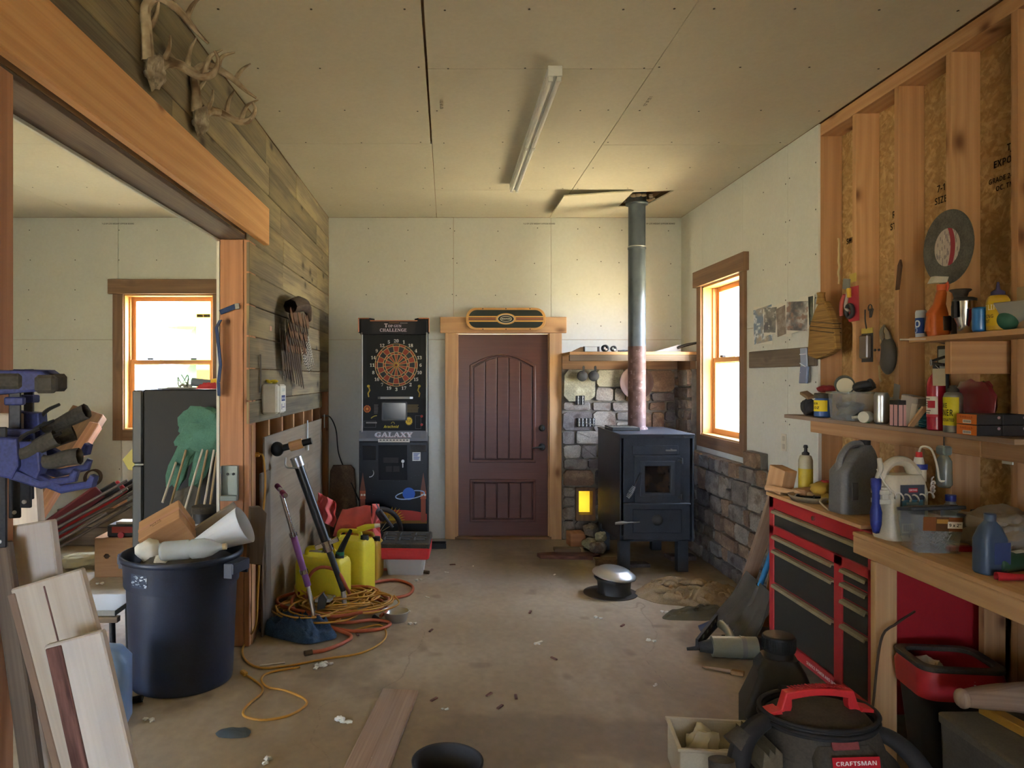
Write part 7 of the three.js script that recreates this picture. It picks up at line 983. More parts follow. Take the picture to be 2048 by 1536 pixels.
  { const t = thing('green_bottle', 'green oil bottle lying on its side by the blue bottle', 'bottle', bt(2030, 1142).add(V(0, 0.034, 0)), 0.35); part(t, 'body', lathe([[0, -0.11], [0.03, -0.108], [0.034, -0.1], [0.034, 0.04], [0.016, 0.08], [0.016, 0.1], [0, 0.1]], null, [0, 0, -Math.PI / 2], 22), std(0x2a4a34, 0.45)); part(t, 'print', box(0.07, 0.002, 0.03, [0.02, 0.033, 0], null, 0.0005), M.paper); }
  { const t = thing('paint_brush', 'paint brush with a red handle under the green bottle', 'brush', bt(2010, 1160)); part(t, 'handle', taperTube([V(-0.03, 0.012, 0), V(0.03, 0.012, 0.01), V(0.09, 0.012, 0.02)], [0.016, 0.011, 0.012]), M.red); part(t, 'bristles', box(0.08, 0.016, 0.05, [0.14, 0.01, 0.03], [0, -0.2, 0], 0.004), std(0xb0a48c, 0.9)); }
  single('cement_bag', 'crumpled grey paper cement bag at the back of the bench', 'bag', sack(0.34, 0.17, 0.4, 103, 0.3, 0.7, 40), std(0x8a7e6c, 0.95), V(2.18, BY, -2.83));
  single('red_mesh', 'dark red cloth tucked on the cement bag', 'cloth', sack(0.12, 0.07, 0.12, 105, 0.3, 0.8, 22), std(0x6c3038, 0.9), V(2.17, BY + 0.12, -2.6), 0.4);
  { const t = thing('hinge_carton', 'small dark printed carton in front of the cement bag', 'box', bt(1975, 1062), 0.35); part(t, 'carton', box(0.08, 0.09, 0.1, [0, 0.045, 0], null, 0.002), std(0x2e2a20, 0.7)); part(t, 'stripe', box(0.082, 0.02, 0.06, [0, 0.06, 0]), std(0xa89c84, 0.7)); const q = thing('kraft_carton', 'open brown kraft carton at the bench end', 'box', bt(2036, 1070), 0.2); part(q, 'carton', box(0.14, 0.1, 0.13, [0, 0.05, 0], [0.1, 0, 0], 0.003), M.cardboard); part(q, 'flap', box(0.13, 0.003, 0.07, [0, 0.1, 0.08], [0.7, 0, 0]), M.cardboard); }
  { const t = single('red_packet', 'small crinkled red foil packet beside the screw tub', 'packet', sack(0.09, 0.03, 0.07, 107, 0.3, 0.7, 18), std(0xa83038, 0.4), bt(1947, 1078)); const r = single('red_level', 'red metal straightedge lying on the bench behind the blue bottle', 'straightedge', box(0.34, 0.02, 0.035, [0, 0.01, 0], null, 0.003), M.red, bt(1985, 1103), -0.08); }
  { const t = thing('capped_bottle', 'clear bottle with a blue cap behind the screw tub', 'bottle', V(2.1, BY, -3.08)); part(t, 'body', lathe([[0, 0], [0.035, 0], [0.036, 0.13], [0.018, 0.16], [0.016, 0.17]], null, null, 22), phys(0xa8b0b0, 0.3, { transmission: 0.5, thickness: 0 })); part(t, 'cap', cyl(0.02, 0.02, 0.025, [0, 0.18, 0], null, 18), M.blue); }
  // far end of the chest top
  { const t = thing('glue_squeeze', 'white squeeze bottle with yellow label and black nozzle on the chest top', 'bottle', V(2.02, CYT, -4.16)); part(t, 'body', lathe([[0, 0], [0.036, 0], [0.038, 0.006], [0.038, 0.19], [0.03, 0.215], [0.016, 0.222], [0, 0.222]], null, null, 24), dusty([170, 160, 128], [186, 176, 146], 0.4, 861, 0.5)); part(t, 'nozzle', lathe([[0.02, 0.22], [0.02, 0.232], [0.009, 0.24], [0.008, 0.258], [0.013, 0.262], [0.01, 0.275], [0, 0.277]], null, null, 16), M.black); const g = new THREE.CylinderGeometry(0.0385, 0.0385, 0.13, 24, 1, true).toNonIndexed(); g.translate(0, 0.08, 0); part(t, 'label_band', g, dusty([196, 168, 30], [176, 150, 50], 0.4, 863, 0.5)); }
  { const o = single('wood_offcut', 'chunky wood offcut standing near the squeeze bottle', 'wood', box(0.09, 0.14, 0.12, [0, 0.075, 0], [0.22, 0.3, -0.12], 0.003), M.fir, V(1.9, CYT, -4.2)); const q = single('wood_offcut', 'flat wood offcut lying by the foot of the squeeze bottle', 'wood', box(0.13, 0.045, 0.09, [0, 0.023, 0], [0, 0.4, 0], 0.003), M.firB, V(1.98, CYT, -4.06)); }
  { const t = thing('hammer', 'claw hammer with a wooden handle lying across the chest top', 'hammer', V(0, 0, 0)); const a = V(1.8, 1.0, -4.17), b = V(2.03, CYT + 0.017, -3.93); part(t, 'handle', taperTube([a, a.clone().lerp(b, 0.4), b], [0.016, 0.013, 0.016]), M.doorTrim); part(t, 'head', [rod(V(2.0, CYT + 0.02, -4.0), V(2.08, CYT + 0.02, -3.86), 0.018, 0.018, 12)], M.iron); }
  { const t = thing('parts_tray', 'small oval tray of tools on the chest top', 'tray', V(1.935, CYT, -3.93), 0.2); part(t, 'dish', (() => { const g = lathe([[0, 0.006], [0.08, 0.006], [0.1, 0.03], [0.104, 0.03], [0.086, 0], [0, 0]], null, null, 32); g.scale(1, 1, 1.25); return g; })(), dusty([134, 118, 92], [160, 146, 116], 0.5, 865, 0.7)); part(t, 'bit', [rod(V(-0.04, 0.016, -0.06), V(0.05, 0.02, 0.03), 0.006), rod(V(-0.02, 0.016, 0.05), V(0.06, 0.02, -0.05), 0.005)], M.iron); }
  [['yellow spray foam blob with the tallest lump on the tray', 1.97, -3.9, 0.05], ['yellow foam blob resting low beside the red clip', 1.985, -3.84, 0.036]].forEach(([l, x, z, r]) => single('yellow_blob', l, 'foam', sack(r * 2, r * 1.5, r * 2.2, 109 + r * 100, 0.2, 0.85, 20), std(0xa8842c, 0.8), V(x, CYT + (r > 0.04 ? 0.032 : 0.0), z)));
  single('red_block', 'small red plastic box at the foot of the grey jug', 'box', box(0.08, 0.055, 0.07, [0, 0.028, 0], null, 0.006), M.red, V(2.06, CYT + 0.046, -3.97)); single('tape_puck', 'grey tape roll lying under the red plastic box', 'tape', lathe([[0.02, 0], [0.05, 0], [0.05, 0.045], [0.02, 0.045], [0.02, 0]], null, null, 28), M.greyBoard, V(2.06, CYT, -3.97));
  single('washer', 'bright steel ring lying at the chest top edge', 'ring', put(metreUV(new THREE.TorusGeometry(0.014, 0.004, 8, 22)), [0, 0.014, 0], [0.3, 0.4, 0]), M.steel, V(1.885, CYT, -3.98));
  { const t = single('tubing', 'thin clear tubing arched on the chest top', 'tubing', tube([V(1.87, CYT + 0.005, -3.62), V(1.88, CYT + 0.03, -3.72), V(1.93, CYT + 0.04, -3.76), V(2.0, CYT + 0.006, -3.74)], 0.005), std(0xb8a684, 0.5)); }
}
// ---------- under the bench ----------
{
  const t = thing('shop_bin', 'black bin with a red rim under the bench', 'bin', V(2.0, 0, -2.95), -0.12), blk = dusty([34, 33, 34], [58, 54, 50], 0.4, 871, 0.7);
  part(t, 'tub', jug([[0, 0.22, 0.18, 0.05], [0.38, 0.29, 0.25, 0.06]], 6), blk); part(t, 'red_collar', jug([[0.38, 0.31, 0.27, 0.06], [0.46, 0.32, 0.28, 0.06], [0.49, 0.3, 0.26, 0.06]], 6, false), M.red); part(t, 'rim', ext(rrect(0.32, 0.28, 0.06, 8), 0.02, [0, 0.498, 0], [Math.PI / 2, 0, 0], 0.006, [rrect(0.25, 0.21, 0.05, 8)]), M.blackDusty); part(t, 'rag', sack(0.1, 0.08, 0.12, 121, 0.3, 0.8, 20).translate(-0.08, 0.42, 0.0), std(0xa09482, 0.9)); part(t, 'logo_mark', [box(0.03, 0.004, 0.001, [0.02, 0.435, 0.1385]), box(0.012, 0.012, 0.001, [0.024, 0.455, 0.139], [0, 0, 0.78])], M.paper);
  const c = thing('tool_case', 'long grey plastic tool case on the floor under the bench', 'case', V(1.96, 0, -2.2)); part(c, 'body', jug([[0, 0.4, 0.86, 0.03], [0.4, 0.42, 0.88, 0.03]], 4), dusty([70, 68, 62], [108, 102, 90], 0.6, 873, 0.85)); part(c, 'lid', jug([[0.4, 0.43, 0.89, 0.03], [0.425, 0.43, 0.89, 0.03], [0.432, 0.4, 0.86, 0.02]], 4), dusty([84, 80, 70], [120, 112, 94], 0.6, 875, 0.85));
  const s = thing('spirit_level', 'yellow spirit level lying on the grey tool case', 'level', V(1.94, 0.4335, -2.32), 0.12); part(s, 'beam', box(0.05, 0.03, 0.6, [0, 0.015, 0], null, 0.003), dusty([178, 128, 34], [150, 112, 50], 0.5, 877, 0.6)); part(s, 'vial', cyl(0.01, 0.01, 0.05, [0, 0.03, 0.05], [Math.PI / 2, 0, 0], 12), std(0x6c5a20, 0.4));
  const l = single('driftwood', 'blunt weathered log end resting on the tool case', 'log', (() => { const g = taperTube([V(-0.1, 0, 0), V(0.02, 0.005, 0.0), V(0.16, 0.01, 0.02), V(0.34, 0.01, 0.05)], [0.03, 0.05, 0.055, 0.06], 14, 26), p = g.attributes.position; for (let i = 0; i < p.count; i++) { const k = n3(p.getX(i) * 9 + 5, p.getY(i) * 18 + 5, p.getZ(i) * 18 + 5, 3) - 0.5; p.setXYZ(i, p.getX(i), p.getY(i) * (1 + 0.35 * k), p.getZ(i) * (1 + 0.35 * k)); } g.deleteAttribute('normal'); return creased(merge([g.setAttribute('normal', g.attributes.position.clone()), sph(0.034, [-0.1, 0, 0], [0.7, 1, 1], null, 12)]), 1.2); })(), M.dirtyBoard, V(1.9, 0.5, -2.58));
  single('black_drill_case', 'small black plastic case lying beside the log end', 'case', box(0.2, 0.06, 0.12, [0, 0.03, 0], null, 0.01), M.black, V(2.1, 0.4335, -2.25), 0.3);
  single('power_cable', 'thin brown cord draped from the bench leg to the floor', 'cord', tube([V(2.0, 0.62, -3.16), V(1.86, 0.6, -3.06), V(1.8, 0.54, -3.06), V(1.775, 0.3, -3.07), V(1.76, 0.1, -3.07), V(1.78, 0.006, -3.0)], 0.005), std(0x4a3a2a, 0.7));
  const u = single('floor_tray', 'dark low crate on the floor below the bin', 'crate', [box(0.3, 0.02, 0.24, [0, 0.01, 0]), box(0.3, 0.1, 0.014, [0, 0.06, 0.11]), box(0.3, 0.1, 0.014, [0, 0.06, -0.11]), box(0.014, 0.1, 0.2, [-0.143, 0.06, 0]), box(0.014, 0.1, 0.2, [0.143, 0.06, 0])], dusty([44, 30, 28], [70, 52, 44], 0.4, 879, 0.8), V(1.96, 0, -2.78 + 0.02));
}

// ---------- foreground right: shop vacuum, black jug, tub ----------
{
  const t = thing('shop_vacuum', 'black shop vacuum with a red carry handle and wrapped cord', 'vacuum', V(1.27, 0, -2.53), 0.06), bk = dusty([48, 46, 43], [108, 98, 80], 0.55, 901, 0.75); t.scale.set(1.04, 0.8, 1.04);
  part(t, 'drum', lathe([[0, 0.06], [0.2, 0.06], [0.215, 0.08], [0.235, 0.36], [0.245, 0.37], [0.245, 0.39], [0, 0.39]], null, null, 44), bk);
  const hd = part(t, 'motor_head', jug([[0.39, 0.46, 0.42, 0.16], [0.43, 0.44, 0.4, 0.16], [0.47, 0.38, 0.34, 0.14], [0.55, 0.34, 0.29, 0.12], [0.575, 0.32, 0.26, 0.11], [0.6, 0.29, 0.22, 0.1], [0.612, 0.24, 0.16, 0.07]], 8), bk);
  part(hd, 'front_bulge', jug([[0.4, 0.22, 0.1, 0.03, 0.0, 0.165], [0.5, 0.21, 0.09, 0.03, 0, 0.145], [0.545, 0.17, 0.06, 0.02, 0, 0.12]], 5), bk);
  part(hd, 'cord_wrap', [0, 1, 2, 3].map((k) => { const p = []; for (let i = 0; i < 40; i++) { const a = i / 40 * 6.283; p.push(V((0.178 + 0.006 * (k % 2)) * Math.cos(a), 0.566 + k * 0.0135, (0.148 + 0.006 * (k % 2)) * Math.sin(a))); } return tube(p, 0.0078, { closed: true, seg: 90, radial: 8 }); }), M.rubber, 'black power cord wound in loops');
  part(hd, 'plug', rod(V(-0.06, 0.63, -0.13), V(-0.005, 0.622, -0.135), 0.012), M.rubber);
  const rh = part(t, 'carry_handle', [ext((() => { const o = [], i = []; for (let q = 0; q <= 14; q++) { const u = q / 14, x = -0.115 + 0.23 * u, y = 0.688 + 0.014 * Math.sin(Math.PI * u); o.push([x, y]); i.push([x * 0.82, y - 0.03]); } return [...o, [0.132, 0.618], [0.16, 0.612], [0.162, 0.6], [0.1, 0.6], [0.094, 0.63], ...i.reverse(), [-0.094, 0.63], [-0.1, 0.6], [-0.162, 0.6], [-0.16, 0.612], [-0.132, 0.618]].reverse(); })(), 0.034, null, null, 0.005)], M.redBright, 'red carry handle');
  for (const s of [-1, 1]) part(rh, 'cord_hook', ext([[0, 0], [0.045, -0.006], [0.05, 0.006], [0.01, 0.018]].map(([a, b]) => [s * (0.13 + a), 0.604 + b]), 0.055, null, null, 0.004), M.redBright);
  part(rh, 'grip_ribs', Array.from({ length: 16 }, (_, i) => box(0.005, 0.004, 0.03, [-0.09 + i * 0.012, 0.697 + 0.0125 * Math.sin(Math.PI * (i + 2) / 19), 0], [0, 0.5, 0])), dusty([176, 30, 38], [160, 50, 52], 0.3, 903, 0.6));
  part(hd, 'switch', box(0.085, 0.03, 0.012, [0.0, 0.548, 0.152], [-0.3, 0, 0], 0.004), dusty([132, 50, 54], [150, 86, 80], 0.6, 905, 0.6));
  part(hd, 'brand_plate', sheet(0.15, 0.044, [0.01, 0.505, 0.1925], [-0.16, 0, 0]), print(256, 76, (x, w, h) => { x.fillStyle = '#b9202c'; x.fillRect(0, 0, w, h); textOn(x, 'CRAFTSMAN', w / 2, h / 2 + 2, 'bold 38px sans-serif', '#f2ece8'); }, 0.5)); part(hd, 'rating_plate', sheet(0.13, 0.032, [0.0, 0.46, 0.2005], [-0.16, 0, 0]), print(224, 56, (x, w, h) => { x.fillStyle = '#33322f'; x.fillRect(0, 0, w, h); textOn(x, '6.5', 46, 28, 'bold 44px sans-serif', '#d8d4c8'); textOn(x, 'PEAK HP', 112, 34, 'bold 14px sans-serif', '#d8d4c8'); x.fillRect(140, 6, 3, 44); textOn(x, '16', 176, 28, 'bold 40px sans-serif', '#d8d4c8'); }, 0.5));
  part(t, 'hose', [taperTube([V(-0.13, 0.56, -0.02), V(-0.2, 0.57, 0.02), V(-0.27, 0.52, 0.05), V(-0.3, 0.4, 0.06), V(-0.3, 0.2, 0.05), V(-0.28, 0.06, 0.1)], [0.03, 0.034, 0.036, 0.036, 0.036], 14, 40)], M.rubber); part(t, 'hose_end', [taperTube([V(0.16, 0.5, -0.02), V(0.23, 0.49, 0.02), V(0.29, 0.42, 0.06), V(0.32, 0.3, 0.1), V(0.34, 0.1, 0.16)], [0.03, 0.033, 0.034, 0.034], 14, 36)], M.rubber);
  part(t, 'hose_cuff', [rod(V(-0.36, 0.36, 0.1), V(-0.36, 0.46, 0.08), 0.045, 0.04, 20), rod(V(-0.31, 0.5, 0.05), V(-0.26, 0.535, 0.04), 0.038, 0.038, 18)], bk); part(t, 'side_vents', [0, 1, 2].map((k) => ext([[0, 0], [0.012, 0.03], [0.01, 0.1], [-0.014, 0.13], [-0.02, 0.06]], 0.2, [-0.19 - k * 0.018, 0.4 - k * 0.01, 0.02], null, 0.004)), dusty([92, 84, 66], [124, 112, 86], 0.6, 907, 0.8));
  for (const a of [0.6, 2.2, 3.8, 5.4]) part(t, 'caster', [cyl(0.025, 0.025, 0.02, [0.2 * Math.cos(a), 0.025, 0.2 * Math.sin(a)], [Math.PI / 2, 0, 0], 14), box(0.03, 0.02, 0.04, [0.2 * Math.cos(a), 0.056, 0.2 * Math.sin(a)])], M.rubber);
}
{
  const t = thing('oil_jug', 'big black plastic fluid jug with a ribbed cap behind the vacuum', 'jug', V(1.42, 0, -3.16), -0.25), m = dusty([38, 38, 37], [70, 66, 58], 0.4, 911, 0.5);
  part(t, 'body', jug([[0, 0.28, 0.2, 0.025], [0.02, 0.3, 0.22, 0.025], [0.22, 0.3, 0.22, 0.025], [0.36, 0.2, 0.17, 0.025, 0.005], [0.385, 0.19, 0.16, 0.025, 0.0], [0.43, 0.135, 0.13, 0.03]], 3), m);
  part(t, 'neck', cyl(0.056, 0.06, 0.04, [0, 0.445, 0], null, 30), m); const cp = part(t, 'cap', lathe([[0.064, 0.455], [0.066, 0.46], [0.066, 0.515], [0.06, 0.522], [0, 0.524]], null, null, 30), M.black); part(cp, 'cap_ribs', Array.from({ length: 36 }, (_, i) => box(0.004, 0.044, 0.004, [0.0665 * Math.cos(i / 36 * 6.283), 0.488, 0.0665 * Math.sin(i / 36 * 6.283)], [0, -i / 36 * 6.283, 0], 0.001)), M.black);
  part(t, 'grip_recess', ext([[-0.1, 0.13], [0.03, 0.16], [0.05, 0.27], [-0.02, 0.31], [-0.1, 0.25]], 0.03, [0.0, 0, 0.1], [-0.06, 0, 0], 0.008), dusty([24, 24, 25], [44, 42, 40], 0.3, 913, 0.6)); part(t, 'label_patch', box(0.06, 0.014, 0.002, [0.03, 0.12, 0.108]), std(0x8a7a58, 0.8));
}
{
  const t = thing('plastic_tub', 'low beige plastic tub with crumpled paper beside the vacuum', 'tub', V(1.1, 0, -2.98), -0.12), m = dusty([188, 176, 150], [206, 196, 172], 0.4, 915, 0.7); part(t, 'base', box(0.34, 0.01, 0.26, [0, 0.005, 0]), m); for (const [x, z, w, d] of [[0, 0.13, 0.36, 0.01], [0, -0.13, 0.36, 0.01], [-0.175, 0, 0.01, 0.25], [0.175, 0, 0.01, 0.25]]) part(t, 'side', box(w, 0.165, d, [x, 0.092, z], null, 0.003), m); part(t, 'rim', [box(0.38, 0.012, 0.016, [0, 0.176, 0.134]), box(0.38, 0.012, 0.016, [0, 0.176, -0.134]), box(0.016, 0.012, 0.27, [-0.18, 0.176, 0]), box(0.016, 0.012, 0.27, [0.18, 0.176, 0])], m);
  single('paper_wad', 'crumpled cream paper wad inside the beige tub', 'paper', [sack(0.14, 0.19, 0.12, 131, 0.26, 0.9, 24), sack(0.2, 0.1, 0.15, 133, 0.24, 0.9, 22).translate(0.08, 0, 0.03)], std(0xcfc4a4, 0.9), V(1.04, 0.012, -3.0));
}
// ---------- framing nailer and sticks ----------
{
  const t = thing('nail_gun', 'green grey framing nailer lying on the concrete', 'nail gun', V(1.6, 0, -4.3), -0.12), b = dusty([140, 142, 122], [168, 168, 148], 0.4, 921, 0.35, { metalness: 0.4 });
  part(t, 'barrel', rod(V(-0.06, 0.062, 0.02), V(0.19, 0.062, 0.02), 0.058, 0.062, 26), b); part(t, 'end_cap', rod(V(0.19, 0.062, 0.02), V(0.215, 0.062, 0.02), 0.064, 0.06, 26), M.black); part(t, 'barrel_band', rod(V(0.1, 0.062, 0.02), V(0.125, 0.062, 0.02), 0.0635, 0.0635, 26), M.steelDull);
  part(t, 'nose', [rod(V(-0.06, 0.062, 0.02), V(-0.13, 0.055, 0.02), 0.042, 0.028, 18), rod(V(-0.12, 0.05, 0.02), V(-0.2, 0.04, 0.02), 0.014, 0.009, 12)], M.iron);
  const mg = part(t, 'magazine', [bar(V(-0.14, 0.07, 0.0), V(0.03, 0.14, -0.26), 0.05, 0.018, V(0, 1, 0.2)), bar(V(-0.14, 0.045, 0.0), V(0.03, 0.09, -0.26), 0.012, 0.022, V(0, 1, 0.2))], M.iron); part(mg, 'slots', [0, 1, 2, 3].map((k) => bar(V(-0.105 + k * 0.035, 0.086 + k * 0.0145, -0.052 - k * 0.054), V(-0.09 + k * 0.035, 0.092 + k * 0.0145, -0.075 - k * 0.054), 0.022, 0.021, V(0, 1, 0.2))), std(0x74786c, 0.5));
  part(t, 'handle', taperTube([V(0.06, 0.07, -0.02), V(0.07, 0.1, -0.12), V(0.05, 0.11, -0.24)], [0.028, 0.022, 0.025]), b); part(t, 'grip_tip', rod(V(0.03, 0.12, -0.25), V(-0.06, 0.06, -0.28), 0.02, 0.024, 14), std(0x2a3448, 0.6)); part(t, 'trigger', box(0.02, 0.04, 0.012, [0.02, 0.09, -0.05], [0.5, 0, 0]), M.black);
  const p = onFloor(1450, 1345), s = thing('old_brush', 'worn wooden handled brush on the floor below the nailer', 'brush', p, -0.5); part(s, 'handle', taperTube([V(-0.12, 0.01, 0), V(0, 0.012, 0), V(0.03, 0.012, 0)], [0.006, 0.009, 0.012]), M.dirtyBoard); part(s, 'bristle_head', box(0.07, 0.022, 0.04, [0.065, 0.011, 0], null, 0.005), std(0x8a6a44, 0.95));
}
// ---------- snow shovel, leaning boards, drop cloth ----------
{
  const t = thing('snow_shovel', 'black plastic snow shovel with a blue shaft leaning by the chest', 'shovel', V(0, 0, 0)), m = dusty([78, 74, 66], [112, 106, 92], 0.5, 931, 0.5);
  const rows = [], N = 22, K = 12; const a0 = V(1.8, 0.006, -5.0), a1 = V(1.79, 0.006, -4.37), b0 = V(1.985, 0.34, -4.9), b1 = V(1.86 + 0.04, 0.36, -4.33);
  for (let i = 0; i <= N; i++) { const u = i / N, row = []; for (let j = 0; j <= K; j++) { const v = j / K, p = a0.clone().lerp(a1, u).lerp(b0.clone().lerp(b1, u), v); const bend = 0.028 * Math.sin(Math.PI * v) ; p.x += bend * 0.8; p.y -= bend * 0.65; const rib = v > 0.12 && v < 0.62 ? 0.009 * Math.max(0, Math.cos(u * Math.PI * 2 * 4)) : 0; p.x -= rib; p.y += rib; if (p.y < 0.006) p.y = 0.006; row.push(p); } rows.push(row); }
  const all = rows.map((r) => [...r, ...r.slice().reverse().map((p) => V(p.x + 0.006, p.y - 0.003, p.z))]);
  part(t, 'blade', metreUV(creased(loft(all), 0.6)), m);
  const s0 = V(1.93, 0.24, -4.62), s1 = V(2.05, 0.96, -4.36); part(t, 'shaft', rod(s0, s1, 0.017, 0.017, 14), std(0x2a78a8, 0.45)); part(t, 'socket', rod(V(1.915, 0.17, -4.65), V(1.945, 0.33, -4.59), 0.03, 0.024, 14), m); part(t, 'rivets', Array.from({ length: 6 }, (_, i) => { const p = a0.clone().lerp(a1, 0.1 + i * 0.16).lerp(b0.clone().lerp(b1, 0.1 + i * 0.16), 0.06); return sph(0.006, p.add(V(-0.004, 0.008, 0)), [1, 1, 1], null, 6); }), M.steel);
  const g = (label, foot, top, w, th, mm, wd) => { const o = thing('leaning_board', label, 'board', V(0, 0, 0), 0, 'boards leaning by the tool chest'); part(o, 'board_face', bar(foot, top, w, th, wd, 0.003), mm); };
  g('old grey stud leaning between the stone wall and the tool chest', V(2.07, 0.01, -5.22), V(2.0, 1.0, -4.42), 0.085, 0.038, M.dirtyBoard, V(1, 0, 0.2));
  g('tan board standing behind the snow shovel shaft', V(2.12, 0.01, -4.75), V(2.1, 0.93, -4.38), 0.2, 0.018, M.fir, V(1, 0, 0.3));
  const cm = mapped(tex(256, 256, (u, v) => { const f = fbm(u, v, 5, 5, 4, 941), h = fbm(u, v, 90, 90, 2, 943); return lerp3([118, 98, 70], [164, 144, 112], clamp(f * 0.8 + h * 0.6 - 0.25)); }, 0.4, 0.4), 0.97, 0.001);
  seedNow = 555; const folds = []; for (let k = 0; k < 26; k++) { const a = rr(0, 6.28), r = 0.3 * Math.sqrt(rnd()), L = rr(0.08, 0.2), b = rr(0, 6.28), h = 0.055 * (1 - (r / 0.36) ** 2) + 0.012, cx = r * Math.cos(a), cz = r * Math.sin(a), cv = rr(-1.6, 1.6), p = []; for (let i = 0; i <= 6; i++) { const u = i / 6 - 0.5, an = b + cv * u; p.push(V(cx + L * u * Math.cos(an), h * (1 - 1.6 * u * u) + 0.006, cz + L * u * Math.sin(an))); } const w = rr(0.014, 0.026); folds.push(taperTube(p, [0.004, w, w * 1.15, w, 0.004], 9, 18)); }
  const dc = thing('drop_cloth', 'crumpled tan canvas drop cloth on the floor beside the stove legs', 'cloth', V(1.8, 0, -5.5), 0.4); part(dc, 'cloth_sheet', heap(0.38, 0.1, 141, [1.05, 0.95], 11, 54, 150), cm); stuff(part(dc, 'bunched_folds', folds, cm));
  single('dark_rag', 'dark olive rag spread at the edge of the drop cloth', 'cloth', heap(0.2, 0.06, 147, [1.3, 0.55], 13, 28, 80), std(0x57523e, 0.95), onFloor(1395, 1230), 0.3);
}
// ---------- vent cap on the floor, stones and blocks by the stove ----------
{
  const p = onFloor(1230, 1188), t = thing('vent_cap', 'dented steel vent cap turned up on a black collar on the floor', 'vent cap', V(p.x, 0, p.z - 0.03)); part(t, 'floor_flange', cyl(0.2, 0.2, 0.006, [-0.03, 0.003, 0.01], null, 40), dusty([44, 38, 32], [86, 70, 52], 0.6, 951, 0.8)); part(t, 'collar', lathe([[0.13, 0.006], [0.12, 0.03], [0.125, 0.09], [0.15, 0.12], [0.12, 0.12], [0.11, 0.02]], null, null, 40), M.black); const d = part(t, 'steel_dome', lathe([[0, 0.052], [0.06, 0.05], [0.07, 0.044], [0.08, 0.048], [0.11, 0.038], [0.118, 0.028], [0.125, 0.03], [0.15, 0.012], [0.162, 0.004], [0.163, -0.004], [0.15, -0.006], [0, -0.006]], null, null, 48), M.steel); d.position.set(0, 0.14, 0); d.rotation.set(0.1, 0, -0.1);
  const blk = single('fire_brick', 'squared firewood block standing by the door casing', 'block', box(0.15, 0.13, 0.16, [0, 0.065, 0], null, 0.004), M.post, V(1.25, 0, -7.15), 0.1);
  const st = (label, x, y, z, w, h, d, k) => single('field_stone', label, 'stone', sack(w, h, d, 150 + k, 0.22, 0.75, 22), M.stone[k % 2 ? 0 : 4], V(x, y, z), k, 'loose stones beside the stove');
  st('large round stone propped on the heap beside the stove', 1.375, 0.105, -7.02, 0.15, 0.13, 0.14, 1); st('flat stone at the base of the heap next to the firewood block', 1.36, 0, -6.95, 0.17, 0.11, 0.16, 2); st('pale stone at the front of the heap by the stove leg', 1.39, 0, -6.78, 0.15, 0.12, 0.13, 3); st('small stone wedged behind the pale stone', 1.43, 0.1, -6.86, 0.1, 0.09, 0.1, 4);
  const sl = (label, x, z, pts, h, m, y = 0) => { const o = single('stone_flake', label, 'stone', ext(pts, h, [0, h / 2, 0], [Math.PI / 2, 0, 0], 0.004), m, V(x, y, z), 0, 'flat stones on the floor by the stove'); };
  sl('largest flat bark slab on the floor in front of the stone heap', 1.08, -6.64, [[-0.26, -0.05], [-0.1, -0.09], [0.2, -0.08], [0.3, 0.0], [0.22, 0.08], [-0.05, 0.06], [-0.24, 0.03]], 0.035, M.bark); sl('short flat board piece lying on the largest slab', 1.1, -6.75, rect(-0.12, 0.12, -0.05, 0.05), 0.03, M.greyBoard, 0.036); sl('brick shaped stone lying under the near stove leg', 1.38, -6.42, rect(-0.1, 0.1, -0.05, 0.06), 0.05, M.stone[2]); sl('thin flat stone under the stove', 1.62, -6.35, [[-0.1, -0.06], [0.1, -0.05], [0.12, 0.05], [-0.08, 0.06]], 0.03, M.stone[3]);
  sl('grey flagstone by the right stove leg', 2.08, -6.6, [[-0.12, -0.07], [0.12, -0.06], [0.13, 0.06], [-0.1, 0.08]], 0.04, M.stone[3]);
}
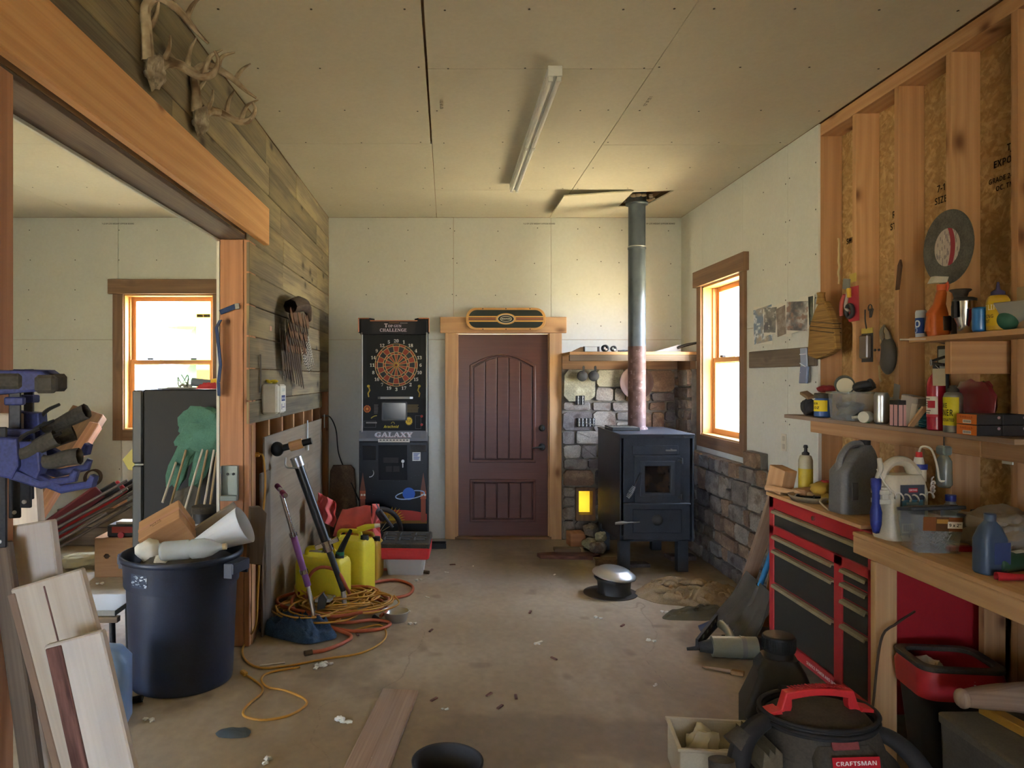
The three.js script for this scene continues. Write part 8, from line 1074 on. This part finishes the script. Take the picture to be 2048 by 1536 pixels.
// ---------- plank, black pan, litter ----------
{
  const pl = thing('floor_plank', 'dirty flat plank lying on the concrete', 'plank', V(0, 0, 0)); part(pl, 'plank_face', bar(V(-0.235, 0.013, -3.79), V(-0.395, 0.013, -2.5), 0.185, 0.022, V(1, 0, 0.12), 0.004), M.dirtyBoard);
  const t = thing('rubber_pan', 'round black rubber feed pan on the floor', 'pan', V(0.004, 0, -2.93)); part(t, 'pan_shell', lathe([[0, 0.012], [0.11, 0.012], [0.132, 0.1], [0.137, 0.108], [0.143, 0.104], [0.142, 0.096], [0.122, 0], [0, 0]], null, null, 48), M.rubber);
  seedNow = 4242; const fl = std(0xd8d6cc, 1), tuft = (s) => [0, 1, 2, 3].map((k) => sack(rr(0.02, 0.05) * s, rr(0.012, 0.025) * s, rr(0.02, 0.04) * s, (160 + k + s * 10) | 0, 0.4, 0.9, 12).translate(rr(-0.03, 0.03) * s, 0, rr(-0.03, 0.03) * s));
  const g3 = [0.45, 0.7, 1.0].map((s) => merge(tuft(s)));
  for (const [px, py, k] of [[688, 1445, 2], [636, 1335, 2], [655, 1330, 1], [745, 1525, 2], [528, 1525, 1], [825, 1250, 1], [812, 1225, 1], [838, 1162, 1], [855, 1195, 0], [1195, 1238, 1], [1302, 1284, 1], [1075, 1288, 0], [1312, 1372, 0], [945, 1133, 0], [893, 1145, 0], [1108, 1150, 0], [580, 1338, 0], [300, 1440, 1], [890, 1420, 0], [1330, 1225, 1], [200, 1168, 1]]) single('lint_tuft', 'white tuft of stuffing on the concrete floor', 'lint', g3[k], fl, onFloor(px, py), px, 'tufts of white stuffing on the floor');
  const chip = (g, m, label, px, py, a, name = 'wood_chip', cat = 'chip', group = 'dark wood chips on the floor') => single(name, label, cat, g, m, onFloor(px, py), a, group);
  const cg = box(0.05, 0.008, 0.014, [0, 0.004, 0]);
  for (const [px, py] of [[1108, 1318], [978, 1390], [1032, 1395], [862, 1262], [1245, 1252], [868, 1400], [715, 1270], [905, 1130], [1000, 1415], [1060, 1225]]) chip(cg, M.bark, 'small dark wood chip on the concrete floor', px, py, px);
  chip(box(0.07, 0.01, 0.018, [0, 0.005, 0]), M.white, 'short white plastic scrap lying alone on the open floor', 1077, 1287, 0.7, 'plastic_scrap', 'scrap', null);
  single('leather_scrap', 'curled dark scrap with a red thread near the trash can', 'scrap', heap(0.06, 0.03, 171, [1.3, 0.7], 20, 8, 24), std(0x3c4446, 0.9), onFloor(468, 1468));
  single('wood_splinter', 'long pale splinter beside the curled yellow cord', 'splinter', box(0.14, 0.008, 0.012, [0, 0.004, 0]), M.lumber, onFloor(545, 1330), 0.3);
  for (const [px, py] of [[1420, 1290], [1365, 1270]]) {}
}
// ---------- outdoors: porch frame and trees ----------
{
  const y = mapped(woodTex({ a: [222, 168, 34], b: [200, 140, 18], seed: 981, rings: 5, knots: 2, streak: 0.5, w: 512, h: 128 }), 0.7), t = thing('porch_frame', 'yellow timber porch frame outside the far window', 'porch', V(-3.2, -0.12, -9.5));
  part(t, 'post', b3(0.02, 0.2, 0, 2.55, -0.1, 0.1), y); part(t, 'beam', b3(-0.2, 2.6, 2.5, 2.72, -0.1, 0.1), y); part(t, 'brace', bar(V(0.16, 1.9, 0), V(0.62, 2.52, 0), 0.12, 0.12, V(0, 0, 1)), y); part(t, 'far_post', b3(2.3, 2.48, 0, 2.55, -0.1, 0.1), y);
  const tr = (label, x, z, h) => { const g = thing('pine_tree', label, 'tree', V(x, -0.12, z), 0, 'pines outside'); part(g, 'trunk', cyl(0.1, 0.2, h * 0.5, [0, h * 0.25, 0], null, 10), M.bark); const fm = std(0x4c6a48, 0.95); for (let k = 0; k < 5; k++) part(g, 'bough', lathe([[h * (0.24 - k * 0.04), h * (0.2 + k * 0.15)], [h * (0.1 - k * 0.015), h * (0.3 + k * 0.15)], [0, h * (0.42 + k * 0.15)]], null, [0, k, 0], 11), fm); };
  tr('pine tree in the yard beyond the porch frame', -6.2, -19, 6); tr('pine tree far outside the window over the stone wall', 16, -14, 7); tr('second pine outside the window over the stone wall', 19, -20, 6);
}

renderer.render(scene, camera);
